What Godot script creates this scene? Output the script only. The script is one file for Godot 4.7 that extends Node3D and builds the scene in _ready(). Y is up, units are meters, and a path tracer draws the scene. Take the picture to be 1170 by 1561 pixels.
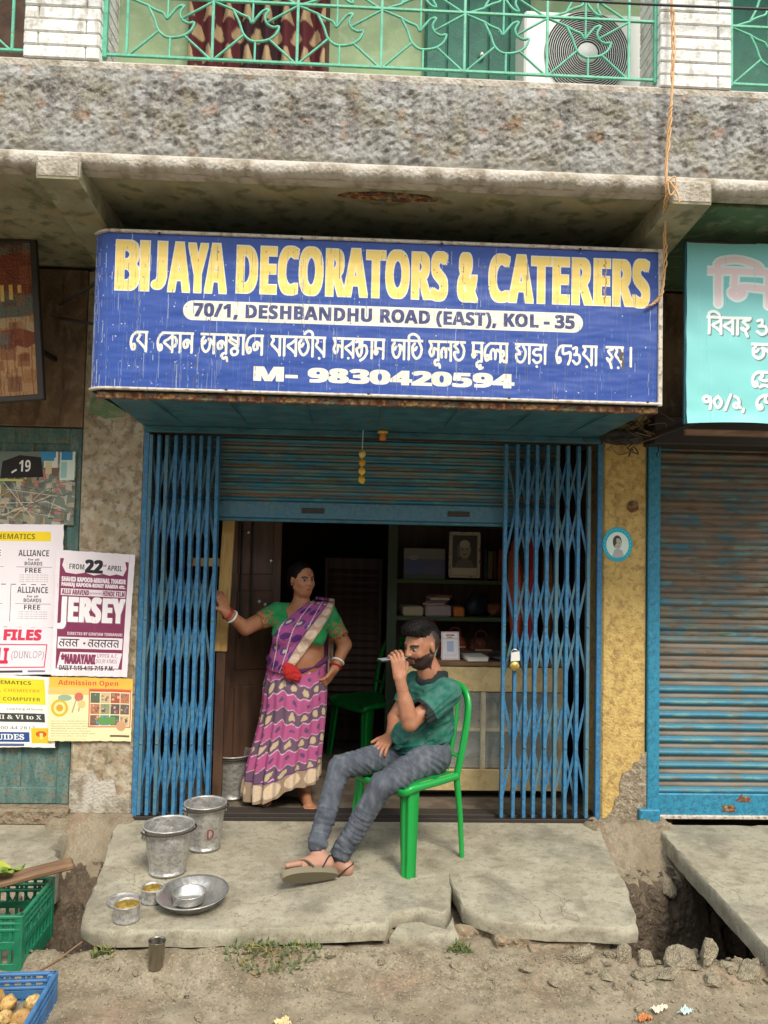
extends Node3D
# A small caterer's shop under a balcony: platform, collapsible gates, painted sign, two people.

var M := {}
var taken := {}
var cache := {}
var rng := RandomNumberGenerator.new()

func _ready() -> void:
	# ---- camera
	var cam := Camera3D.new()
	cam.name = "camera"
	cam.fov = 67.33
	cam.near = 0.05
	cam.far = 400.0
	cam.position = Vector3(0, 1.55, 4.41)
	cam.basis = Basis(Vector3(0.998897, 0.021445, 0.041767), Vector3(-0.02325, 0.998795, 0.043219), Vector3(-0.04079, -0.044142, 0.998192)).orthonormalized()
	add_child(cam)
	cam.current = true
	# ---- sky: bright overcast
	var env := Environment.new()
	env.background_mode = Environment.BG_SKY
	var sky := Sky.new()
	var psm := ProceduralSkyMaterial.new()
	psm.sky_top_color = Color(0.93, 0.95, 0.97)
	psm.sky_horizon_color = Color(0.76, 0.78, 0.79)
	psm.sky_curve = 0.2
	psm.ground_bottom_color = Color(0.33, 0.30, 0.26)
	psm.ground_horizon_color = Color(0.5, 0.48, 0.45)
	psm.sun_angle_max = 60.0
	sky.sky_material = psm
	env.sky = sky
	env.background_energy_multiplier = 1.0
	env.tonemap_mode = Environment.TONE_MAPPER_LINEAR
	env.tonemap_exposure = 2.45
	env.sdfgi_enabled = true
	env.ssao_enabled = true
	env.ssil_enabled = true
	var we := WorldEnvironment.new()
	we.name = "world_environment"
	we.environment = env
	add_child(we)
	var sun := DirectionalLight3D.new()
	sun.name = "sun"
	sun.light_energy = 0.5
	sun.light_angular_distance = 18.0
	sun.light_color = Color(1.0, 0.965, 0.91)
	sun.shadow_enabled = true
	add_child(sun)
	sun.look_at_from_position(Vector3(1.6, 5.2, 4.2), Vector3.ZERO)
	rng.seed = 7
	materials()
	# ---- large structure
	ground()
	platforms()
	building()
	added_opposite_row()
	# ---- shop front
	roller_shutters()
	gates()
	signs()
	railings()
	balcony_things()
	side_door_and_posters()
	# ---- inside
	interior()
	# ---- people
	man()
	woman()
	# ---- things on the platform and in the street
	plastic_chairs()
	vessels()
	crates()
	street_bits()

# ------------------------------------------------------------------ naming
func numbered(n: String) -> String:
	if not taken.has(n):
		taken[n] = 0
		return n
	taken[n] += 1
	return "%s_%03d" % [n, taken[n]]

func tag(o: Node, label: String, category: String, group := "", kind := "") -> void:
	if label: o.set_meta("label", label)
	if category: o.set_meta("category", category)
	if group: o.set_meta("group", group)
	if kind: o.set_meta("kind", kind)

func thing(called: String, label: String, category: String, at := Vector3.ZERO, turn := 0.0, group := "") -> Node3D:
	var o := Node3D.new()
	o.name = numbered(called)
	add_child(o)
	o.position = at
	o.rotation.y = turn
	tag(o, label, category, group)
	return o

func part(parent: Node, called: String, mesh: Mesh, m: Material, at := Vector3.ZERO, b := Basis.IDENTITY) -> MeshInstance3D:
	var o := MeshInstance3D.new()
	o.name = called
	o.mesh = mesh
	o.material_override = m
	o.transform = Transform3D(b, at)
	parent.add_child(o, true)
	return o

func solo(called: String, label: String, category: String, mesh: Mesh, m: Material, at := Vector3.ZERO, b := Basis.IDENTITY, group := "") -> MeshInstance3D:
	var o := part(self, numbered(called), mesh, m, at, b)
	tag(o, label, category, group)
	return o

func structure(called: String, mesh: Mesh, m: Material, at := Vector3.ZERO) -> MeshInstance3D:
	var o := part(self, numbered(called), mesh, m, at)
	o.set_meta("kind", "structure")
	return o

# ------------------------------------------------------------------ meshes
func fin(st: SurfaceTool) -> ArrayMesh:
	st.generate_normals()
	return st.commit()

func begin() -> SurfaceTool:
	var st := SurfaceTool.new()
	st.begin(Mesh.PRIMITIVE_TRIANGLES)
	return st

func quad(st: SurfaceTool, a: Vector3, b: Vector3, c: Vector3, d: Vector3) -> void:
	st.add_vertex(a); st.add_vertex(b); st.add_vertex(c)
	st.add_vertex(a); st.add_vertex(c); st.add_vertex(d)

# chamfered box, origin at its centre
func add_box(st: SurfaceTool, c: Vector3, s: Vector3, bev := 0.0, b := Basis.IDENTITY) -> void:
	var h := s / 2.0
	var e: float = minf(bev, minf(h.x, minf(h.y, h.z)) * 0.6)
	st.set_smooth_group(-1)
	var v := func(x: float, y: float, z: float) -> Vector3: return c + b * Vector3(x, y, z)
	for ax in 3:
		var u := (ax + 1) % 3
		var w := (ax + 2) % 3
		for sg in [-1.0, 1.0]:
			var p := []
			for k in [[-1, -1], [1, -1], [1, 1], [-1, 1]]:
				var q := Vector3.ZERO
				q[ax] = sg * h[ax]
				q[u] = k[0] * (h[u] - e)
				q[w] = k[1] * (h[w] - e)
				p.append(c + b * q)
			if sg > 0: quad(st, p[3], p[2], p[1], p[0])
			else: quad(st, p[0], p[1], p[2], p[3])
	if e <= 0.0: return
	for ax in 3:
		var u := (ax + 1) % 3
		var w := (ax + 2) % 3
		for su in [-1.0, 1.0]:
			for sw in [-1.0, 1.0]:
				var p := []
				for k in [[-1, 0], [1, 0], [1, 1], [-1, 1]]:
					var q := Vector3.ZERO
					q[ax] = k[0] * (h[ax] - e)
					q[u] = su * (h[u] - (e if k[1] else 0.0))
					q[w] = sw * (h[w] - (0.0 if k[1] else e))
					p.append(c + b * q)
				if su * sw > 0: quad(st, p[0], p[1], p[2], p[3])
				else: quad(st, p[3], p[2], p[1], p[0])
	for sx in [-1.0, 1.0]:
		for sy in [-1.0, 1.0]:
			for sz in [-1.0, 1.0]:
				var a: Vector3 = c + b * Vector3(sx * h.x, sy * (h.y - e), sz * (h.z - e))
				var d: Vector3 = c + b * Vector3(sx * (h.x - e), sy * h.y, sz * (h.z - e))
				var f: Vector3 = c + b * Vector3(sx * (h.x - e), sy * (h.y - e), sz * h.z)
				if sx * sy * sz > 0:
					st.add_vertex(a); st.add_vertex(f); st.add_vertex(d)
				else:
					st.add_vertex(a); st.add_vertex(d); st.add_vertex(f)

func box(s: Vector3, bev := 0.003) -> ArrayMesh:
	var key := "b%s|%s" % [s, bev]
	if not cache.has(key):
		var st := begin()
		add_box(st, Vector3.ZERO, s, bev)
		cache[key] = fin(st)
	return cache[key]

# box from two corners as a part
func block(parent: Node, called: String, lo: Vector3, hi: Vector3, m: Material, bev := 0.004) -> MeshInstance3D:
	return part(parent, called, box(hi - lo, bev), m, (lo + hi) / 2.0)

func smooth_path(p: Array, per := 5) -> PackedVector3Array:
	var out := PackedVector3Array()
	for i in p.size() - 1:
		var a: Vector3 = p[max(i - 1, 0)]
		var b: Vector3 = p[i]
		var c: Vector3 = p[i + 1]
		var d: Vector3 = p[min(i + 2, p.size() - 1)]
		for k in per:
			out.append(b.cubic_interpolate(c, a, d, float(k) / per))
	out.append(p[-1])
	return out

# tube along points; radii may be a number or an array; sides; sq squashes the section along its second axis
func add_tube(st: SurfaceTool, pts: PackedVector3Array, rad, sides := 8, sq := 1.0, twist := 0.0) -> void:
	st.set_smooth_group(0)
	var n := pts.size()
	var rings := []
	var up := Vector3.UP
	var t0 := (pts[1] - pts[0]).normalized()
	if absf(t0.dot(up)) > 0.9: up = Vector3.RIGHT
	var side := t0.cross(up).normalized()
	for i in n:
		var t := (pts[min(i + 1, n - 1)] - pts[max(i - 1, 0)]).normalized()
		side = (side - t * side.dot(t)).normalized()
		var o := t.cross(side)
		var r: float = rad[i] if rad is Array or rad is PackedFloat32Array else rad
		var ring := PackedVector3Array()
		for k in sides:
			var a := TAU * k / sides + twist
			ring.append(pts[i] + side * cos(a) * r + o * sin(a) * r * sq)
		rings.append(ring)
	for i in n - 1:
		for k in sides:
			var l := (k + 1) % sides
			quad(st, rings[i][k], rings[i][l], rings[i + 1][l], rings[i + 1][k])
	st.set_smooth_group(-1)
	for k in range(1, sides - 1):
		st.add_vertex(rings[0][0]); st.add_vertex(rings[0][k + 1]); st.add_vertex(rings[0][k])
		st.add_vertex(rings[n - 1][0]); st.add_vertex(rings[n - 1][k]); st.add_vertex(rings[n - 1][k + 1])

func tube(pts, rad, sides := 8, sq := 1.0) -> ArrayMesh:
	var st := begin()
	add_tube(st, pts if pts is PackedVector3Array else PackedVector3Array(pts), rad, sides, sq)
	return fin(st)

# lathe of (radius, height) pairs round y
func lathe(prof: Array, seg := 40, squash := 1.0) -> ArrayMesh:
	var st := begin()
	for i in prof.size() - 1:
		var a: Vector2 = prof[i]
		var b: Vector2 = prof[i + 1]
		var flat: bool = false
		st.set_smooth_group(0)
		for k in seg:
			var t0 := TAU * k / seg
			var t1 := TAU * (k + 1) / seg
			var c0 := Vector3(cos(t0), 0, sin(t0) * squash)
			var c1 := Vector3(cos(t1), 0, sin(t1) * squash)
			var p0 := c0 * a.x + Vector3.UP * a.y
			var p1 := c1 * a.x + Vector3.UP * a.y
			var q0 := c0 * b.x + Vector3.UP * b.y
			var q1 := c1 * b.x + Vector3.UP * b.y
			if a.x < 1e-5:
				st.add_vertex(p0); st.add_vertex(q1); st.add_vertex(q0)
			elif b.x < 1e-5:
				st.add_vertex(p0); st.add_vertex(p1); st.add_vertex(q0)
			else:
				quad(st, p0, p1, q1, q0)
	return fin(st)

# polygon in x/z laid flat, top at y = 0, thickness down, with a rounded-off upper edge and rough sides
func slab(poly: PackedVector2Array, thick: float, bev := 0.012, rough := 0.0, sd := 1, top_rough := 0.0) -> ArrayMesh:
	var r := RandomNumberGenerator.new()
	r.seed = sd
	var p := PackedVector2Array()
	for i in poly.size():
		var a := poly[i]
		var b := poly[(i + 1) % poly.size()]
		var n := maxi(1, int(a.distance_to(b) / 0.05)) if rough > 0 else 1
		for k in n:
			var q := a.lerp(b, float(k) / n)
			if rough > 0: q += Vector2(r.randf_range(-rough, rough), r.randf_range(-rough, rough))
			p.append(q)
	if Geometry2D.is_polygon_clockwise(p): p.reverse()
	var inner := PackedVector2Array()
	var n := p.size()
	for i in n:
		var e0 := (p[i] - p[(i + n - 1) % n]).normalized()
		var e1 := (p[(i + 1) % n] - p[i]).normalized()
		var nn := (e0 + e1).normalized()
		inner.append(p[i] + Vector2(-nn.y, nn.x) * bev * (r.randf_range(0.5, 1.3) if r.randf() < 0.85 else r.randf_range(2.0, 3.5)))
	var st := begin()
	st.set_smooth_group(-1)
	var tri := Geometry2D.triangulate_polygon(inner)
	for i in range(0, tri.size(), 3):
		for k in [0, 1, 2]:
			var q := inner[tri[i + k]]
			st.add_vertex(Vector3(q.x, 0, q.y))
	var tri2 := Geometry2D.triangulate_polygon(p)
	for i in range(0, tri2.size(), 3):
		for k in [0, 2, 1]:
			var q := p[tri2[i + k]]
			st.add_vertex(Vector3(q.x, -thick, q.y))
	var low := PackedFloat32Array()
	for i in n: low.append(-thick * r.randf_range(0.35, 0.6))
	var jut := PackedVector2Array()
	for i in n: jut.append(p[i] + Vector2(r.randf_range(-rough, rough), r.randf_range(-rough, rough)))
	for i in n:
		var j := (i + 1) % n
		st.set_smooth_group(1)
		quad(st, Vector3(inner[i].x, 0, inner[i].y), Vector3(p[i].x, -bev, p[i].y), Vector3(p[j].x, -bev, p[j].y), Vector3(inner[j].x, 0, inner[j].y))
		quad(st, Vector3(p[i].x, -bev, p[i].y), Vector3(jut[i].x, low[i], jut[i].y), Vector3(jut[j].x, low[j], jut[j].y), Vector3(p[j].x, -bev, p[j].y))
		quad(st, Vector3(jut[i].x, low[i], jut[i].y), Vector3(p[i].x, -thick, p[i].y), Vector3(p[j].x, -thick, p[j].y), Vector3(jut[j].x, low[j], jut[j].y))
	return fin(st)

# outline in x/y pushed out along z (centred), with small bevel
func plate(poly: PackedVector2Array, thick: float, bev := 0.0) -> ArrayMesh:
	var p := poly.duplicate()
	if Geometry2D.is_polygon_clockwise(p): p.reverse()
	var inner := p
	var h := thick / 2.0
	var st := begin()
	st.set_smooth_group(-1)
	if bev > 0:
		var off := Geometry2D.offset_polygon(p, -bev)
		if off.size() == 1 and off[0].size() == p.size(): inner = off[0]
		else: bev = 0.0
	var tri := Geometry2D.triangulate_polygon(inner)
	for i in range(0, tri.size(), 3):
		for k in [0, 2, 1]: st.add_vertex(Vector3(inner[tri[i + k]].x, inner[tri[i + k]].y, h))
		for k in [0, 1, 2]: st.add_vertex(Vector3(inner[tri[i + k]].x, inner[tri[i + k]].y, -h))
	var n := p.size()
	for i in n:
		var j := (i + 1) % n
		quad(st, Vector3(p[i].x, p[i].y, -h), Vector3(p[i].x, p[i].y, h), Vector3(p[j].x, p[j].y, h), Vector3(p[j].x, p[j].y, -h))
	return fin(st)

# surface over a (u, v) grid; f gives the point, col the colour (linear) or null
func grid(nu: int, nv: int, f: Callable, col = null, uv := false, flat := false) -> ArrayMesh:
	var vs := PackedVector3Array()
	var cs := PackedColorArray()
	var us := PackedVector2Array()
	var ix := PackedInt32Array()
	for j in nv + 1:
		for i in nu + 1:
			var u := float(i) / nu
			var v := float(j) / nv
			vs.append(f.call(u, v))
			if col != null: cs.append(col.call(u, v))
			if uv: us.append(Vector2(u, v))
	for j in nv:
		for i in nu:
			var a := j * (nu + 1) + i
			ix.append_array([a, a + 1, a + nu + 2, a, a + nu + 2, a + nu + 1])
	if flat:
		var st := begin()
		st.set_smooth_group(-1)
		for k in ix: st.add_vertex(vs[k])
		return fin(st)
	var ns := PackedVector3Array()
	ns.resize(vs.size())
	for k in range(0, ix.size(), 3):
		var nn := (vs[ix[k + 2]] - vs[ix[k]]).cross(vs[ix[k + 1]] - vs[ix[k]])
		for q in 3: ns[ix[k + q]] += nn
	for k in ns.size(): ns[k] = ns[k].normalized() if ns[k].length_squared() > 1e-20 else Vector3.UP
	return arrays(vs, ns, cs, us, ix)

func arrays(vs: PackedVector3Array, ns: PackedVector3Array, cs: PackedColorArray, us: PackedVector2Array, ix: PackedInt32Array) -> ArrayMesh:
	var a := []
	a.resize(Mesh.ARRAY_MAX)
	a[Mesh.ARRAY_VERTEX] = vs
	a[Mesh.ARRAY_NORMAL] = ns
	if cs.size(): a[Mesh.ARRAY_COLOR] = cs
	if us.size(): a[Mesh.ARRAY_TEX_UV] = us
	a[Mesh.ARRAY_INDEX] = ix
	var m := ArrayMesh.new()
	m.add_surface_from_arrays(Mesh.PRIMITIVE_TRIANGLES, a)
	return m

# rough stone
func stone(sd: int, s: Vector3, jag := 0.25, sharp := false) -> ArrayMesh:
	var r := RandomNumberGenerator.new()
	r.seed = sd
	var planes := []
	for k in (13 if sharp else 9):
		var d := Vector3(r.randfn(), r.randfn(), r.randfn()).normalized()
		planes.append([d, r.randf_range(0.42, 0.8) if sharp else r.randf_range(0.62, 0.92)])
	var nz := noise(sd, 1.6)
	return grid(30 if sharp else 14, 20 if sharp else 9, func(u: float, v: float) -> Vector3:
		var th := u * TAU
		var ph := v * PI
		var d := Vector3(sin(ph) * cos(th), cos(ph), sin(ph) * sin(th))
		var rr := 1.0
		for p in planes:
			var dt: float = d.dot(p[0])
			if dt > 0.05: rr = minf(rr, p[1] / dt)
		rr *= 1.0 + jag * 0.4 * nz.get_noise_3dv(d * 2.0)
		return d * rr * s, null, false, sharp)

func noise(sd: int, freq: float, oct := 3) -> FastNoiseLite:
	var n := FastNoiseLite.new()
	n.seed = sd
	n.frequency = freq
	n.noise_type = FastNoiseLite.TYPE_SIMPLEX_SMOOTH
	n.fractal_octaves = oct
	return n

# ------------------------------------------------------------------ materials
func c8(r: int, g: int, b: int) -> Color:
	return Color8(r, g, b)

func lin(r: int, g: int, b: int) -> Color:
	return Color8(r, g, b).srgb_to_linear()

# a tile built from layers of noise: [frequency, octaves, low, high, colour, strength, stretch_x, stretch_y]
func tile(w: int, h: int, sd: int, base: Color, layers: Array) -> Image:
	var n := w * h
	var rr := PackedFloat32Array(); rr.resize(n); rr.fill(base.r * 255.0)
	var gg := PackedFloat32Array(); gg.resize(n); gg.fill(base.g * 255.0)
	var bb := PackedFloat32Array(); bb.resize(n); bb.fill(base.b * 255.0)
	var q := 0
	for L in layers:
		q += 1
		var nz := noise(sd * 31 + q, L[0], L[1])
		var sx: int = L[6] if L.size() > 6 else 1
		var sy: int = L[7] if L.size() > 7 else 1
		var im := nz.get_seamless_image(w / sx, h / sy)
		if sx > 1 or sy > 1: im.resize(w, h, Image.INTERPOLATE_CUBIC)
		im.convert(Image.FORMAT_L8)
		var by := im.get_data()
		var lut := PackedFloat32Array()
		for k in 256: lut.append(smoothstep(L[2] - 0.07, L[3] + 0.1, k / 255.0) * L[5] * 0.85)
		var c: Color = L[4]
		var cr := c.r * 255.0
		var cg := c.g * 255.0
		var cb := c.b * 255.0
		for i in n:
			var t := lut[by[i]]
			if t > 0.0:
				rr[i] += (cr - rr[i]) * t
				gg[i] += (cg - gg[i]) * t
				bb[i] += (cb - bb[i]) * t
	var out := PackedByteArray()
	out.resize(n * 3)
	for i in n:
		out[i * 3] = int(rr[i])
		out[i * 3 + 1] = int(gg[i])
		out[i * 3 + 2] = int(bb[i])
	return Image.create_from_data(w, h, false, Image.FORMAT_RGB8, out)

func tex(im: Image) -> ImageTexture:
	return ImageTexture.create_from_image(im)

func relief(sd: int, freq: float, oct: int, size := 512) -> ImageTexture:
	var key := "r%d|%s|%d" % [sd, freq, oct]
	if not cache.has(key):
		cache[key] = tex(noise(sd, freq, oct).get_seamless_image(size, size))
	return cache[key]

func solid(c: Color, rough := 0.7, metal := 0.0) -> StandardMaterial3D:
	var m := StandardMaterial3D.new()
	m.albedo_color = c
	m.roughness = rough
	m.metallic = metal
	m.cull_mode = BaseMaterial3D.CULL_DISABLED
	return m

# triplanar material: tile image, tile size in metres, bump depth in centimetres
func tri(im, size: float, rough := 0.85, bump: Texture2D = null, depth := 0.0, world := true, metal := 0.0) -> StandardMaterial3D:
	var m := solid(Color.WHITE, rough, metal)
	if im is Image: m.albedo_texture = tex(im)
	elif im is Texture2D: m.albedo_texture = im
	elif im is Color: m.albedo_color = im
	m.uv1_triplanar = true
	m.uv1_world_triplanar = world
	m.uv1_triplanar_sharpness = 4.0
	m.uv1_scale = Vector3.ONE / size
	if bump:
		m.heightmap_enabled = true
		m.heightmap_texture = bump
		m.heightmap_scale = depth
	return m

func cloth(c := Color.WHITE, bump: Texture2D = null, depth := 0.05, size := 0.1) -> StandardMaterial3D:
	var m := tri(c, size, 0.9, bump, depth, false)
	m.vertex_color_use_as_albedo = true
	return m

func print_mat(im: Image, rough := 0.6) -> StandardMaterial3D:
	var m := solid(Color.WHITE, rough)
	m.albedo_texture = tex(im)
	return m

# ------------------------------------------------------------------ flat print: rectangles, discs, strokes and lettering drawn into a picture
class Canvas:
	var im: Image
	var w: int
	var h: int
	var fonts := {}
	func _init(ww: int, hh: int, c: Color) -> void:
		w = ww; h = hh
		im = Image.create(w, h, false, Image.FORMAT_RGB8)
		im.fill(c)
	func rect(x: float, y: float, ww: float, hh: float, c: Color) -> void:
		im.fill_rect(Rect2i(int(x), int(y), int(ceil(ww)), int(ceil(hh))), c)
	func smear(x: float, y: float, ww: float, hh: float, c: Color, a: float) -> void:
		for yy in range(maxi(int(y), 0), mini(int(y + hh), h)):
			for xx in range(maxi(int(x), 0), mini(int(x + ww), w)):
				im.set_pixel(xx, yy, im.get_pixel(xx, yy).lerp(c, a))
	func frame(x: float, y: float, ww: float, hh: float, t: float, c: Color) -> void:
		rect(x, y, ww, t, c); rect(x, y + hh - t, ww, t, c); rect(x, y, t, hh, c); rect(x + ww - t, y, t, hh, c)
	func disc(cx: float, cy: float, r: float, c: Color, ry := 0.0) -> void:
		if ry <= 0.0: ry = r
		for yy in range(int(cy - ry), int(cy + ry) + 1):
			var t := (yy - cy) / ry
			if absf(t) < 1.0:
				var d := r * sqrt(1.0 - t * t)
				im.fill_rect(Rect2i(int(cx - d), yy, int(2 * d) + 1, 1), c)
	func pill(x: float, y: float, ww: float, hh: float, c: Color) -> void:
		disc(x + hh / 2, y + hh / 2, hh / 2, c); disc(x + ww - hh / 2, y + hh / 2, hh / 2, c); rect(x + hh / 2, y, ww - hh, hh, c)
	func tri(a: Vector2, b: Vector2, c: Vector2, col: Color) -> void:
		var y0 := int(floor(minf(a.y, minf(b.y, c.y))))
		var y1 := int(ceil(maxf(a.y, maxf(b.y, c.y))))
		for y in range(maxi(y0, 0), mini(y1, h - 1) + 1):
			var yy := y + 0.5
			var lo := 1e9
			var hi := -1e9
			for e in [[a, b], [b, c], [c, a]]:
				var p: Vector2 = e[0]
				var q: Vector2 = e[1]
				if (p.y <= yy and q.y > yy) or (q.y <= yy and p.y > yy):
					var x := p.x + (yy - p.y) / (q.y - p.y) * (q.x - p.x)
					lo = minf(lo, x); hi = maxf(hi, x)
			if hi > lo:
				var xa := int(round(lo))
				var xb := int(round(hi))
				if xb > xa: im.fill_rect(Rect2i(xa, y, xb - xa, 1), col)
	func poly(p: PackedVector2Array, col: Color) -> void:
		var t := Geometry2D.triangulate_polygon(p)
		for i in range(0, t.size(), 3): tri(p[t[i]], p[t[i + 1]], p[t[i + 2]], col)
	func line(a: Vector2, b: Vector2, wd: float, col: Color) -> void:
		var n := (b - a).normalized().orthogonal() * wd / 2
		tri(a + n, b + n, b - n, col); tri(a + n, b - n, a - n, col)
		disc(a.x, a.y, wd / 2, col); disc(b.x, b.y, wd / 2, col)
	func stroke(p: PackedVector2Array, wd: float, col: Color) -> void:
		for i in p.size() - 1: line(p[i], p[i + 1], wd, col)
	func font(face: String, bold: bool) -> SystemFont:
		var k := face + str(bold)
		if not fonts.has(k):
			var f := SystemFont.new()
			f.font_names = PackedStringArray([face])
			f.font_weight = 700 if bold else 400
			fonts[k] = f
		return fonts[k]
	# letters stretched to fill the box exactly; fat widens every stroke by so many pixels
	func text(s: String, x: float, y: float, ww: float, hh: float, col: Color, bold := true, face := "Droid Sans", fat := 0.0, fat_y := -1.0) -> void:
		var tm := TextMesh.new()
		tm.font = font(face, bold)
		tm.font_size = 64
		tm.pixel_size = 1.0
		tm.depth = 0.0
		tm.text = s
		var a := tm.get_mesh_arrays()
		var v: PackedVector3Array = a[Mesh.ARRAY_VERTEX]
		var ix: PackedInt32Array = a[Mesh.ARRAY_INDEX]
		if v.is_empty(): return
		var lo := v[0]
		var hi := v[0]
		for p in v:
			lo = lo.min(p); hi = hi.max(p)
		var sx := ww / maxf(hi.x - lo.x, 0.01)
		var sy := hh / maxf(hi.y - lo.y, 0.01)
		var pts := PackedVector2Array()
		for p in v: pts.append(Vector2(x + (p.x - lo.x) * sx, y + (hi.y - p.y) * sy))
		var offs := [Vector2.ZERO]
		if fat > 0:
			if fat_y < 0: fat_y = fat
			offs = [Vector2(-fat, 0), Vector2(fat, 0), Vector2(0, -fat_y), Vector2(0, fat_y), Vector2(-fat, -fat_y), Vector2(fat, -fat_y), Vector2(-fat, fat_y), Vector2(fat, fat_y)]
		for o in offs:
			for i in range(0, ix.size(), 3): tri(pts[ix[i]] + o, pts[ix[i + 1]] + o, pts[ix[i + 2]] + o, col)

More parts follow.
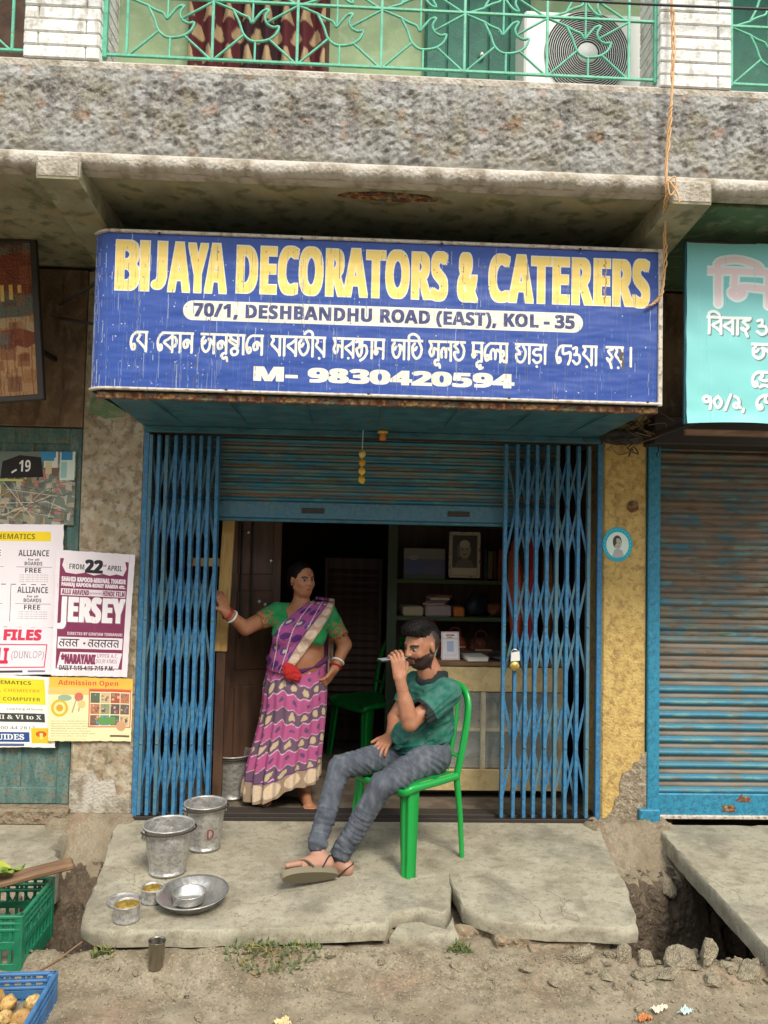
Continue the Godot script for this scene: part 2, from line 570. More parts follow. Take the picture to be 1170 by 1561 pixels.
# Bengali letters as pen strokes: [advance, has a head line, strokes]; 0 is the head line, 1 the base line
var BN := {}
func bengali_letters() -> void:
	var stem := func(x: float) -> Array: return [[x, 0.0], [x, 1.02]]
	var ya := [[0.12, 0.0], [0.24, 0.2], [0.1, 0.42], [0.35, 0.62], [0.72, 0.92]]
	var ba := [[0.72, 0.14], [0.4, 0.34], [0.1, 0.5], [0.4, 0.7], [0.72, 0.92]]
	var la := [[0.1, 0.86], [0.08, 0.5], [0.26, 0.32], [0.42, 0.55], [0.42, 0.85]]
	BN = {
		"y": [0.86, 1, [ya, stem.call(0.72)]],
		"Y": [0.86, 1, [ya, stem.call(0.72), [[0.36, 1.12], [0.37, 1.13]]]],
		"b": [0.86, 1, [ba, stem.call(0.72)]],
		"r": [0.86, 1, [ba, stem.call(0.72), [[0.34, 1.06], [0.35, 1.07]]]],
		"k": [1.1, 1, [ba, stem.call(0.72), [[0.72, 0.22], [0.95, 0.24], [1.04, 0.5], [0.92, 0.72]]]],
		"S": [0.9, 1, [ya, stem.call(0.72), [[0.25, 0.3], [0.72, 0.62]]]],
		"e": [0.46, 0, [[[0.42, 0.02], [0.18, 0.22], [0.08, 0.58], [0.2, 0.94], [0.38, 0.86], [0.34, 0.66], [0.2, 0.7]]]],
		"a": [0.36, 1, [stem.call(0.2)]],
		"n": [0.88, 1, [[[0.74, 0.62], [0.42, 0.34], [0.14, 0.5], [0.2, 0.76], [0.42, 0.7], [0.4, 0.5]], stem.call(0.74)]],
		"A": [1.16, 1, [[[0.4, 0.34], [0.28, 0.5], [0.12, 0.34], [0.26, 0.14]], [[0.12, 0.34], [0.16, 0.74], [0.4, 0.96], [0.64, 0.78], [0.7, 0.42], [0.62, 0.24], [0.8, 0.34], [1.0, 0.6]], stem.call(1.0)]],
		"u": [0.0, 0, [[[-0.3, 1.0], [-0.46, 1.14], [-0.3, 1.3], [-0.12, 1.22], [-0.02, 1.42]]]],
		"U": [0.0, 0, [[[-0.28, 1.0], [-0.5, 1.12], [-0.44, 1.32], [-0.22, 1.22], [-0.3, 1.42], [-0.06, 1.36]]]],
		"T": [0.92, 1, [[[0.1, 0.02], [0.22, 0.18], [0.1, 0.34], [0.7, 0.62]], [[0.72, 0.0], [0.72, 0.62], [0.5, 0.68], [0.24, 0.84], [0.36, 1.08], [0.66, 1.02], [0.72, 0.8], [0.5, 0.72]], [[0.25, 0.22], [0.72, 0.4]]]],
		"t": [0.94, 1, [[[0.44, 0.34], [0.3, 0.5], [0.12, 0.34], [0.28, 0.14]], [[0.12, 0.34], [0.16, 0.72], [0.42, 0.97], [0.72, 0.8], [0.82, 0.42], [0.64, 0.1]]]],
		"I": [0.36, 1, [stem.call(0.2), [[0.2, 0.0], [0.14, -0.28], [-0.16, -0.36], [-0.42, -0.2]]]],
		"i": [0.36, 1, [stem.call(0.2), [[0.2, 0.0], [0.22, -0.28], [0.56, -0.38], [0.92, -0.22], [1.0, 0.0]]]],
		"s": [0.94, 1, [[[0.12, 0.02], [0.24, 0.26], [0.1, 0.56], [0.24, 0.8], [0.4, 0.66], [0.44, 0.36], [0.78, 0.5]], stem.call(0.78)]],
		"J": [1.15, 1, [[[0.1, 0.16], [0.36, 0.14], [0.34, 0.44], [0.12, 0.56], [0.34, 0.94], [0.54, 0.72], [0.56, 0.4], [0.86, 0.36], [0.96, 0.7], [0.76, 1.0], [0.46, 1.16]], [[0.56, 0.0], [0.56, 0.5]]]],
		"m": [0.92, 1, [[[0.16, 0.0], [0.14, 0.48], [0.3, 0.66], [0.18, 0.8], [0.08, 0.64], [0.3, 0.48], [0.76, 0.52]], stem.call(0.76)]],
		"l": [0.96, 1, [la, [[0.42, 0.58], [0.54, 0.34], [0.8, 0.5]], stem.call(0.8)]],
		"L": [1.4, 1, [la, [[0.42, 0.58], [0.54, 0.34], [0.8, 0.5]], stem.call(0.8), [[0.8, 0.52], [1.0, 0.4], [1.06, 0.62], [0.9, 0.8], [1.1, 1.0], [1.26, 0.86]], stem.call(1.26)]],
		"v": [0.98, 1, [[[0.34, 0.08], [0.12, 0.2], [0.34, 0.38], [0.42, 0.54], [0.12, 0.56], [0.2, 0.88], [0.5, 0.99], [0.78, 0.8], [0.86, 0.4], [0.68, 0.1]]]],
		"D": [0.92, 1, [[[0.74, 0.0], [0.74, 0.24], [0.36, 0.24], [0.16, 0.44], [0.4, 0.58], [0.72, 0.56], [0.76, 0.86], [0.42, 1.0], [0.16, 0.84]], [[0.45, 1.2], [0.46, 1.21]]]],
		"d": [0.8, 1, [[[0.12, 0.0], [0.12, 0.42], [0.4, 0.42], [0.66, 0.36], [0.68, 0.7], [0.52, 1.02]]]],
		"O": [0.8, 0, [[[0.1, 0.14], [0.36, 0.08], [0.34, 0.4], [0.2, 0.48], [0.56, 0.5], [0.6, 0.84], [0.34, 1.0], [0.1, 0.82]]]],
		"h": [0.84, 1, [[[0.66, 0.1], [0.26, 0.2], [0.44, 0.4], [0.62, 0.56], [0.32, 0.78], [0.14, 0.62], [0.34, 0.74], [0.56, 1.14]]]],
		"|": [0.3, 0, [stem.call(0.15)]],
		"p": [0.96, 1, [[[0.14, 0.0], [0.3, 0.2], [0.12, 0.44], [0.4, 0.56], [0.76, 0.52]], stem.call(0.76), [[0.1, 0.98], [0.4, 0.86], [0.7, 1.0]]]],
		"7": [0.8, 0, [[[0.62, 0.28], [0.36, 0.14], [0.12, 0.3], [0.24, 0.54], [0.5, 0.46], [0.62, 0.22], [0.66, 0.6], [0.58, 1.0]]]],
		"0": [0.8, 0, [[[0.38, 0.12], [0.1, 0.5], [0.38, 0.92], [0.66, 0.5], [0.38, 0.12]]]],
		"1": [0.7, 0, [[[0.2, 0.1], [0.46, 0.3], [0.5, 0.66], [0.32, 0.9], [0.12, 0.72], [0.3, 0.56], [0.6, 0.86]]]],
		"/": [0.6, 0, [[[0.5, 0.0], [0.1, 1.05]]]],
		",": [0.3, 0, [[[0.12, 0.95], [0.06, 1.2]]]],
	}

func bengali(cv: Canvas, s: String, x0: float, x1: float, y_head: float, y_base: float, pen: float, col: Color, shift := Vector2.ZERO) -> void:
	var total := 0.0
	for ch in s: total += BN[ch][0]
	var sx := (x1 - x0) / total
	var sy := y_base - y_head
	var x := 0.0
	for ch in s:
		var g: Array = BN[ch]
		for str_ in g[2]:
			var raw := []
			for p in str_: raw.append(Vector3(x0 + (x + p[0]) * sx, y_head + p[1] * sy, 0))
			var sm := smooth_path(raw, 4) if raw.size() > 2 else PackedVector3Array(raw)
			var pts := PackedVector2Array()
			for p in sm: pts.append(Vector2(p.x, p.y) + shift)
			cv.stroke(pts, pen, col)
		if g[1]: cv.rect(x0 + x * sx + shift.x, y_head - pen / 2 + shift.y, g[0] * sx, pen, col)
		x += g[0]

# rain streaks, scratches and flakes of lost print
func weather(cv: Canvas, sd: int, n: int, cols: Array, long: float, left_bias := 1.0, soft := 0.55) -> void:
	var r := RandomNumberGenerator.new()
	r.seed = sd
	for i in n:
		var x := pow(r.randf(), left_bias) * cv.w
		var y := r.randf() * cv.h
		var l := r.randf_range(0.02, 1.0) * long * cv.h
		var wd := r.randi_range(1, 3)
		var c: Color = cols[r.randi() % cols.size()]
		var yy := y
		while yy < minf(cv.h, y + l):
			var seg := r.randf_range(4, 30)
			if r.randf() < 0.65: cv.smear(x, yy, wd, seg, c, soft)
			yy += seg
			x += r.randf_range(-1.2, 1.2)

func materials() -> void:
	bengali_letters()
	var fine := relief(3, 0.09, 4)
	var coarse := relief(4, 0.025, 5)
	var earth := tile(1024, 1024, 11, c8(131, 120, 100), [
		[0.009, 5, 0.42, 0.72, c8(144, 134, 115), 0.9],
		[0.012, 5, 0.5, 0.75, c8(105, 92, 73), 0.75],
		[0.008, 4, 0.58, 0.76, c8(130, 104, 84), 0.55],
		[0.03, 5, 0.6, 0.74, c8(91, 85, 66), 0.6],
		[0.16, 3, 0.62, 0.74, c8(175, 165, 144), 0.6],
		[0.2, 3, 0.63, 0.78, c8(72, 62, 49), 0.65]])
	M.earth = tri(earth, 2.9, 0.97, coarse, 2.4)
	M.mud_shade = tri(tile(512, 512, 12, c8(84, 72, 58), [  # soil colour darkened to hold the shade of the deep gutters
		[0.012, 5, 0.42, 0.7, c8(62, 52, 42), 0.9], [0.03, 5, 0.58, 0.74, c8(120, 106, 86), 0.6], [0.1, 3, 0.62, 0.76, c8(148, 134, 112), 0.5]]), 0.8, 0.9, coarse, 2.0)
	M.earth_fine = tri(earth, 1.1, 0.97, fine, 0.8, false)
	var conc := tile(1024, 1024, 21, c8(160, 154, 135), [
		[0.007, 5, 0.4, 0.7, c8(140, 133, 114), 0.9],
		[0.005, 4, 0.5, 0.7, c8(128, 124, 110), 0.7],
		[0.01, 6, 0.58, 0.78, c8(104, 97, 80), 0.55],
		[0.018, 5, 0.58, 0.76, c8(177, 173, 155), 0.5],
		[0.05, 5, 0.62, 0.74, c8(100, 91, 73), 0.4],
		[0.22, 2, 0.62, 0.76, c8(190, 186, 165), 0.3],
		[0.24, 2, 0.66, 0.8, c8(85, 79, 64), 0.5]])
	var cc := Canvas.new(4, 4, Color.BLACK)
	cc.im = conc; cc.w = 1024; cc.h = 1024
	var cr := RandomNumberGenerator.new()
	cr.seed = 5
	for k in 26:         # hairline cracks, scuffs and drips
		var p := Vector2(cr.randf() * 1024, cr.randf() * 1024)
		var d := Vector2.from_angle(cr.randf() * TAU)
		var dark := cr.randf() < 0.55
		for q in cr.randi_range(30, 170):
			cc.smear(p.x, p.y, cr.randi_range(1, 2), cr.randi_range(1, 2), c8(78, 70, 57) if dark else c8(191, 188, 168), 0.5 if dark else 0.35)
			d = d.rotated(cr.randf_range(-0.35, 0.35))
			p += d * 1.5
	for k in 60:
		var p := Vector2(cr.randf() * 1000, cr.randf() * 1000)
		for q in cr.randi_range(3, 14): cc.smear(p.x + cr.randfn() * 5, p.y + cr.randfn() * 5, 2, 2, c8(88, 79, 62), 0.45)
	M.concrete = tri(conc, 2.7, 0.93, fine, 0.3)
	M.concrete_broken = tri(tile(512, 512, 23, c8(131, 119, 98), [
		[0.012, 4, 0.45, 0.7, c8(101, 89, 71), 0.8], [0.05, 4, 0.55, 0.72, c8(159, 150, 129), 0.7], [0.03, 3, 0.6, 0.75, c8(142, 98, 73), 0.5]]), 0.6, 0.96, coarse, 1.5, false)
	M.stone = tri(tile(256, 256, 25, c8(145, 135, 114), [[0.03, 4, 0.45, 0.7, c8(113, 102, 82), 0.8], [0.1, 3, 0.6, 0.75, c8(183, 176, 154), 0.6]]), 0.35, 0.95, fine, 0.8, false)
	# walls
	var plaster := tile(1024, 1024, 31, c8(164, 150, 124), [
		[0.008, 5, 0.46, 0.66, c8(132, 116, 92), 0.9],
		[0.01, 6, 0.52, 0.6, c8(182, 172, 152), 0.9],
		[0.006, 4, 0.6, 0.76, c8(146, 118, 94), 0.7],
		[0.02, 6, 0.62, 0.72, c8(96, 86, 70), 0.6],
		[0.12, 3, 0.62, 0.76, c8(190, 184, 170), 0.5]])
	M.pillar_plaster = tri(plaster, 1.1, 0.94, coarse, 0.9)
	M.brown_plaster = tri(tile(512, 512, 33, c8(126, 102, 78), [
		[0.012, 4, 0.42, 0.7, c8(104, 82, 62), 0.9], [0.02, 4, 0.6, 0.75, c8(150, 132, 108), 0.6], [0.03, 4, 0.62, 0.76, c8(70, 56, 44), 0.6, 1, 4]]), 1.3, 0.93, fine, 0.3)
	var yel := tile(1024, 1024, 35, c8(198, 170, 106), [
		[0.008, 4, 0.4, 0.7, c8(180, 150, 88), 0.8],
		[0.014, 5, 0.58, 0.74, c8(214, 188, 116), 0.7],
		[0.02, 5, 0.63, 0.72, c8(150, 112, 62), 0.6],
		[0.012, 6, 0.62, 0.72, c8(136, 108, 70), 0.6],
		[0.1, 3, 0.7, 0.78, c8(112, 92, 70), 0.6]])
	M.yellow = tri(yel, 0.9, 0.9, fine, 0.35)
	M.yellow_flaked = tri(tile(512, 512, 36, c8(150, 138, 118), [
		[0.015, 5, 0.42, 0.62, c8(126, 112, 92), 0.8], [0.02, 4, 0.6, 0.72, c8(182, 172, 154), 0.7], [0.05, 4, 0.6, 0.72, c8(92, 80, 64), 0.6]]), 0.5, 0.95, coarse, 1.0)
	M.roughcast = tri(tile(1024, 1024, 37, c8(145, 144, 138), [
		[0.005, 4, 0.42, 0.66, c8(132, 125, 108), 0.9],
		[0.012, 6, 0.5, 0.66, c8(165, 164, 164), 0.6],
		[0.007, 6, 0.54, 0.7, c8(103, 99, 96), 0.7],
		[0.09, 5, 0.54, 0.74, c8(99, 96, 90), 0.55],
		[0.07, 5, 0.54, 0.74, c8(170, 170, 168), 0.5],
		[0.008, 4, 0.62, 0.76, c8(113, 109, 84), 0.6],
		[0.016, 5, 0.7, 0.78, c8(144, 98, 72), 0.5],
		[0.025, 4, 0.6, 0.74, c8(80, 78, 76), 0.55, 1, 5],
		[0.2, 3, 0.6, 0.76, c8(197, 197, 196), 0.5]]), 2.2, 0.97, relief(8, 0.09, 5), 1.6)
	M.lip = tri(tile(512, 512, 38, c8(182, 176, 165), [
		[0.01, 4, 0.42, 0.66, c8(135, 124, 106), 0.9], [0.02, 5, 0.55, 0.7, c8(191, 186, 174), 0.8], [0.02, 4, 0.6, 0.78, c8(104, 93, 78), 0.5, 1, 4], [0.016, 4, 0.7, 0.8, c8(139, 100, 78), 0.5]]), 1.0, 0.94, fine, 0.5)
	M.soffit = tri(tile(512, 512, 39, c8(150, 148, 124), [
		[0.008, 4, 0.42, 0.68, c8(128, 126, 102), 0.9], [0.012, 5, 0.56, 0.74, c8(168, 156, 118), 0.7], [0.02, 4, 0.6, 0.74, c8(86, 92, 62), 0.7], [0.02, 4, 0.72, 0.8, c8(150, 104, 78), 0.4]]), 1.4, 0.92, fine, 0.25)
	M.soffit_green = tri(tile(512, 512, 40, c8(74, 104, 74), [
		[0.01, 4, 0.42, 0.68, c8(52, 78, 56), 0.9], [0.02, 5, 0.58, 0.74, c8(128, 138, 112), 0.7]]), 1.2, 0.92, fine, 0.25)
	M.green_patch = tri(tile(256, 256, 41, c8(104, 132, 92), [[0.03, 4, 0.42, 0.68, c8(146, 142, 112), 0.9]]), 0.5, 0.92, fine, 0.3)
	M.white_brick = tri(tile(512, 512, 42, c8(226, 226, 222), [
		[0.012, 4, 0.45, 0.7, c8(206, 206, 200), 0.8], [0.03, 5, 0.62, 0.74, c8(168, 160, 146), 0.6], [0.02, 4, 0.66, 0.76, c8(120, 112, 98), 0.5, 1, 4]]), 0.8, 0.85, fine, 0.2)
	M.mortar = tri(tile(256, 256, 43, c8(214, 212, 206), [[0.04, 4, 0.5, 0.7, c8(150, 144, 130), 0.8]]), 0.4, 0.95, fine, 0.3)
	M.pale_green = tri(tile(512, 512, 44, c8(158, 178, 136), [
		[0.01, 4, 0.45, 0.7, c8(140, 162, 122), 0.9], [0.03, 4, 0.62, 0.75, c8(176, 190, 158), 0.6]]), 1.6, 0.8, fine, 0.12)
	M.door_green = tri(tile(256, 256, 45, c8(30, 104, 84), [[0.02, 4, 0.45, 0.7, c8(22, 84, 70), 0.9], [0.04, 4, 0.64, 0.75, c8(66, 128, 108), 0.5]]), 0.9, 0.6, fine, 0.1)
	M.interior = tri(tile(512, 512, 46, c8(94, 72, 58), [[0.012, 4, 0.42, 0.68, c8(70, 52, 44), 0.9], [0.02, 4, 0.62, 0.75, c8(118, 100, 82), 0.5]]), 1.3, 0.9, fine, 0.2)
	M.interior_floor = tri(tile(512, 512, 47, c8(104, 92, 78), [[0.012, 4, 0.42, 0.68, c8(78, 66, 54), 0.9]]), 1.1, 0.85, fine, 0.2)
	# painted metal
	M.gate_blue = tri(tile(512, 512, 51, c8(49, 118, 164), [
		[0.02, 4, 0.42, 0.68, c8(36, 97, 143), 0.9], [0.03, 5, 0.58, 0.72, c8(72, 134, 169), 0.7],
		[0.05, 4, 0.67, 0.74, c8(109, 92, 76), 0.8], [0.02, 4, 0.64, 0.76, c8(103, 129, 135), 0.6]]), 0.5, 0.55, fine, 0.12)
	M.gate_dusty = tri(tile(512, 512, 52, c8(73, 118, 138), [
		[0.02, 4, 0.42, 0.68, c8(54, 107, 140), 0.9], [0.03, 5, 0.58, 0.72, c8(105, 126, 124), 0.7], [0.05, 4, 0.64, 0.73, c8(112, 102, 84), 0.8]]), 0.5, 0.65, fine, 0.15)
	M.guide_blue = tri(tile(512, 512, 53, c8(41, 132, 164), [
		[0.02, 4, 0.42, 0.68, c8(34, 111, 148), 0.9], [0.03, 5, 0.6, 0.72, c8(72, 151, 174), 0.6], [0.05, 4, 0.7, 0.75, c8(92, 63, 47), 0.9]]), 0.5, 0.5, fine, 0.1)
	var slat_layers := [[0.014, 4, 0.42, 0.66, c8(40, 110, 138), 0.9, 4, 1], [0.02, 5, 0.56, 0.7, c8(112, 147, 134), 0.75, 4, 1], [0.025, 4, 0.62, 0.72, c8(108, 85, 66), 0.8, 4, 1]]
	M.slat_blue = tri(tile(512, 512, 54, c8(46, 114, 135), slat_layers), 0.7, 0.5, fine, 0.1)
	M.slat_mixed = tri(tile(512, 512, 55, c8(84, 122, 136), slat_layers + [[0.012, 5, 0.42, 0.6, c8(122, 108, 92), 0.75, 3, 1]]), 0.8, 0.6, fine, 0.12)
	M.joint_dusty = tri(tile(256, 256, 156, c8(134, 126, 116), [[0.02, 4, 0.45, 0.7, c8(110, 98, 86), 0.8, 4, 1], [0.03, 4, 0.6, 0.74, c8(96, 110, 116), 0.6, 4, 1]]), 0.7, 0.8, fine, 0.1)
	M.slat_rusty = tri(tile(512, 512, 56, c8(104, 96, 86), slat_layers + [[0.012, 5, 0.36, 0.52, c8(124, 100, 80), 0.9, 3, 1], [0.03, 4, 0.62, 0.73, c8(86, 66, 52), 0.8, 4, 1]]), 0.8, 0.75, fine, 0.15)
	M.teal_sheet = tri(tile(512, 512, 57, c8(50, 106, 122), [[0.01, 4, 0.42, 0.68, c8(38, 84, 100), 0.9], [0.02, 4, 0.6, 0.74, c8(88, 130, 138), 0.5, 4, 1], [0.03, 4, 0.66, 0.75, c8(120, 84, 60), 0.8]]), 1.0, 0.6, fine, 0.1)
	M.rail_green = tri(tile(256, 256, 58, c8(96, 182, 152), [[0.03, 4, 0.45, 0.7, c8(80, 164, 136), 0.8], [0.08, 3, 0.68, 0.76, c8(120, 110, 84), 0.7]]), 0.4, 0.5)
	M.dark_metal = solid(c8(58, 52, 48), 0.6, 0.3)
	M.rust = tri(tile(512, 512, 59, c8(112, 60, 40), [
		[0.012, 5, 0.44, 0.58, c8(150, 122, 92), 0.9], [0.014, 4, 0.56, 0.64, c8(84, 92, 86), 0.9], [0.03, 5, 0.58, 0.7, c8(70, 38, 26), 0.8], [0.02, 4, 0.66, 0.74, c8(206, 180, 104), 0.7]]), 0.55, 0.85, fine, 0.4)
	M.frame_grey = tri(tile(256, 256, 60, c8(196, 190, 178), [[0.03, 4, 0.5, 0.7, c8(150, 138, 120), 0.8], [0.06, 4, 0.64, 0.74, c8(120, 82, 58), 0.8]]), 0.5, 0.6)
	M.aluminium = tri(tile(256, 256, 61, c8(190, 188, 184), [[0.02, 4, 0.45, 0.7, c8(150, 148, 144), 0.8], [0.06, 4, 0.62, 0.75, c8(124, 118, 108), 0.6]]), 0.25, 0.42, relief(9, 0.012, 2), 0.25, false, 0.6)
	M.steel = tri(tile(256, 256, 162, c8(204, 202, 198), [[0.02, 4, 0.45, 0.7, c8(176, 174, 170), 0.7], [0.08, 4, 0.6, 0.75, c8(150, 146, 140), 0.5]]), 0.25, 0.34, relief(9, 0.012, 2), 0.1, false, 0.85)
	M.brass = tri(tile(256, 256, 62, c8(196, 172, 96), [[0.03, 4, 0.5, 0.7, c8(158, 134, 74), 0.8]]), 0.2, 0.35, relief(9, 0.012, 2), 0.15, false, 0.7)
	# wood, plastic, cloth, skin
	M.wood_pale = tri(tile(512, 512, 63, c8(214, 178, 112), [[0.012, 4, 0.45, 0.68, c8(190, 150, 88), 0.8, 1, 8], [0.05, 3, 0.58, 0.74, c8(150, 112, 62), 0.6, 1, 16]]), 0.6, 0.7, null, 0, false)
	M.wood_dark = tri(tile(256, 256, 64, c8(92, 66, 50), [[0.03, 4, 0.45, 0.7, c8(66, 46, 36), 0.8, 1, 8]]), 0.6, 0.55, null, 0, false)
	M.old_wood = tri(tile(256, 256, 65, c8(124, 96, 70), [[0.03, 4, 0.45, 0.7, c8(92, 66, 46), 0.8, 8, 1], [0.06, 3, 0.6, 0.75, c8(152, 128, 98), 0.6, 8, 1]]), 0.5, 0.85, null, 0, false)
	M.old_door = tri(tile(1024, 1024, 66, c8(86, 116, 110), [
		[0.01, 4, 0.42, 0.66, c8(70, 100, 96), 0.9, 1, 3], [0.014, 5, 0.56, 0.7, c8(120, 132, 122), 0.7, 1, 3], [0.012, 5, 0.64, 0.72, c8(126, 108, 84), 0.8], [0.04, 4, 0.64, 0.74, c8(60, 70, 66), 0.7]]), 0.9, 0.85, fine, 0.2)
	M.chair_green = solid(c8(19, 147, 63), 0.3)
	M.chair_green.metallic_specular = 0.5
	M.chair_dark = solid(c8(16, 74, 52), 0.4)
	M.crate_green = tri(tile(256, 256, 67, c8(24, 116, 82), [[0.03, 4, 0.5, 0.7, c8(18, 99, 72), 0.8], [0.06, 4, 0.64, 0.75, c8(103, 113, 93), 0.5]]), 0.4, 0.5, null, 0, false)
	M.crate_blue = tri(tile(256, 256, 68, c8(57, 108, 158), [[0.03, 4, 0.5, 0.7, c8(46, 90, 136), 0.8], [0.06, 4, 0.64, 0.75, c8(126, 124, 111), 0.5]]), 0.4, 0.5, null, 0, false)
	M.black_plastic = solid(c8(40, 42, 46), 0.5)
	M.white_plastic = solid(c8(222, 222, 216), 0.45)
	M.paper = solid(c8(222, 216, 204), 0.85)
	M.cream = tri(tile(256, 256, 69, c8(198, 178, 132), [[0.02, 4, 0.45, 0.7, c8(178, 154, 108), 0.8], [0.05, 4, 0.64, 0.75, c8(150, 128, 88), 0.5]]), 0.6, 0.6)
	M.rope = solid(c8(206, 164, 116), 0.85)
	M.red_wax = solid(c8(168, 24, 30), 0.6)
	M.glass = solid(Color(0.9, 0.95, 0.93, 0.12), 0.06)
	M.glass.transparency = BaseMaterial3D.TRANSPARENCY_ALPHA
	var weave := relief(12, 0.2, 2, 256)
	M.tint = cloth(Color.WHITE, weave, 0.06, 0.12)
	M.skin = cloth(Color.WHITE, relief(13, 0.12, 3, 256), 0.03, 0.15)
	M.skin.roughness = 0.55
	M.skin.subsurf_scatter_enabled = true
	M.skin.subsurf_scatter_strength = 0.025
	M.hair = solid(c8(18, 15, 14), 0.6)
	M.hair.metallic_specular = 0.25
	M.leaf = solid(c8(82, 98, 56), 0.7)
	M.leaf.backlight_enabled = true
	M.leaf.backlight = Color(0.12, 0.16, 0.05)
	M.leaf_dry = solid(c8(140, 128, 70), 0.8)

# ------------------------------------------------------------------ ground, platforms
var g1 := noise(101, 1.2, 4)
var g2 := noise(102, 9.0, 4)
var g3 := noise(103, 4.0, 3)

func ground_y(x: float, z: float) -> float:
	var y := -0.11 + 0.02 * g1.get_noise_2d(x, z) + 0.012 * g3.get_noise_2d(x, z) + 0.009 * g2.get_noise_2d(x, z)
	if z < 1.45 and z > 1.1: y += (0.045 if x < 0.4 else 0.02) * (1.0 - absf(z - 1.27) / 0.18)
	var w := 0.05 * g3.get_noise_2d(x * 2.0, z * 2.0 + 9.0)
	# gutter on the left, between the neighbour's step and the platform
	var ce := -1.36 + 0.16 * z
	var side := 1.0 - smoothstep(0.13, 0.24, absf(x + w - ce))
	var run := smoothstep(0.2, 0.75, z + w) * (1.0 - smoothstep(1.14, 1.26, z + w))
	y -= side * (0.5 * run)
	if z < 0.5: y = lerpf(y, 0.03 - 0.2 * smoothstep(0.0, 0.35, z) + 0.012 * g2.get_noise_2d(x * 2, z * 2), (1.0 - smoothstep(0.15, 0.45, z)) * (1.0 - smoothstep(0.2, 0.32, absf(x + 1.4))))
	# open drain on the right, under the neighbour's slab
	var ca := 1.34 - 0.02 * z
	var pit := smoothstep(ca - 0.1, ca + 0.2, x + w + 0.25 * (z - 0.9)) * smoothstep(0.42, 0.72, z + 1.4 * w + 0.5 * (x - 1.5)) * (1.0 - smoothstep(1.22, 1.32, z + 1.4 * w - 0.1 * (x - 1.4)))
	y -= pit * 1.2
	if z < 0.7: y = lerpf(y, 0.02 - 0.17 * smoothstep(0.05, 0.4, z) + 0.03 * g2.get_noise_2d(x * 2, z * 2), (1.0 - smoothstep(0.3, 0.65, z)) * (1.0 - smoothstep(0.22, 0.34, absf(x - 1.6))))
	if x > 1.15 and z > 1.15: y += 0.035 * (1.0 - smoothstep(0.0, 0.25, absf(z - 1.38))) * smoothstep(1.05, 1.4, x)
	if z < -0.02: y = minf(y, -0.12)
	return y

func lines(a: float, b: float, step: float, lo: float, hi: float) -> PackedFloat32Array:
	var out := PackedFloat32Array()
	var x := a
	var s := step
	var back := []
	while x > lo:
		s *= 1.35
		x -= s
		back.push_front(maxf(x, lo))
	for v in back: out.append(v)
	x = a
	while x < b:
		out.append(x)
		x += step
	s = step
	while x < hi:
		out.append(x)
		s *= 1.35
		x += s
	out.append(hi)
	return out

func ground() -> void:
	var xs := lines(-2.2, 2.5, 0.018, -90, 90)
	var zs := lines(-0.1, 1.9, 0.018, -0.5, 120)
	var vs := PackedVector3Array()
	var ix := PackedInt32Array()
	var nx := xs.size()
	for z in zs:
		for x in xs:
			var y := ground_y(x, z)
			if z > 4.0: y = -0.11
			vs.append(Vector3(x, y, z))
	for j in zs.size() - 1:
		for i in nx - 1:
			var a := j * nx + i
			ix.append_array([a, a + 1, a + nx + 1, a, a + nx + 1, a + nx])
	var ns := PackedVector3Array()
	ns.resize(vs.size())
	for k in range(0, ix.size(), 3):
		var nn := (vs[ix[k + 2]] - vs[ix[k]]).cross(vs[ix[k + 1]] - vs[ix[k]])
		for q in 3: ns[ix[k + q]] += nn
	for k in ns.size(): ns[k] = ns[k].normalized()
	# damp soil of the two gutters, same sheet; their shade is painted in too
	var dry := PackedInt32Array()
	var wet_shade := [PackedInt32Array(), PackedInt32Array()]
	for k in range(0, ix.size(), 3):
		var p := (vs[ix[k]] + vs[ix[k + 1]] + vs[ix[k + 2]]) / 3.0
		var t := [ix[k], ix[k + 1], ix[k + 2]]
		if absf(p.x) < 2.6 and p.z > 0.1 and p.z < 1.5 and p.y < -0.15 + 0.05 * g2.get_noise_2d(p.x * 1.5, p.z * 1.5): wet_shade[0 if p.x < 0 else 1].append_array(t)
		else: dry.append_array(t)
	structure("ground", arrays(vs, ns, PackedColorArray(), PackedVector2Array(), dry), M.earth)
	structure("gutter_mud_shade", arrays(vs, ns, PackedColorArray(), PackedVector2Array(), wet_shade[0]), M.mud_shade)
	structure("drain_mud_shade", arrays(vs, ns, PackedColorArray(), PackedVector2Array(), wet_shade[1]), M.mud_shade)

func v2(a: Array) -> PackedVector2Array:
	var p := PackedVector2Array()
	for q in a: p.append(Vector2(q[0], q[1]))
	return p

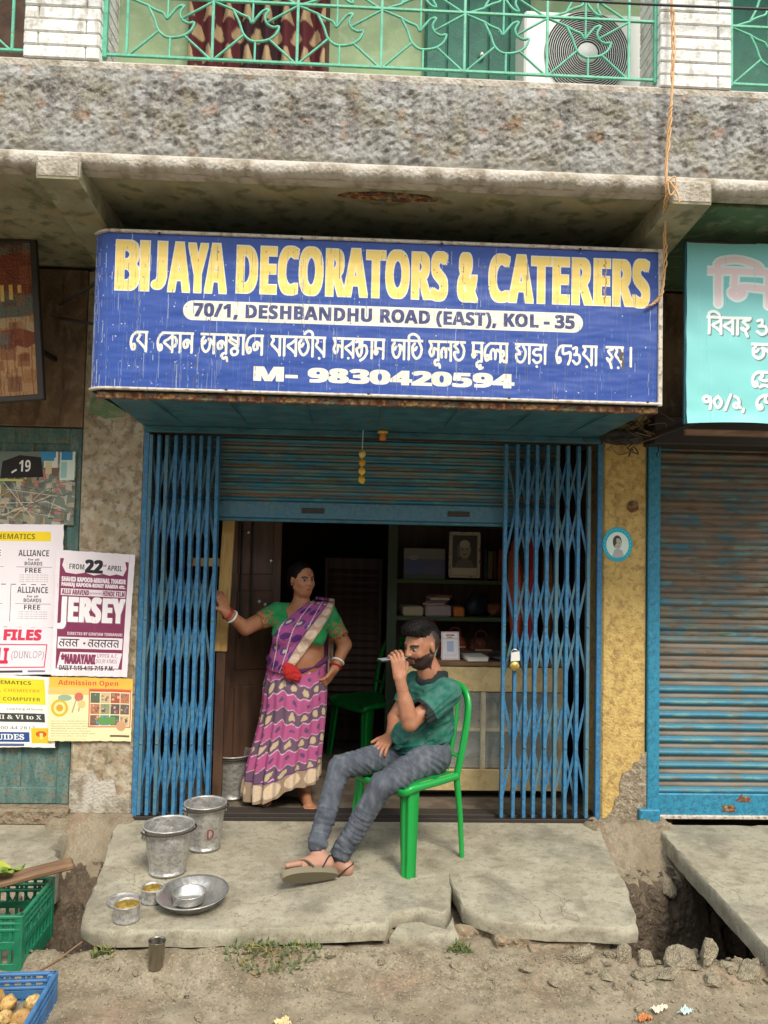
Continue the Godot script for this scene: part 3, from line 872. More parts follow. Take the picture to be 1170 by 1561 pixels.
func platforms() -> void:
	var o := Node3D.new()
	o.name = "platform"
	add_child(o)
	o.set_meta("kind", "structure")
	part(o, "slab", slab(v2([[-1.28, -0.06], [-1.2, 0.39], [-1.165, 0.55], [-1.138, 0.7], [-1.1, 0.97], [-1.065, 1.17], [-0.99, 1.235], [-0.83, 1.245], [-0.58, 1.24], [-0.27, 1.225], [0.178, 1.19], [0.214, 1.081], [0.329, 1.051], [0.43, 1.093], [0.468, 1.02], [0.483, 0.9], [0.497, 0.7], [0.505, 0.9], [0.514, 1.04], [0.655, 1.165], [0.9, 1.2], [1.13, 1.215], [1.215, 1.2], [1.25, 1.1], [1.31, 0.82], [1.362, 0.44], [1.40, 0.2], [1.44, -0.06]]), 0.065, 0.006, 0.006, 3), M.concrete)
	part(o, "broken_piece", slab(v2([[0.19, 1.19], [0.225, 1.092], [0.328, 1.066], [0.43, 1.108], [0.47, 1.035], [0.478, 1.17], [0.33, 1.2]]), 0.08, 0.01, 0.004, 5), M.concrete, Vector3(0, -0.012, 0), Basis(Vector3.RIGHT, 0.03))
	part(o, "broken_piece", slab(v2([[0.487, 1.06], [0.51, 1.055], [0.63, 1.165], [0.66, 1.2], [0.6, 1.225], [0.49, 1.2]]), 0.09, 0.016, 0.004, 6), M.concrete_broken, Vector3(0, -0.02, 0), Basis(Vector3.RIGHT, 0.08))
	# the bedding of earth and bricks under the slab
	var bed := structure("platform_bedding", slab(v2([[-1.2, -0.06], [-1.02, 1.1], [-0.8, 1.17], [0.15, 1.14], [0.5, 1.1], [1.14, 1.05], [1.3, 0.4], [1.34, -0.06]]), 0.35, 0.02, 0.02, 7), M.concrete_broken, Vector3(0, -0.06, 0))
	var bricks := [[0.74, 1.13, 0.22, 0.1], [0.99, 1.135, 0.24, -0.06], [0.86, 1.15, 0.2, 0.22], [1.12, 1.1, 0.14, 0.3]]
	for k in bricks.size():
		var b: Array = bricks[k]
		part(bed, "brick", slab(v2([[-b[2] / 2, -0.05], [b[2] / 2, -0.05], [b[2] / 2, 0.05], [-b[2] / 2, 0.05]]), 0.06, 0.008, 0.006, 30 + k), M.concrete_broken, Vector3(b[0], 0.0 - 0.012 * k + 0.006, b[1]), Basis(Vector3.UP, b[3]))
	var r := Node3D.new()
	r.name = "drain_cover_slab"
	add_child(r)
	r.set_meta("kind", "structure")
	part(r, "slab", slab(v2([[1.75, 0.03], [1.72, 0.5], [1.695, 1.0], [1.672, 1.374], [1.655, 1.7], [4.6, 1.7], [4.6, 0.03]]), 0.085, 0.008, 0.004, 8), M.concrete, Vector3(0, 0.0, 0))
	var l := Node3D.new()
	l.name = "side_step"
	add_child(l)
	l.set_meta("kind", "structure")
	part(l, "slab", slab(v2([[-4.5, -0.04], [-1.5, -0.04], [-1.47, 0.3], [-1.4, 0.5], [-1.43, 0.62], [-1.55, 0.66], [-1.7, 0.74], [-4.5, 0.8]]), 0.2, 0.02, 0.012, 9), M.concrete, Vector3(0, -0.02, 0))
	part(l, "threshold", box(Vector3(3.0, 0.09, 0.1), 0.012), M.concrete_broken, Vector3(-3.03, 0.02, 0.0))

# ------------------------------------------------------------------ the building
func building() -> void:
	var b := thing("shop_building", "weathered two storey shop building with plaster pillars and balcony over the shop", "building")
	# pillars and walls of the ground floor
	block(b, "plaster_pillar", Vector3(-1.545, -0.3, -0.34), Vector3(-1.19, 3.1, -0.01), M.pillar_plaster, 0.012)
	block(b, "yellow_column", Vector3(1.455, -0.3, -0.34), Vector3(1.715, 3.1, 0.0), M.yellow, 0.012)
	block(b, "lintel_wall", Vector3(-6, 2.19, -0.3), Vector3(-1.55, 3.1, -0.02), M.brown_plaster, 0.004)
	block(b, "lintel_wall", Vector3(-1.185, 2.22, -0.3), Vector3(1.45, 3.1, -0.1), M.brown_plaster, 0.004)
	block(b, "lintel_wall", Vector3(1.72, 2.22, -0.3), Vector3(6, 3.1, -0.06), M.brown_plaster, 0.004)
	block(b, "side_wall", Vector3(-6, -0.3, -0.3), Vector3(-2.62, 2.187, -0.03), M.brown_plaster)
	block(b, "side_wall", Vector3(4.25, -0.3, -0.3), Vector3(6, 2.217, -0.03), M.brown_plaster)
	# broken plaster at the foot of the column and a green daub on the pillar
	part(b, "flaked_plaster", plate(v2([[0.262, 0.0], [0.262, 0.42], [0.235, 0.405], [0.225, 0.37], [0.19, 0.36], [0.175, 0.32], [0.125, 0.3], [0.105, 0.24], [0.11, 0.18], [0.08, 0.15], [0.072, 0.09], [0.04, 0.06], [0.02, 0.0]]), 0.01), M.yellow_flaked, Vector3(1.457, -0.02, 0.001))
	part(b, "flaked_plaster", plate(v2([[0.0, 0.0], [0.34, 0.0], [0.33, 0.1], [0.26, 0.13], [0.24, 0.22], [0.16, 0.2], [0.12, 0.27], [0.05, 0.22], [0.0, 0.24]]), 0.012), M.lip, Vector3(-1.54, 0.0, -0.009))
	part(b, "green_daub", plate(v2([[0.0, 0.02], [0.02, 0.1], [0.11, 0.11], [0.12, 0.06], [0.2, 0.05], [0.21, 0.0], [0.1, -0.02]]), 0.008), M.green_patch, Vector3(-1.52, 2.26, -0.01))
	# room behind the shop front
	block(b, "room_floor", Vector3(-1.7, -0.25, -3.4), Vector3(1.9, 0.0, -0.061), M.interior_floor)
	block(b, "room_ceiling", Vector3(-1.7, 2.75, -3.4), Vector3(1.9, 2.9, -0.302), M.interior)
	block(b, "room_wall", Vector3(-1.7, 0.002, -3.4), Vector3(-1.5, 2.748, -0.345), M.interior)
	block(b, "room_wall", Vector3(1.7, 0.002, -3.4), Vector3(1.9, 2.748, -0.345), M.interior)
	block(b, "room_wall", Vector3(-1.495, 0.002, -3.4), Vector3(1.695, 2.748, -3.2), M.interior)
	block(b, "door_sill", Vector3(-1.19, -0.05, -0.16), Vector3(1.45, 0.018, -0.055), M.dark_metal, 0.006)
	# closed rooms behind the neighbours, so that no light comes through
	block(b, "back_mass", Vector3(-6, -0.3, -3.6), Vector3(-1.72, 3.08, -0.36), M.interior)
	block(b, "back_mass", Vector3(1.92, -0.3, -3.6), Vector3(6, 3.08, -0.36), M.interior)
	# balcony
	block(b, "balcony_slab", Vector3(-6, 3.12, -3.6), Vector3(6, 3.5, 1.1), M.soffit, 0.0)
	var fz := noise(201, 7.0, 5)
	var fz2 := noise(202, 26.0, 4)
	var front := grid(520, 42, func(u: float, v: float) -> Vector3:
		var x := -2.6 + u * 5.4
		var y := 3.175 + v * 0.375
		var edge := smoothstep(0.0, 0.08, v) * (1.0 - smoothstep(0.86, 0.97, v))
		var wide := 0.5 + 0.5 * g1.get_noise_2d(x * 1.5, y * 3.0)
		var d := 0.03 * wide * absf(fz.get_noise_2d(x * 1.1 + y * 0.6, y * 1.3)) + 0.03 * (0.3 + 0.7 * wide) * absf(fz2.get_noise_2d(x * 0.55 + y * 0.9, y * 1.2 - x * 0.3))
		return Vector3(x, y, 1.185 + edge * d))
	part(b, "roughcast_face", front, M.roughcast)
	block(b, "balcony_fascia", Vector3(-6, 3.11, 1.1), Vector3(6, 3.59, 1.18), M.lip, 0.012)
	var lipm := grid(420, 6, func(u: float, v: float) -> Vector3:
		var x := -2.6 + u * 5.4
		var a := v * PI
		var rag := 0.012 * fz.get_noise_2d(x * 2.0, 3.0)
		return Vector3(x, 3.146 - 0.036 * cos(a) + rag * (0.5 + 0.5 * cos(a)), 1.18 + 0.03 * sin(a) + 0.004 * fz2.get_noise_2d(x, v)))
	part(b, "fascia_lip", lipm, M.lip)
	for x in [-4.0, -1.258, 1.424, 4.1]:
		var pf := v2([[1.225, 3.118], [1.225, 3.045], [1.08, 3.03], [0.35, 2.96], [-0.05, 2.92], [-0.05, 3.118]])
		var q := plate(pf, 0.172, 0.006)
		part(b, "balcony_bracket", q, M.lip if absf(x) > 3 else M.soffit, Vector3(x, 0, 0), Basis(Vector3(0, 0, 1), Vector3(0, 1, 0), Vector3(-1, 0, 0)))
		block(b, "bracket_end", Vector3(x - 0.09, 3.048, 1.196), Vector3(x + 0.09, 3.15, 1.228), M.lip, 0.01)
	block(b, "soffit_panel", Vector3(1.52, 3.1, 0.0), Vector3(4.0, 3.117, 1.09), M.soffit_green, 0.003)
	# broken patch on the soffit edge that shows brick
	part(b, "brick_patch", plate(v2([[0, 0], [0.1, 0.02], [0.3, 0.03], [0.45, 0.01], [0.4, -0.03], [0.2, -0.05], [0.05, -0.03]]), 0.012), M.rust, Vector3(-0.1, 3.116, 1.02), Basis(Vector3.RIGHT, -PI / 2))
	# upper storey
	block(b, "upper_wall", Vector3(-6, 3.5, -0.3), Vector3(6, 6.0, 0.0), M.pale_green, 0.0)
	block(b, "added_shade_roof", Vector3(-6, 6.0, -3.6), Vector3(6, 6.15, 1.2), M.lip, 0.0)  # unseen roof slab added to shade the balcony
	for x in [-1.28, 1.46]:
		var p := part(b, "balcony_pillar", box(Vector3(0.29, 2.5, 0.22), 0.004), M.mortar, Vector3(x, 4.8, 1.06))
		var y := 3.585
		var k := 0
		while y < 4.4:
			var split := 0.1 if k % 2 == 0 else -0.1
			var w := 0.318
			var a := -w / 2
			for c in [[a, a + w / 2 + split - 0.002], [a + w / 2 + split + 0.002, w / 2]]:
				part(p, "brick", box(Vector3(c[1] - c[0], 0.0535, 0.25), 0.005), M.white_brick, Vector3((c[0] + c[1]) / 2, y + 0.028 - 4.8, rng.randf_range(-0.002, 0.002)))
			y += 0.057
			k += 1
	# doorway and shutters seen through the railing
	var d := block(b, "balcony_door", Vector3(0.36, 3.52, 0.002), Vector3(0.98, 5.4, 0.05), M.door_green, 0.006)
	for k in 5: part(d, "plank", box(Vector3(0.112, 1.86, 0.012), 0.004), M.door_green, Vector3(-0.244 + 0.122 * k, 0, 0.03))
	part(d, "knob", lathe([Vector2(0, -0.02), Vector2(0.012, -0.016), Vector2(0.018, 0), Vector2(0.012, 0.016), Vector2(0, 0.02)], 14), M.steel, Vector3(0.02, -0.04, 0.05))
	block(b, "doorway", Vector3(-1.02, 3.52, 0.001), Vector3(-0.2, 5.4, 0.012), M.interior, 0.0)
	block(b, "doorway", Vector3(-2.6, 3.52, 0.001), Vector3(-1.68, 5.4, 0.012), M.interior, 0.0)
	block(b, "doorway", Vector3(1.75, 3.52, 0.001), Vector3(2.7, 5.4, 0.012), M.door_green, 0.0)

# unseen houses added behind the viewer to keep the low sky off the shop
func added_opposite_row() -> void:
	var rows := [[-16.0, -5.6, 4.9, "unseen ochre plastered house added across the lane, left of the other two", c8(186, 160, 118)], [-5.3, 4.8, 5.3, "unseen grey plastered house added across the lane, the tall middle one", c8(158, 154, 146)], [5.1, 16.0, 4.8, "unseen pale pink house added across the lane, right of the other two", c8(190, 162, 148)]]
	for q in rows:
		var h := thing("added_opposite_house", q[3], "building", Vector3((q[0] + q[1]) / 2, -0.15, 10.4), PI, "unseen houses added across the lane")
		var w: float = q[1] - q[0]
		part(h, "wall", box(Vector3(w, q[2], 4.0), 0.02), tri(q[4], 1.0, 0.9, relief(4, 0.025, 5), 0.5), Vector3(0, q[2] / 2, -2.0))
		part(h, "parapet", box(Vector3(w + 0.2, 0.25, 4.2), 0.02), M.lip, Vector3(0, q[2] + 0.13, -2.0))
		part(h, "ledge", box(Vector3(w + 0.1, 0.12, 0.6), 0.02), M.lip, Vector3(0, 3.1, 0.3))
		var n := int(w / 2.4)
		for k in n:
			var x := -w / 2 + w * (k + 0.5) / n
			for y in [1.5, 4.4]:
				var win := part(h, "window", box(Vector3(1.1, 1.2, 0.06), 0.01), M.door_green, Vector3(x, y, 0.02))
				part(win, "pane", box(Vector3(0.46, 1.0, 0.02), 0.0), M.black_plastic, Vector3(-0.26, 0, 0.03))
				part(win, "pane", box(Vector3(0.46, 1.0, 0.02), 0.0), M.black_plastic, Vector3(0.26, 0, 0.03))

# ------------------------------------------------------------------ roller shutters
func slat_mesh(w: float, pitch: float, deep: float, joint := false) -> ArrayMesh:
	var st := begin()
	st.set_smooth_group(0)
	var prof := []
	for k in 7:
		var t := k / 6.0
		prof.append(Vector2(-pitch * 0.5 + t * pitch * 0.58, deep * sin(t * PI)))
	if joint: prof = [Vector2(pitch * 0.07, 0.0), Vector2(pitch * 0.14, deep * 0.2), Vector2(pitch * 0.36, deep * 0.3), Vector2(pitch * 0.46, -0.002), Vector2(pitch * 0.52, 0.0)]
	for k in prof.size() - 1:
		var a: Vector2 = prof[k]
		var c: Vector2 = prof[k + 1]
		quad(st, Vector3(-w / 2, a.x, a.y), Vector3(-w / 2, c.x, c.y), Vector3(w / 2, c.x, c.y), Vector3(w / 2, a.x, a.y))
	return fin(st)

func ragged(sd: int, w: float, h: float) -> PackedVector2Array:
	var r := RandomNumberGenerator.new()
	r.seed = sd
	var p := PackedVector2Array()
	for k in 18:
		var a := TAU * k / 18.0
		var q := r.randf_range(0.55, 1.1)
		p.append(Vector2(cos(a) * w * q, sin(a) * h * q))
	return p

func roller_shutters() -> void:
	# raised shutter of the shop
	var s := thing("roller_shutter", "half raised blue roller shutter above the shop doorway", "shutter", Vector3(0.07, 1.69, -0.075))
	var m := slat_mesh(2.3, 0.043, 0.011)
	var mj := slat_mesh(2.3, 0.043, 0.011, true)
	for k in 11:
		var sl := part(s, "slat", m, [M.slat_blue, M.slat_mixed, M.slat_blue][k % 3], Vector3(0, 0.128 + 0.043 * k, 0))
		part(sl, "joint", mj, M.slat_mixed if k % 2 else M.slat_rusty)
	var rail := part(s, "bottom_rail", box(Vector3(2.3, 0.1, 0.022), 0.005), M.gate_dusty, Vector3(0, 0.055, 0.002))
	for x in [-0.3, 0.55]: part(rail, "lock_plate", box(Vector3(0.13, 0.03, 0.006), 0.003), M.dark_metal, Vector3(x, 0.0, 0.013))
	part(s, "edge_strip", box(Vector3(2.3, 0.018, 0.04), 0.004), M.teal_sheet, Vector3(0, -0.004, 0.004))
	part(s, "hood_board", box(Vector3(2.62, 0.1, 0.03), 0.004), M.teal_sheet, Vector3(-0.005, 0.55, 0.03))
	# closed shutter next door
	var n := thing("roller_shutter", "closed blue and brown roller shutter beside the yellow column", "shutter", Vector3(1.79, 0.02, -0.03))
	var ms := slat_mesh(2.4, 0.0725, 0.02)
	var msj := slat_mesh(2.4, 0.0725, 0.02, true)
	for k in 30:
		var pick := rng.randf() + (k - 9) * 0.13
		var mm: Material = M.slat_blue if pick < 0.35 else (M.slat_mixed if pick < 0.85 else M.slat_rusty)
		var sl := part(n, "slat", ms, mm, Vector3(1.2, 0.165 + 0.0725 * k, -0.02))
		part(sl, "joint", msj, M.joint_dusty if k < 12 else M.slat_rusty)
	var nr := part(n, "bottom_rail", box(Vector3(2.42, 0.125, 0.03), 0.006), M.guide_blue, Vector3(1.2, 0.075, -0.005))
	part(nr, "edge_strip", box(Vector3(2.42, 0.022, 0.05), 0.004), M.frame_grey, Vector3(0, -0.068, 0.004))
	for p in [[-0.78, -0.02], [-0.69, 0.035], [-0.22, 0.0]]: part(nr, "rust_spot", plate(ragged(int(900 + p[0] * 50), 0.05, 0.026), 0.003), M.rust, Vector3(p[0], p[1], 0.0155))
	part(n, "guide_rail", box(Vector3(0.07, 2.3, 0.07), 0.005), M.guide_blue, Vector3(-0.035, 1.13, 0.01))
	part(n, "guide_foot", box(Vector3(0.12, 0.085, 0.09), 0.006), M.guide_blue, Vector3(-0.06, 0.02, 0.02))
	part(n, "guide_rail", box(Vector3(0.07, 2.3, 0.07), 0.005), M.guide_blue, Vector3(2.44, 1.13, 0.01))
	part(n, "hood_board", box(Vector3(2.6, 0.16, 0.25), 0.006), M.dark_metal, Vector3(1.2, 2.22, 0.07))

# ------------------------------------------------------------------ collapsible gates
func channel_mesh(h: float) -> ArrayMesh:
	var st := begin()
	add_box(st, Vector3(0, 0, 0), Vector3(0.019, h, 0.003), 0.001)
	add_box(st, Vector3(-0.0085, 0, -0.007), Vector3(0.002, h, 0.0105), 0.0)
	add_box(st, Vector3(0.0085, 0, -0.007), Vector3(0.002, h, 0.0105), 0.0)
	return fin(st)

func gate(label: String, x0: float, x1: float, n: int, ends: Array) -> Node3D:
	var g := thing("collapsible_gate", label, "gate", Vector3((x0 + x1) / 2, 0.0, 0.0), 0.0, "blue collapsible steel gates")
	var off := (x0 + x1) / 2
	var dx := (x1 - x0) / (n - 1)
	var cm := channel_mesh(2.13)
	var xs := []
	for k in n:
		var x := x0 + dx * k - off + rng.randf_range(-0.004, 0.004)
		xs.append(x)
		part(g, "picket", cm, M.gate_blue if rng.randf() < 0.7 else M.gate_dusty, Vector3(x, 1.09, 0.012))
		part(g, "picket", cm, M.gate_blue if rng.randf() < 0.5 else M.gate_dusty, Vector3(x + 0.002, 1.09, -0.03), Basis(Vector3.UP, PI))
	var hh := 0.285
	var strip := box(Vector3(0.015, sqrt(hh * hh * 4 + dx * dx * 4) + 0.02, 0.004), 0.001)
	var pin := lathe([Vector2(0, 0.006), Vector2(0.006, 0.004), Vector2(0.008, 0)], 10)
	for yt in [0.42, 1.11, 1.80]:
		for k in n - 2:
			for sg in [-1.0, 1.0]:
				var a: float = atan2(dx * 2.0, hh * 2.0) * -sg
				part(g, "lattice_strip", strip, M.gate_dusty if rng.randf() < 0.5 else M.gate_blue, Vector3(xs[k + 1], yt + rng.randf_range(-0.006, 0.006), -0.004 if sg > 0 else -0.0125), Basis(Vector3.BACK, a))
		for k in n:
			if k % 2 == 0: part(g, "rivet", pin, M.gate_dusty, Vector3(xs[k], yt, 0.014), Basis(Vector3.RIGHT, PI / 2))
	for e in ends:
		part(g, "end_post", box(Vector3(0.03, 2.18, 0.034), 0.003), M.gate_blue, Vector3(e - off, 1.105, -0.01))
	return g

func gates() -> void:
	gate("folded blue collapsible gate left of the doorway beside the posters", -1.155, -0.775, 9, [-1.178])
	gate("folded blue collapsible gate right of the doorway with a padlock hanging", 0.885, 1.37, 9, [1.437])
	var t := thing("gate_track", "thin steel floor track under the two folding gates", "track", Vector3(0.13, 0, -0.01))
	part(t, "runner", box(Vector3(2.62, 0.02, 0.008), 0.002), M.dark_metal, Vector3(0, 0.012, 0.03))
	part(t, "runner", box(Vector3(2.62, 0.02, 0.008), 0.002), M.dark_metal, Vector3(0, 0.012, -0.035))
	var u := thing("gate_track", "steel head track above the two folding gates", "track", Vector3(0.13, 2.185, -0.01))
	part(u, "runner", box(Vector3(2.62, 0.04, 0.07), 0.004), M.dark_metal)
	# padlock with a paper tag
	var p := thing("padlock", "round brass padlock with a white tag hanging on the right gate", "padlock", Vector3(0.941, 0.905, 0.035))
	var arc := []
	for k in 9:
		var a := PI * k / 8.0
		arc.append(Vector3(cos(a) * 0.02, 0.05 + sin(a) * 0.022, 0))
	part(p, "shackle", tube(smooth_path([Vector3(0.02, 0.0, 0)] + arc + [Vector3(-0.02, 0.0, 0)], 2), 0.0045, 8), M.steel)
	part(p, "body", lathe([Vector2(0, -0.011), Vector2(0.024, -0.011), Vector2(0.028, -0.006), Vector2(0.028, 0.006), Vector2(0.024, 0.011), Vector2(0, 0.011)], 24), M.brass, Vector3(0, -0.022, 0), Basis(Vector3.RIGHT, PI / 2))
	part(p, "tag", plate(v2([[-0.026, 0.0], [0.026, 0.006], [0.022, 0.058], [-0.024, 0.05]]), 0.0016), M.white_plastic, Vector3(0.002, 0.006, 0.014))

# ------------------------------------------------------------------ sign boards
func signs() -> void:
	# main board: print 2048 x 568 covers 2.62 m by 0.727 m
	var W := 2048
	var H := 568
	var blue := c8(40, 73, 152)
	var cv := Canvas.new(W, H, blue)
	var x_of := func(x: float) -> float: return (x + 1.215) / 2.62 * W
	var y_of := func(y: float) -> float: return (2.95 - y) / 0.727 * H
	var white := c8(232, 226, 208)
	var yellow := c8(246, 214, 116)
	var capitals := [["B", -1.088, -0.992], ["AYA", -0.852, -0.6], ["DECORATORS", -0.545, 0.405], ["&", 0.462, 0.545], ["CATERERS", 0.606, 1.345]]
	for pass_ in 2:
		var ink: Color = [white, yellow][pass_]
		var fx: float = [6.5, 3.5][pass_]
		var fy: float = [6.0, 2.0][pass_]
		var y0: float = y_of.call(2.9)
		var y1: float = y_of.call(2.68)
		for q in capitals:
			var a: float = x_of.call(q[1])
			cv.text(q[0], a, y0, float(x_of.call(q[2])) - a, y1 - y0, ink, true, "Droid Sans", fx, fy)
		var ix: float = x_of.call(-0.962)
		var iw: float = [38.0, 29.0][pass_]
		cv.rect(ix - iw / 2, y0 - fy, iw, y1 - y0 + 2 * fy, ink)
		var jx: float = x_of.call(-0.884)
		var jw: float = [38.0, 29.0][pass_]
		cv.rect(jx - jw / 2, y0 - fy, jw, (y1 - y0) * 0.74 + fy, ink)
		cv.stroke(PackedVector2Array([Vector2(jx, y0 + (y1 - y0) * 0.7), Vector2(jx - 6, y0 + (y1 - y0) * 0.84), Vector2(jx - 12, y0 + (y1 - y0) * 0.88), Vector2(jx - 20, y0 + (y1 - y0) * 0.88)]), jw, ink)
	cv.pill(x_of.call(-0.785), y_of.call(2.64), x_of.call(1.04) - x_of.call(-0.785), y_of.call(2.55) - y_of.call(2.64), white)
	var ax: float = x_of.call(-0.738)
	cv.text("70/1, DESHBANDHU ROAD (EAST), KOL - 35", ax, y_of.call(2.628), x_of.call(1.0) - ax, y_of.call(2.556) - y_of.call(2.628), c8(62, 70, 116), true, "Droid Sans", 1.6)
	var words := [["ey", 198, 225], ["ekan", 238, 293], ["AnuTaen", 303, 398], ["yabtIY", 408, 492], ["srJam", 502, 582], ["Ait", 591, 640], ["sulv", 648, 705], ["mUeL", 714, 771], ["vaDa", 781, 831], ["edOYa", 844, 910], ["hY", 922, 950], ["|", 957, 966]]
	for q in words:
		var u0: float = x_of.call(-1.017 + (q[1] - 198) * 2.293 / 767.0)
		var u1: float = x_of.call(-1.017 + (q[2] - 198) * 2.293 / 767.0)
		bengali(cv, q[0], u0, u1, y_of.call(2.487), y_of.call(2.404), 9.0, white)
	var mx: float = x_of.call(-0.456)
	cv.text("M- 9830420594", mx, y_of.call(2.347), x_of.call(0.72) - mx, y_of.call(2.283) - y_of.call(2.347), white, true, "Droid Sans", 4.5, 2)
	# old paint shows through, rain streaks, scratches
	weather(cv, 5, 420, [c8(150, 158, 176), c8(206, 206, 204), c8(112, 128, 168), c8(92, 92, 104)], 0.28, 3.2, 0.7)
	weather(cv, 6, 300, [c8(120, 132, 168), c8(150, 150, 160), c8(60, 66, 108), c8(176, 140, 90)], 0.8, 1.0, 0.22)
	weather(cv, 8, 30, [c8(70, 60, 52), c8(112, 90, 62)], 0.12, 0.6, 0.5)
	for k in 2: weather(cv, 60 + k, 20, [c8(206, 166, 96), c8(190, 150, 92), c8(84, 78, 84)], 0.25, 1.0, 0.4)
	var r := RandomNumberGenerator.new()
	r.seed = 44
	for k in 380:
		var x := pow(r.randf(), 1.8) * W
		cv.disc(x, r.randf() * H, r.randf_range(0.8, 2.6), [c8(170, 172, 176), c8(84, 84, 96), c8(206, 200, 190)][k % 3])
	weather(cv, 71, 260, [c8(236, 226, 190), c8(214, 176, 96), c8(226, 206, 150)], 0.16, 0.9, 0.16)
	var ex: float = x_of.call(1.14)
	for k in 16: cv.rect(ex + r.randf_range(-6, 6), y_of.call(2.9) + k * 10, r.randf_range(2, 7), r.randf_range(6, 16), c8(176, 132, 74))
	for k in 8: cv.disc(x_of.call(1.225) + r.randf_range(-8, 8), y_of.call(2.47) + k * 9, r.randf_range(3, 7), c8(86, 74, 58))
	var s := thing("shop_sign", "long weathered blue sign board with tall yellow capital letters over the doorway", "sign", Vector3(0, 2.223, 0.95))
	var sheet := print_mat(cv.im, 0.5)
	sheet.heightmap_enabled = true
	sheet.heightmap_texture = relief(14, 0.012, 3)
	sheet.heightmap_scale = 0.5
	# front sheet bends round the left corner and runs back along the side
	var R := 0.11
	var flat0 := -1.215 + R
	var pan := grid(60, 4, func(u: float, v: float) -> Vector3:
		var x: float = -1.215 + u * 2.62
		var p := Vector3(x, (1.0 - v) * 0.727, 0.0)
		if x < flat0:
			var a := (flat0 - x) / R
			p.x = flat0 - R * sin(a)
			p.z = -R + R * cos(a)
		return p, null, true)
	part(s, "printed_sheet", pan, sheet)
	var xl := flat0 - R * sin(1.0)
	var zl := -R + R * cos(1.0)
	part(s, "side_sheet", grid(4, 1, func(u: float, v: float) -> Vector3: return Vector3(lerpf(xl, -1.2, u), (1.0 - v) * 0.727, lerpf(zl, -0.95, u))), M.teal_sheet)
	part(s, "side_sheet", grid(4, 1, func(u: float, v: float) -> Vector3: return Vector3(1.404, (1.0 - v) * 0.727, -0.01 - 0.9 * u)), M.teal_sheet)
	part(s, "top_sheet", grid(2, 1, func(u: float, v: float) -> Vector3: return Vector3(lerpf(-1.16, 1.4, u), 0.727, -0.06 - v * 0.88)), M.teal_sheet)
	# edging
	for yy in [0.006, 0.722]:
		var path := PackedVector3Array()
		for k in 9:
			var a := 1.0 - k / 8.0
			path.append(Vector3(flat0 - R * sin(a), yy, -R + R * cos(a) + 0.004))
		path.append(Vector3(1.405, yy, 0.004))
		var st := begin()
		add_tube(st, path, 0.0115, 6, 0.7)
		part(s, "edge_strip", fin(st), M.frame_grey)
	part(s, "edge_strip", box(Vector3(0.02, 0.735, 0.014), 0.003), M.frame_grey, Vector3(1.4, 0.363, 0.004))
	for k in 8: part(s, "screw", lathe([Vector2(0, 0.004), Vector2(0.005, 0.003), Vector2(0.007, 0)], 10), M.dark_metal, Vector3(-0.9 + k * 0.32, 0.012 if k % 2 else 0.714, 0.012), Basis(Vector3.RIGHT, PI / 2))
	# underside slopes back to the wall
	var under := grid(6, 6, func(u: float, v: float) -> Vector3:
		var x0 := lerpf(-1.15, -1.19, v)
		return Vector3(lerpf(x0, 1.4, u), -0.004 - 0.02 * v + 0.004 * sin(u * 19.0), -0.012 - 0.93 * v))
	var us := part(s, "underside_sheet", under, M.teal_sheet)
	for k in 7: part(us, "seam", box(Vector3(0.006, 0.006, 0.86), 0.001), M.teal_sheet, Vector3(-0.95 + k * 0.36, -0.02, -0.46))
	part(us, "angle_bar", box(Vector3(2.56, 0.03, 0.03), 0.004), M.rust, Vector3(0.12, -0.02, -0.03))
	part(us, "angle_bar", box(Vector3(2.6, 0.035, 0.03), 0.004), M.teal_sheet, Vector3(0.12, -0.04, -0.9))

	# neighbour's board
	var tw := 1024
	var th := 760
	var tv := Canvas.new(tw, th, c8(128, 204, 204))
	var tx := func(x: float) -> float: return (x - 1.57) / 1.2 * tw
	var ty := func(y: float) -> float: return (3.04 - y) / 0.88 * th
	var pink := c8(236, 214, 216)
	bengali(tv, "imln", tx.call(1.67), tx.call(2.5), ty.call(2.9), ty.call(2.745), 44, c8(222, 238, 234))
	bengali(tv, "imln", tx.call(1.67), tx.call(2.5), ty.call(2.9), ty.call(2.745), 24, pink)
	for q in [["ibbah", 1.665, 1.885, 2.675, 2.6], ["O", 1.905, 1.975, 2.675, 2.6], ["psSan", 2.0, 2.3, 2.675, 2.6], ["AnuTaen", 1.885, 2.3, 2.552, 2.482], ["epsra", 1.885, 2.15, 2.418, 2.345], ["70/1,", 1.645, 1.86, 2.305, 2.235], ["edSbnD", 1.905, 2.3, 2.305, 2.235]]:
		bengali(tv, q[0], tx.call(q[1]), tx.call(q[2]), ty.call(q[3]), ty.call(q[4]), 15, c8(110, 132, 132), Vector2(4, 5))
		bengali(tv, q[0], tx.call(q[1]), tx.call(q[2]), ty.call(q[3]), ty.call(q[4]), 12, c8(232, 242, 240))
	weather(tv, 9, 60, [c8(150, 216, 212), c8(96, 180, 180), c8(176, 222, 216)], 0.3, 1.0)
	var n := thing("shop_sign", "turquoise sign board with white lettering cut off at the picture edge", "sign", Vector3(1.57, 2.16, 0.85))
	var folds := noise(301, 2.2, 2)
	part(n, "printed_sheet", grid(40, 30, func(u: float, v: float) -> Vector3:
		var sag := 0.012 * sin(u * 7.0) * smoothstep(0.9, 1.0, v)
		return Vector3(u * 1.2, (1.0 - v) * 0.88 + sag, 0.006 * folds.get_noise_2d(u * 2, v * 2) + 0.012 * smoothstep(0.93, 1.0, v)), null, true), print_mat(tv.im, 0.45))
	part(n, "frame_bar", box(Vector3(1.2, 0.016, 0.02), 0.003), M.dark_metal, Vector3(0.6, 0.882, -0.008))
	part(n, "frame_bar", box(Vector3(0.016, 0.88, 0.02), 0.003), M.teal_sheet, Vector3(0.0, 0.44, -0.014))
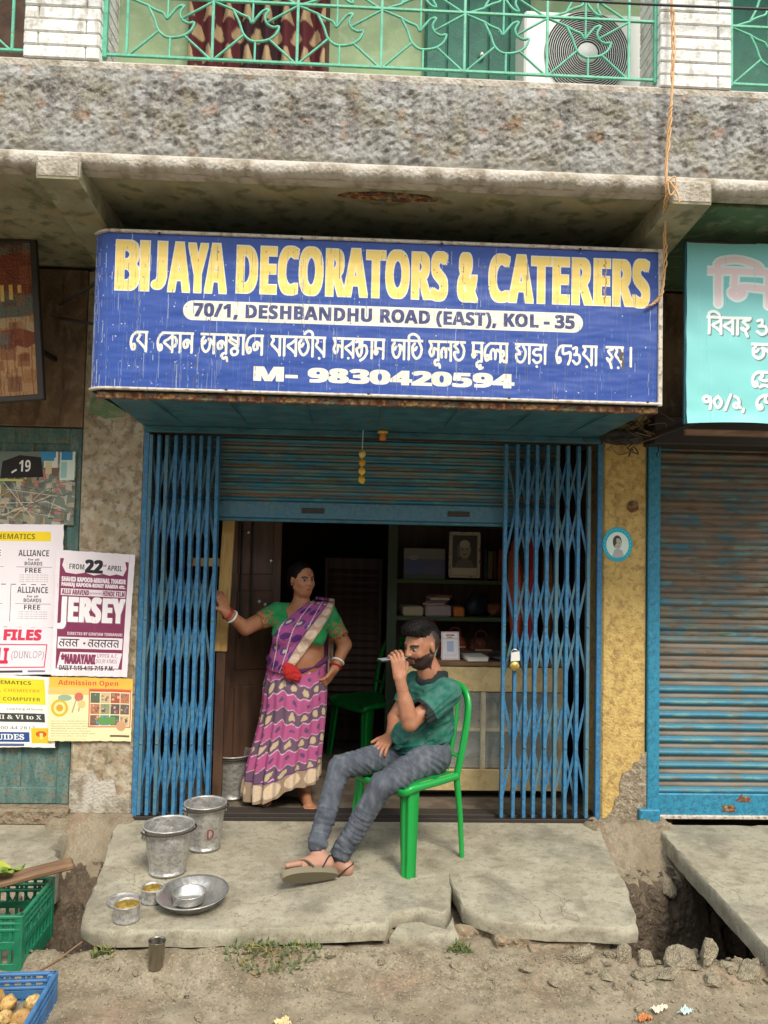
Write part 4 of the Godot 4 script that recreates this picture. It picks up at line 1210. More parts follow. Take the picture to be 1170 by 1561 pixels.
	part(n, "frame_bar", box(Vector3(1.2, 0.03, 0.03), 0.003), M.old_wood, Vector3(0.62, -0.03, -0.06))
	part(n, "backing", box(Vector3(1.2, 0.85, 0.01), 0.002), M.dark_metal, Vector3(0.61, 0.44, -0.05))
	part(n, "support_bar", box(Vector3(0.03, 0.03, 0.8), 0.003), M.dark_metal, Vector3(0.08, 0.03, -0.45))
	part(n, "support_bar", box(Vector3(0.03, 0.03, 0.8), 0.003), M.dark_metal, Vector3(0.9, 0.7, -0.45))

	# rusty board on the left
	var o := thing("rusty_sign", "rusty peeling metal board in a dark frame at the left edge", "sign", Vector3(-1.69, 2.28, 0.36), 0.0)
	var lean := Basis(Vector3(0.0, 0, 1), 0.1) * Basis(Vector3.RIGHT, -0.02)
	var rv := Canvas.new(360, 340, c8(122, 62, 40))
	var rr := RandomNumberGenerator.new()
	rr.seed = 3
	var rag := func(x0: float, y0: float, x1: float, y1: float, c: Color) -> void:
		var p := PackedVector2Array()
		for k in 12: p.append(Vector2(lerpf(x0, x1, k / 11.0), y0 + rr.randf_range(-8, 8)))
		for k in 12: p.append(Vector2(lerpf(x1, x0, k / 11.0), y1 + rr.randf_range(-8, 8)))
		rv.poly(p, c)
	rag.call(0, 0, 360, 26, c8(108, 100, 88)); rag.call(0, 112, 360, 168, c8(92, 96, 84)); rag.call(0, 168, 360, 194, c8(170, 144, 104)); rag.call(60, 200, 306, 268, c8(104, 96, 84)); rag.call(250, 230, 360, 300, c8(176, 136, 92)); rag.call(0, 288, 360, 340, c8(164, 126, 84))
	for k in 130: rv.smear(rr.randf() * 350, rr.randf() * 330, rr.randf_range(4, 30), rr.randf_range(4, 40), [c8(110, 52, 34), c8(156, 88, 50), c8(86, 44, 32), c8(150, 96, 58)][k % 4], 0.45)
	for k in 8: rv.rect(200 + k * 18, 84 + rr.randf_range(0, 20), 8, rr.randf_range(10, 36), c8(214, 176, 96))
	weather(rv, 41, 320, [c8(96, 50, 34), c8(150, 96, 62), c8(120, 66, 42)], 0.4, 1.0, 0.45)
	var rust_print := print_mat(rv.im, 0.8)
	rust_print.heightmap_enabled = true
	rust_print.heightmap_texture = relief(3, 0.09, 4)
	rust_print.heightmap_scale = 0.6
	part(o, "sheet", grid(2, 2, func(u: float, v: float) -> Vector3: return Vector3((u - 0.5) * 0.9, (0.5 - v) * 0.84, 0.007), null, true), rust_print, lean * Vector3(-0.4, 0.42, 0), lean)
	part(o, "back_sheet", box(Vector3(0.9, 0.84, 0.01), 0.003), M.rust, lean * Vector3(-0.4, 0.42, 0), lean)
	for q in [[Vector3(0.9, 0.03, 0.03), Vector3(-0.4, 0.0, 0.004)], [Vector3(0.9, 0.03, 0.03), Vector3(-0.4, 0.84, 0.004)], [Vector3(0.035, 0.87, 0.03), Vector3(0.06, 0.42, 0.004)], [Vector3(0.035, 0.87, 0.03), Vector3(-0.85, 0.42, 0.004)]]:
		part(o, "frame_bar", box(q[0], 0.004), M.dark_metal, lean * q[1], lean)
	part(o, "support_bar", box(Vector3(0.025, 0.025, 0.4), 0.003), M.dark_metal, lean * Vector3(0.0, 0.3, -0.2))
	part(o, "support_bar", box(Vector3(0.025, 0.025, 0.4), 0.003), M.dark_metal, lean * Vector3(-0.7, 0.3, -0.2))
	# iron brackets between pillar and sign
	for q in [[Vector3(-1.66, 2.86, 0.1), Vector3(-1.16, 2.85, 0.7), "horizontal iron bar running behind the blue sign at the left"], [Vector3(-1.66, 2.78, 0.1), Vector3(-1.16, 2.62, 0.5), "sloping iron bar below the horizontal one left of the blue sign"]]:
		solo("iron_bar", q[2], "bar", tube([q[0], q[1]], 0.009, 6), M.dark_metal)

# ------------------------------------------------------------------ balcony railings
func railings() -> void:
	var r := 0.0058
	var H := 0.265
	var W := 0.366
	# tulip outline round the centre of a cell
	var tul := []
	for p in [[-0.098, 0.1], [-0.065, 0.082], [-0.03, 0.068], [-0.016, 0.045], [0.006, 0.072], [0.03, 0.1], [0.056, 0.108], [0.04, 0.075], [0.05, 0.045], [0.078, 0.03], [0.102, 0.035], [0.09, 0.0], [0.06, -0.025], [0.02, -0.036], [-0.02, -0.034], [-0.052, -0.005], [-0.07, 0.045], [-0.098, 0.1]]:
		tul.append(Vector3(p[0], p[1], 0))
	var tulip := tube(smooth_path(tul, 3), r, 6)
	var spans := [[-1.125, 1.31, 3.632, "green iron balcony railing with tulip scrolls between the two white pillars", -1.02], [-3.9, -1.43, 3.632, "green iron balcony railing left of the left white pillar", -3.7], [1.62, 3.9, 3.632, "green iron balcony railing right of the right white pillar", 1.64]]
	for s in spans:
		var g := thing("balcony_railing", s[3], "railing", Vector3(s[0], s[2], 1.14))
		var L: float = s[1] - s[0]
		for k in 3: part(g, "rail", box(Vector3(L, 0.012, 0.012), 0.002), M.rail_green, Vector3(L / 2, H * k + 0.006, 0))
		part(g, "frame_post", box(Vector3(0.022, 0.62, 0.022), 0.002), M.rail_green, Vector3(0.011, 0.3, 0))
		part(g, "frame_post", box(Vector3(0.022, 0.62, 0.022), 0.002), M.rail_green, Vector3(L - 0.011, 0.3, 0))
		var x: float = s[4] - s[0]
		while x < L:
			part(g, "upright", box(Vector3(0.012, 0.6, 0.01), 0.002), M.rail_green, Vector3(x, 0.3, 0.001))
			if x + W < L + 0.05:
				for row in 2:
					var c := Vector3(x + W / 2, H * row + H * 0.5, 0.0)
					var f := 1.0 if row == 0 else -1.0
					part(g, "tulip_scroll", tulip, M.rail_green, c, Basis(Vector3.RIGHT, 0.0 if row == 0 else PI))
					for d in [[Vector3(-W / 2, -H / 2, 0), Vector3(-0.052, -0.012, 0)], [Vector3(W / 2, -H / 2, 0), Vector3(0.06, -0.025, 0)], [Vector3(-W / 2, H / 2, 0), Vector3(-0.095, 0.1, 0)], [Vector3(W / 2, H / 2, 0), Vector3(0.05, 0.05, 0)], [Vector3(0, -H / 2, 0), Vector3(0, -0.036, 0)], [Vector3(-0.012, H / 2, 0), Vector3(-0.012, 0.045, 0)]]:
						var a: Vector3 = d[0]
						var b: Vector3 = d[1]
						a.y *= f; b.y *= f
						part(g, "spoke", tube([a, b], r * 0.9, 6), M.rail_green, c)
			x += W

func balcony_things() -> void:
	# outdoor unit of an air conditioner
	var a := thing("air_conditioner", "white outdoor air conditioner unit with round black fan grille behind the railing", "air conditioner", Vector3(1.2, 3.86, 0.42))
	var st := begin()
	add_box(st, Vector3(0, 0.255, 0), Vector3(0.72, 0.51, 0.24), 0.012)
	part(a, "case", fin(st), M.white_plastic)
	part(a, "fan_recess", lathe([Vector2(0, 0), Vector2(0.222, 0), Vector2(0.225, 0.004)], 48), M.black_plastic, Vector3(-0.03, 0.285, 0.121), Basis(Vector3.RIGHT, PI / 2))
	for k in 15:
		var rr := 0.066 + k * 0.0112
		var ring := PackedVector3Array()
		for q in 41: ring.append(Vector3(cos(TAU * q / 40) * rr, sin(TAU * q / 40) * rr, 0))
		part(a, "grille_ring", tube(ring, 0.0022, 4), M.white_plastic, Vector3(-0.03, 0.285, 0.132))
	for k in 8:
		var an := TAU * k / 8.0
		part(a, "grille_spoke", tube([Vector3(cos(an) * 0.05, sin(an) * 0.05, 0), Vector3(cos(an) * 0.222, sin(an) * 0.222, 0)], 0.0025, 4), M.black_plastic, Vector3(-0.03, 0.285, 0.129))
	part(a, "hub_cap", lathe([Vector2(0, 0.014), Vector2(0.05, 0.012), Vector2(0.056, 0.004), Vector2(0.056, 0)], 32), M.white_plastic, Vector3(-0.03, 0.285, 0.126), Basis(Vector3.RIGHT, PI / 2))
	var lg := Canvas.new(128, 96, c8(222, 222, 216))
	lg.disc(64, 48, 56, c8(150, 190, 226), 40)
	lg.text("G", 44, 22, 44, 52, c8(240, 244, 248))
	part(a, "logo", grid(1, 1, func(u: float, v: float) -> Vector3: return Vector3(0.075 * (u - 0.5), 0.055 * (0.5 - v), 0), null, true), print_mat(lg.im), Vector3(0.31, 0.4, 0.1225))
	for x in [-0.25, 0.25]: part(a, "foot", box(Vector3(0.05, 0.36, 0.3), 0.004), M.dark_metal, Vector3(x, -0.18, 0))
	# patterned curtain
	var red := lin(84, 22, 30)
	var dark := lin(52, 18, 28)
	var sand := lin(172, 148, 112)
	var cur := grid(150, 120, func(u: float, v: float) -> Vector3:
		return Vector3(-1.0 + u * 0.78, 5.3 - v * 1.75, 0.09 + 0.03 * sin(u * 46.0 + 0.6 * sin(v * 5.0))),
		func(u: float, v: float) -> Color:
			var c := red if sin(u * 9.0) > -0.2 else dark
			var gx := fposmod(u * 7.0 + (0.5 if int(v * 14.0) % 2 else 0.0), 1.0) - 0.5
			var gy := fposmod(v * 14.0, 1.0)
			if absf(gx) < 0.34 * gy and gy > 0.25: c = sand
			return c)
	solo("curtain", "dark red curtain with sand coloured triangles hanging in the balcony doorway", "curtain", cur, M.tint)
	# beige cord hanging down the right side
	var pts := []
	for p in [[1.36, 4.6, 1.2], [1.352, 4.2, 1.2], [1.345, 3.95, 1.21], [1.336, 3.7, 1.225], [1.33, 3.5, 1.232], [1.327, 3.42, 1.238], [1.316, 3.25, 1.236], [1.306, 3.094, 1.24], [1.338, 3.05, 1.15], [1.376, 3.02, 1.05], [1.4, 2.94, 0.99], [1.408, 2.822, 0.975], [1.399, 2.732, 0.97], [1.37, 2.695, 0.966], [1.335, 2.675, 0.966]]:
		pts.append(Vector3(p[0] + 0.006 * sin(p[1] * 9.0), p[1], p[2]))
	var rp := thing("cord", "frayed beige twisted cord hanging from the balcony onto the blue sign", "cord", Vector3.ZERO)
	for k in 3:
		var tw := PackedVector3Array()
		var sp := smooth_path(pts, 12)
		for i in sp.size():
			var an := i * 0.55 + k * TAU / 3
			tw.append(sp[i] + Vector3(cos(an), 0, sin(an)) * 0.005 * (1.0 + 0.7 * sin(i * 0.21 + k)))
		part(rp, "strand", tube(tw, 0.0034, 5), M.rope)
	part(rp, "knot", tube(smooth_path([Vector3(1.31, 3.13, 1.245), Vector3(1.34, 3.15, 1.25), Vector3(1.345, 3.1, 1.25), Vector3(1.32, 3.07, 1.248), Vector3(1.31, 3.13, 1.252), Vector3(1.35, 3.08, 1.25), Vector3(1.36, 3.04, 1.248)], 4), 0.004, 5), M.rope)
	# black cable in front of the railing
	var cab := []
	for k in 12: cab.append(Vector3(-2.8 + k * 0.5, 3.885 - 0.008 * sin(k * 0.9) + 0.003 * (k - 5.0) * (k - 5.0) * 0.1 + k * 0.004, 1.235))
	solo("cable", "thin black cable running across in front of the balcony railing", "cable", tube(smooth_path(cab, 4), 0.0055, 6), M.black_plastic)
	# tangle of dry creeper and wire under the corner of the sign
	var tg := thing("wire_tangle", "tangle of dusty wires and dry roots above the yellow column", "wires", Vector3(1.5, 2.17, 0.05))
	var r := RandomNumberGenerator.new()
	r.seed = 9
	for k in 26:
		var p := []
		var q := Vector3(r.randf_range(-0.14, 0.2), r.randf_range(-0.02, 0.14), r.randf_range(-0.0, 0.22))
		for i in 5:
			p.append(q)
			q += Vector3(r.randf_range(-0.09, 0.09), r.randf_range(-0.06, 0.05), r.randf_range(-0.04, 0.05))
			q.z = maxf(q.z, 0.0)
		part(tg, "wire", tube(smooth_path(p, 3), r.randf_range(0.0015, 0.004), 5), [M.dark_metal, M.old_wood, M.black_plastic][k % 3])
	part(tg, "dust_clump", stone(77, Vector3(0.15, 0.045, 0.08), 0.8), M.dark_metal, Vector3(0.04, 0.03, 0.06))

# ------------------------------------------------------------------ old door and pasted posters
func pasted(called: String, label: String, im: Image, corners: Array, z: float, sd: int, lift := 0.006, z_far := INF) -> void:
	# corners: left-top, right-top, right-bottom, left-bottom as [x, y]
	var nz := noise(sd, 3.0, 3)
	var m := grid(24, 28, func(u: float, v: float) -> Vector3:
		var a := Vector2(corners[0][0], corners[0][1]).lerp(Vector2(corners[1][0], corners[1][1]), u)
		var b := Vector2(corners[3][0], corners[3][1]).lerp(Vector2(corners[2][0], corners[2][1]), u)
		var p := a.lerp(b, v)
		var edge := maxf(absf(u - 0.5), absf(v - 0.5)) * 2.0
		var e := 0.004 * nz.get_noise_2d(p.x * 9.0, p.y * 9.0) * smoothstep(0.9, 1.0, edge)
		return Vector3(p.x + e, p.y + e, z + 0.003 + lift * (0.5 + 0.5 * nz.get_noise_2d(p.x * 2.0, p.y * 2.0)) + lift * 1.2 * smoothstep(0.8, 1.0, u)), null, true)
	solo(called, label, "poster", m, print_mat(im, 0.8))

func side_door_and_posters() -> void:
	var d := thing("side_door", "old grey green panelled door covered in poster scraps left of the pillar", "door", Vector3(-2.09, 0.07, -0.075))
	part(d, "leaf", box(Vector3(1.06, 2.12, 0.03), 0.004), M.old_door, Vector3(0, 1.055, 0))
	for x in [-0.5, 0.5]: part(d, "stile", box(Vector3(0.07, 2.12, 0.03), 0.004), M.old_door, Vector3(x, 1.055, 0.022))
	for y in [0.04, 0.78, 2.07]: part(d, "rail", box(Vector3(0.93, 0.09, 0.028), 0.004), M.old_door, Vector3(0, y, 0.021))
	for x in [-0.25, 0.0, 0.25]: part(d, "batten", box(Vector3(0.02, 2.0, 0.012), 0.003), M.old_door, Vector3(x, 1.05, 0.018))
	# scraps with the black number plate print
	var cv := Canvas.new(512, 460, c8(112, 122, 110))
	var r := RandomNumberGenerator.new()
	r.seed = 12
	var cols := [c8(150, 140, 112), c8(96, 100, 88), c8(176, 168, 150), c8(120, 92, 78), c8(74, 84, 82), c8(160, 150, 130), c8(128, 104, 62), c8(176, 116, 108)]
	for k in 150:
		var x := r.randf() * 512
		var y := 150 + r.randf() * 320
		var w := r.randf_range(10, 70)
		var h := r.randf_range(8, 50)
		cv.poly(PackedVector2Array([Vector2(x, y), Vector2(x + w, y + r.randf_range(-14, 14)), Vector2(x + w * r.randf_range(0.5, 1.2), y + h), Vector2(x + r.randf_range(-10, 10), y + h * 0.8)]), cols[k % 8])
	cv.rect(300, 60, 90, 120, c8(214, 214, 200)); cv.rect(310, 70, 66, 60, c8(56, 132, 176)); cv.rect(276, 100, 90, 46, c8(60, 140, 180)); cv.rect(312, 150, 40, 60, c8(206, 190, 150))
	cv.rect(404, 70, 100, 170, c8(206, 214, 202)); cv.rect(412, 82, 76, 60, c8(52, 128, 168)); cv.rect(412, 150, 40, 80, c8(150, 190, 182))
	cv.poly(PackedVector2Array([Vector2(30, 150), Vector2(140, 118), Vector2(280, 128), Vector2(300, 226), Vector2(20, 234)]), c8(34, 30, 30))
	cv.text("19", 138, 142, 76, 58, c8(236, 232, 224))
	cv.line(Vector2(96, 204), Vector2(120, 192), 10, c8(236, 232, 224))
	cv.rect(0, 238, 170, 10, c8(196, 198, 96)); cv.rect(0, 270, 26, 40, c8(206, 198, 84))
	for k in 40: cv.line(Vector2(r.randf() * 512, 240 + r.randf() * 210), Vector2(r.randf() * 512, 240 + r.randf() * 210), r.randf_range(1, 5), [c8(90, 80, 70), c8(190, 180, 160), c8(110, 120, 112)][k % 3])
	var keep := cv.im.get_region(Rect2i(0, 100, 512, 360))
	pasted("torn_poster", "torn layers of old posters with a black number patch on the door", keep, [[-2.02, 2.04], [-1.58, 2.05], [-1.58, 1.63], [-2.02, 1.63]], -0.035, 1)

	# coaching class poster, upper half
	var ink := c8(58, 56, 62)
	cv = Canvas.new(640, 560, c8(232, 224, 230))
	cv.rect(0, 40, 560, 52, c8(236, 208, 38)); cv.text("MATHEMATICS", 120, 52, 340, 30, c8(120, 104, 20))
	for cx in [60, 360]:
		for yy in [140, 340]:
			cv.text("ALLIANCE", cx, yy, 190, 34, ink); cv.text("for all", cx + 60, yy + 46, 70, 12, ink); cv.text("BOARDS", cx + 40, yy + 64, 110, 20, ink)
			cv.rect(cx - 10, yy + 92, 220, 2, ink); cv.text("FREE", cx + 44, yy + 98, 100, 26, ink)
			for q in 4: cv.text("study material notes and tests", cx + 8, yy + 132 + q * 12, 180, 8, c8(110, 108, 114), false)
	for k in 9: cv.rect(10 + k * 62, 326, 30, 4, ink)
	cv.rect(318, 330, 3, 200, ink)
	pasted("coaching_poster", "white coaching poster with a yellow band on top above the red lettered strip", cv.im, [[-2.2, 1.625], [-1.632, 1.632], [-1.622, 1.05], [-2.2, 1.05]], -0.025, 2)
	cv = Canvas.new(560, 260, c8(232, 222, 230))
	cv.text("FILES", 260, 14, 200, 56, c8(206, 52, 84), true, "Droid Sans", 3)
	cv.frame(4, 92, 500, 130, 6, c8(206, 52, 84)); cv.text("SONALI", 40, 114, 250, 84, c8(206, 40, 78), true, "Droid Sans", 3); cv.text("(DUNLOP)", 310, 130, 180, 48, c8(150, 140, 150), false)
	cv.rect(250, 236, 130, 12, ink); cv.rect(410, 236, 100, 10, c8(120, 110, 140))
	pasted("cinema_poster", "white poster strip with red capital letters between the two coaching posters", cv.im, [[-2.2, 1.05], [-1.63, 1.05], [-1.655, 0.79], [-2.2, 0.775]], -0.022, 3)

	# film poster
	var mar := c8(132, 52, 88)
	var pap := c8(236, 226, 232)
	cv = Canvas.new(700, 1080, pap)
	cv.rect(36, 70, 610, 800, mar)
	cv.poly(PackedVector2Array([Vector2(70, 70), Vector2(610, 70), Vector2(628, 130), Vector2(600, 196), Vector2(540, 184), Vector2(480, 200), Vector2(420, 186), Vector2(340, 204), Vector2(260, 184), Vector2(180, 200), Vector2(90, 190), Vector2(56, 130)]), pap)
	cv.text("FROM", 120, 112, 130, 46, ink); cv.text("22", 262, 72, 150, 108, c8(44, 40, 48), true, "Droid Sans", 5); cv.text("nd", 418, 100, 26, 22, mar); cv.text("APRIL", 456, 108, 128, 46, ink)
	cv.text("SHAHID KAPOOR-MRUNAL THAKUR", 58, 226, 570, 40, pap, true, "Droid Sans", 2); cv.text("PANKAJ KAPOOR-RONIT KAMRA etc.", 58, 276, 570, 40, pap, true, "Droid Sans", 2)
	cv.rect(54, 328, 580, 58, pap); cv.text("ALLU ARAVIND", 64, 336, 240, 42, mar, true, "Droid Sans", 1); cv.text("presents", 312, 350, 110, 24, mar, false); cv.text("HINDI FILM", 430, 336, 196, 42, mar, true, "Droid Sans", 1)
	cv.text("JERSEY", 50, 406, 586, 270, c8(150, 110, 130), true, "Droid Sans", 10, 6); cv.text("JERSEY", 44, 400, 586, 270, c8(246, 240, 244), true, "Droid Sans", 10, 6)
	cv.text("DIRECTED BY GOWTAM TINNANURI", 130, 700, 500, 26, pap, true)
	cv.rect(46, 744, 590, 100, pap)
	for q in [[70, 240], [330, 590]]:
		cv.rect(q[0], 760, q[1] - q[0], 10, ink)
		var x: float = q[0] + 26
		while x < q[1]:
			cv.rect(x, 764, 10, 62, ink); cv.stroke(PackedVector2Array([Vector2(x, 796), Vector2(x - 24, 784), Vector2(x - 34, 806), Vector2(x - 14, 822)]), 9, ink); x += 58
	cv.disc(286, 796, 10, ink)
	cv.rect(36, 866, 610, 150, mar)
	cv.poly(PackedVector2Array([Vector2(76, 874), Vector2(640, 874), Vector2(610, 1010), Vector2(46, 1010)]), pap)
	cv.text("*NARAYANI", 84, 890, 310, 82, mar, true, "Droid Sans", 4); cv.text("UPPER A.C.", 410, 884, 190, 34, mar, false); cv.text("DOLBY ATMOS", 404, 930, 190, 34, mar, false)
	cv.text("DAILY-1:15-4:15-7:15 P.M.", 70, 988, 500, 40, ink, true, "Droid Sans", 1)
	weather(cv, 30, 60, [c8(222, 210, 218), c8(150, 84, 112)], 0.05)
	pasted("film_poster", "maroon and white film poster with one big white title pasted on the pillar", cv.im, [[-1.66, 1.49], [-1.218, 1.47], [-1.24, 0.785], [-1.662, 0.785]], -0.004, 4, 0.01)

	# lower posters
	cv = Canvas.new(560, 700, c8(236, 234, 230))
	cv.rect(0, 30, 520, 250, c8(236, 214, 44)); cv.text("MATHEMATICS", 140, 52, 300, 36, c8(96, 88, 30)); cv.text("PHYSICS, CHEMISTRY", 110, 132, 380, 34, c8(220, 150, 24)); cv.text("BIOLOGY COMPUTER", 90, 212, 400, 36, c8(120, 116, 30))
	cv.text("coaching at home", 300, 316, 200, 26, ink, false)
	cv.rect(0, 368, 510, 86, c8(60, 62, 58)); cv.text("IX, X, XI, XII & VI to X", 20, 386, 470, 48, c8(236, 236, 230), true, "Droid Serif")
	cv.disc(170, 510, 16, ink); cv.text("98300 44 2817", 200, 496, 250, 30, ink, false)
	cv.rect(0, 552, 420, 96, c8(32, 74, 132)); cv.text("RIGHT GUIDES", 30, 572, 360, 54, c8(238, 238, 240), true, "Droid Serif", 1)
	cv.rect(430, 510, 110, 150, c8(232, 190, 40)); cv.disc(485, 570, 30, c8(206, 90, 40)); cv.rect(476, 560, 18, 60, c8(236, 220, 120)); cv.rect(240, 664, 150, 26, c8(84, 96, 130))
	pasted("tuition_poster", "yellow and white tuition poster with a dark blue band at its foot", cv.im, [[-2.2, 0.79], [-1.668, 0.775], [-1.628, 0.385], [-2.2, 0.38]], -0.024, 5)
	cv = Canvas.new(840, 620, c8(232, 226, 178))
	cv.rect(0, 0, 840, 120, c8(232, 186, 74)); cv.rect(0, 100, 400, 70, c8(224, 192, 110)); cv.text("Admission Open", 90, 26, 600, 66, c8(206, 74, 66), true)
	cv.disc(110, 300, 84, c8(220, 176, 44)); cv.disc(110, 300, 60, c8(236, 220, 150)); cv.disc(110, 300, 34, c8(206, 160, 60))
	cv.disc(160, 200, 70, c8(150, 178, 150), 30); cv.disc(300, 190, 44, c8(206, 110, 96)); cv.stroke(PackedVector2Array([Vector2(236, 340), Vector2(270, 230), Vector2(320, 200), Vector2(300, 330)]), 10, c8(160, 140, 110)); cv.disc(330, 260, 40, c8(214, 196, 130))
	cv.rect(400, 106, 420, 30, c8(206, 84, 60)); cv.frame(400, 106, 430, 380, 12, c8(214, 110, 80))
	r.seed = 5
	var pc := [c8(90, 110, 92), c8(190, 120, 90), c8(120, 92, 80), c8(206, 180, 140), c8(150, 150, 110), c8(110, 140, 160), c8(176, 84, 76), c8(96, 84, 92)]
	for a in 4:
		for b in 3:
			var X := 418 + a * 100
			var Y := 146 + b * 110
			cv.rect(X, Y, 92, 100, pc[(a * 3 + b) % 8])
			for k in 10: cv.disc(X + r.randf_range(10, 80), Y + r.randf_range(14, 86), r.randf_range(4, 15), pc[r.randi() % 8])
	cv.rect(500, 386, 170, 70, c8(96, 150, 84))
	for q in 7: cv.text("play school nursery admission address phone", 30, 420 + q * 24, 360 + 40 * (q % 3), 14, c8(110, 96, 76), false)
	cv.rect(0, 590, 380, 26, c8(222, 214, 160)); cv.disc(730, 470, 50, c8(206, 160, 120)); cv.rect(620, 560, 200, 20, c8(110, 90, 80))
	pasted("admission_poster", "pale yellow Admission Open leaflet with small photos below the maroon poster", cv.im, [[-1.672, 0.78], [-1.207, 0.776], [-1.205, 0.43], [-1.665, 0.425]], -0.002, 6, 0.008)
	# round sticker on the column
	cv = Canvas.new(512, 512, c8(20, 166, 190))
	cv.disc(256, 256, 250, c8(24, 172, 196)); cv.disc(256, 262, 188, c8(214, 236, 226))
	for k in 20:
		var an := PI * 0.75 + PI * 1.5 * k / 19.0
		cv.rect(256 + cos(an) * 218 - 7, 256 + sin(an) * 218 - 8, 14, 16, c8(120, 212, 222))
	cv.disc(250, 220, 74, c8(72, 64, 62), 96); cv.disc(262, 246, 58, c8(186, 178, 168), 80); cv.disc(206, 210, 30, c8(70, 62, 60), 60); cv.poly(PackedVector2Array([Vector2(160, 440), Vector2(206, 330), Vector2(262, 318), Vector2(330, 336), Vector2(370, 430), Vector2(262, 452)]), c8(176, 180, 184))
	cv.disc(242, 236, 7, c8(60, 50, 50)); cv.disc(284, 236, 7, c8(60, 50, 50)); cv.rect(250, 284, 30, 7, c8(120, 84, 80))
	var st := begin()
	for k in 48:
		for q in [[0.0, 0.0], [cos(TAU * k / 48), sin(TAU * k / 48)], [cos(TAU * (k + 1) / 48), sin(TAU * (k + 1) / 48)]]:
			st.set_uv(Vector2(0.5 + q[0] * 0.49, 0.5 - q[1] * 0.49))
			st.add_vertex(Vector3(q[0] * 0.088, q[1] * 0.1, 0))
	solo("round_sticker", "round turquoise sticker with a black and white portrait on the yellow column", "sticker", fin(st), print_mat(cv.im, 0.6), Vector3(1.541, 1.588, 0.004))
	# old hook stain on the column
	solo("iron_socket", "dark rusty round iron stub set in the yellow column above the sticker", "stub", lathe([Vector2(0, 0.014), Vector2(0.02, 0.012), Vector2(0.034, 0.004), Vector2(0.036, -0.01)], 18), M.rust, Vector3(1.63, 1.81, 0.004), Basis(Vector3.RIGHT, PI / 2))
	# lemon and chilli charm, lamp holder
	var g := thing("lemon_charm", "string of small yellow lemons hanging from the sign over the doorway", "charm", Vector3(0.045, 1.9, 0.1))
	part(g, "thread", tube([Vector3(0.004, 0.3, 0), Vector3(0, 0.15, 0), Vector3(0.002, -0.0, 0)], 0.0022, 5), M.white_plastic)
	for k in 4: part(g, "lemon", lathe([Vector2(0, -0.026), Vector2(0.008, -0.022), Vector2(0.019, -0.008), Vector2(0.019, 0.008), Vector2(0.008, 0.021), Vector2(0, 0.026)], 16), solid([c8(226, 182, 48), c8(232, 196, 70), c8(206, 160, 44), c8(222, 190, 110)][k], 0.5), Vector3(0.002, 0.02 + 0.048 * k, 0), Basis(Vector3.BACK, 0.3 - 0.2 * k))
	var h := thing("bulb_holder", "small amber bulb holder under the middle of the sign", "lamp holder", Vector3(0.16, 2.2, 0.1))
	part(h, "cap", lathe([Vector2(0, 0.0), Vector2(0.034, 0.0), Vector2(0.034, -0.018), Vector2(0.02, -0.022), Vector2(0, -0.022)], 20), M.brass)
	part(h, "socket", lathe([Vector2(0.016, -0.02), Vector2(0.02, -0.05), Vector2(0.014, -0.056), Vector2(0, -0.056)], 20), solid(c8(206, 120, 40), 0.4))

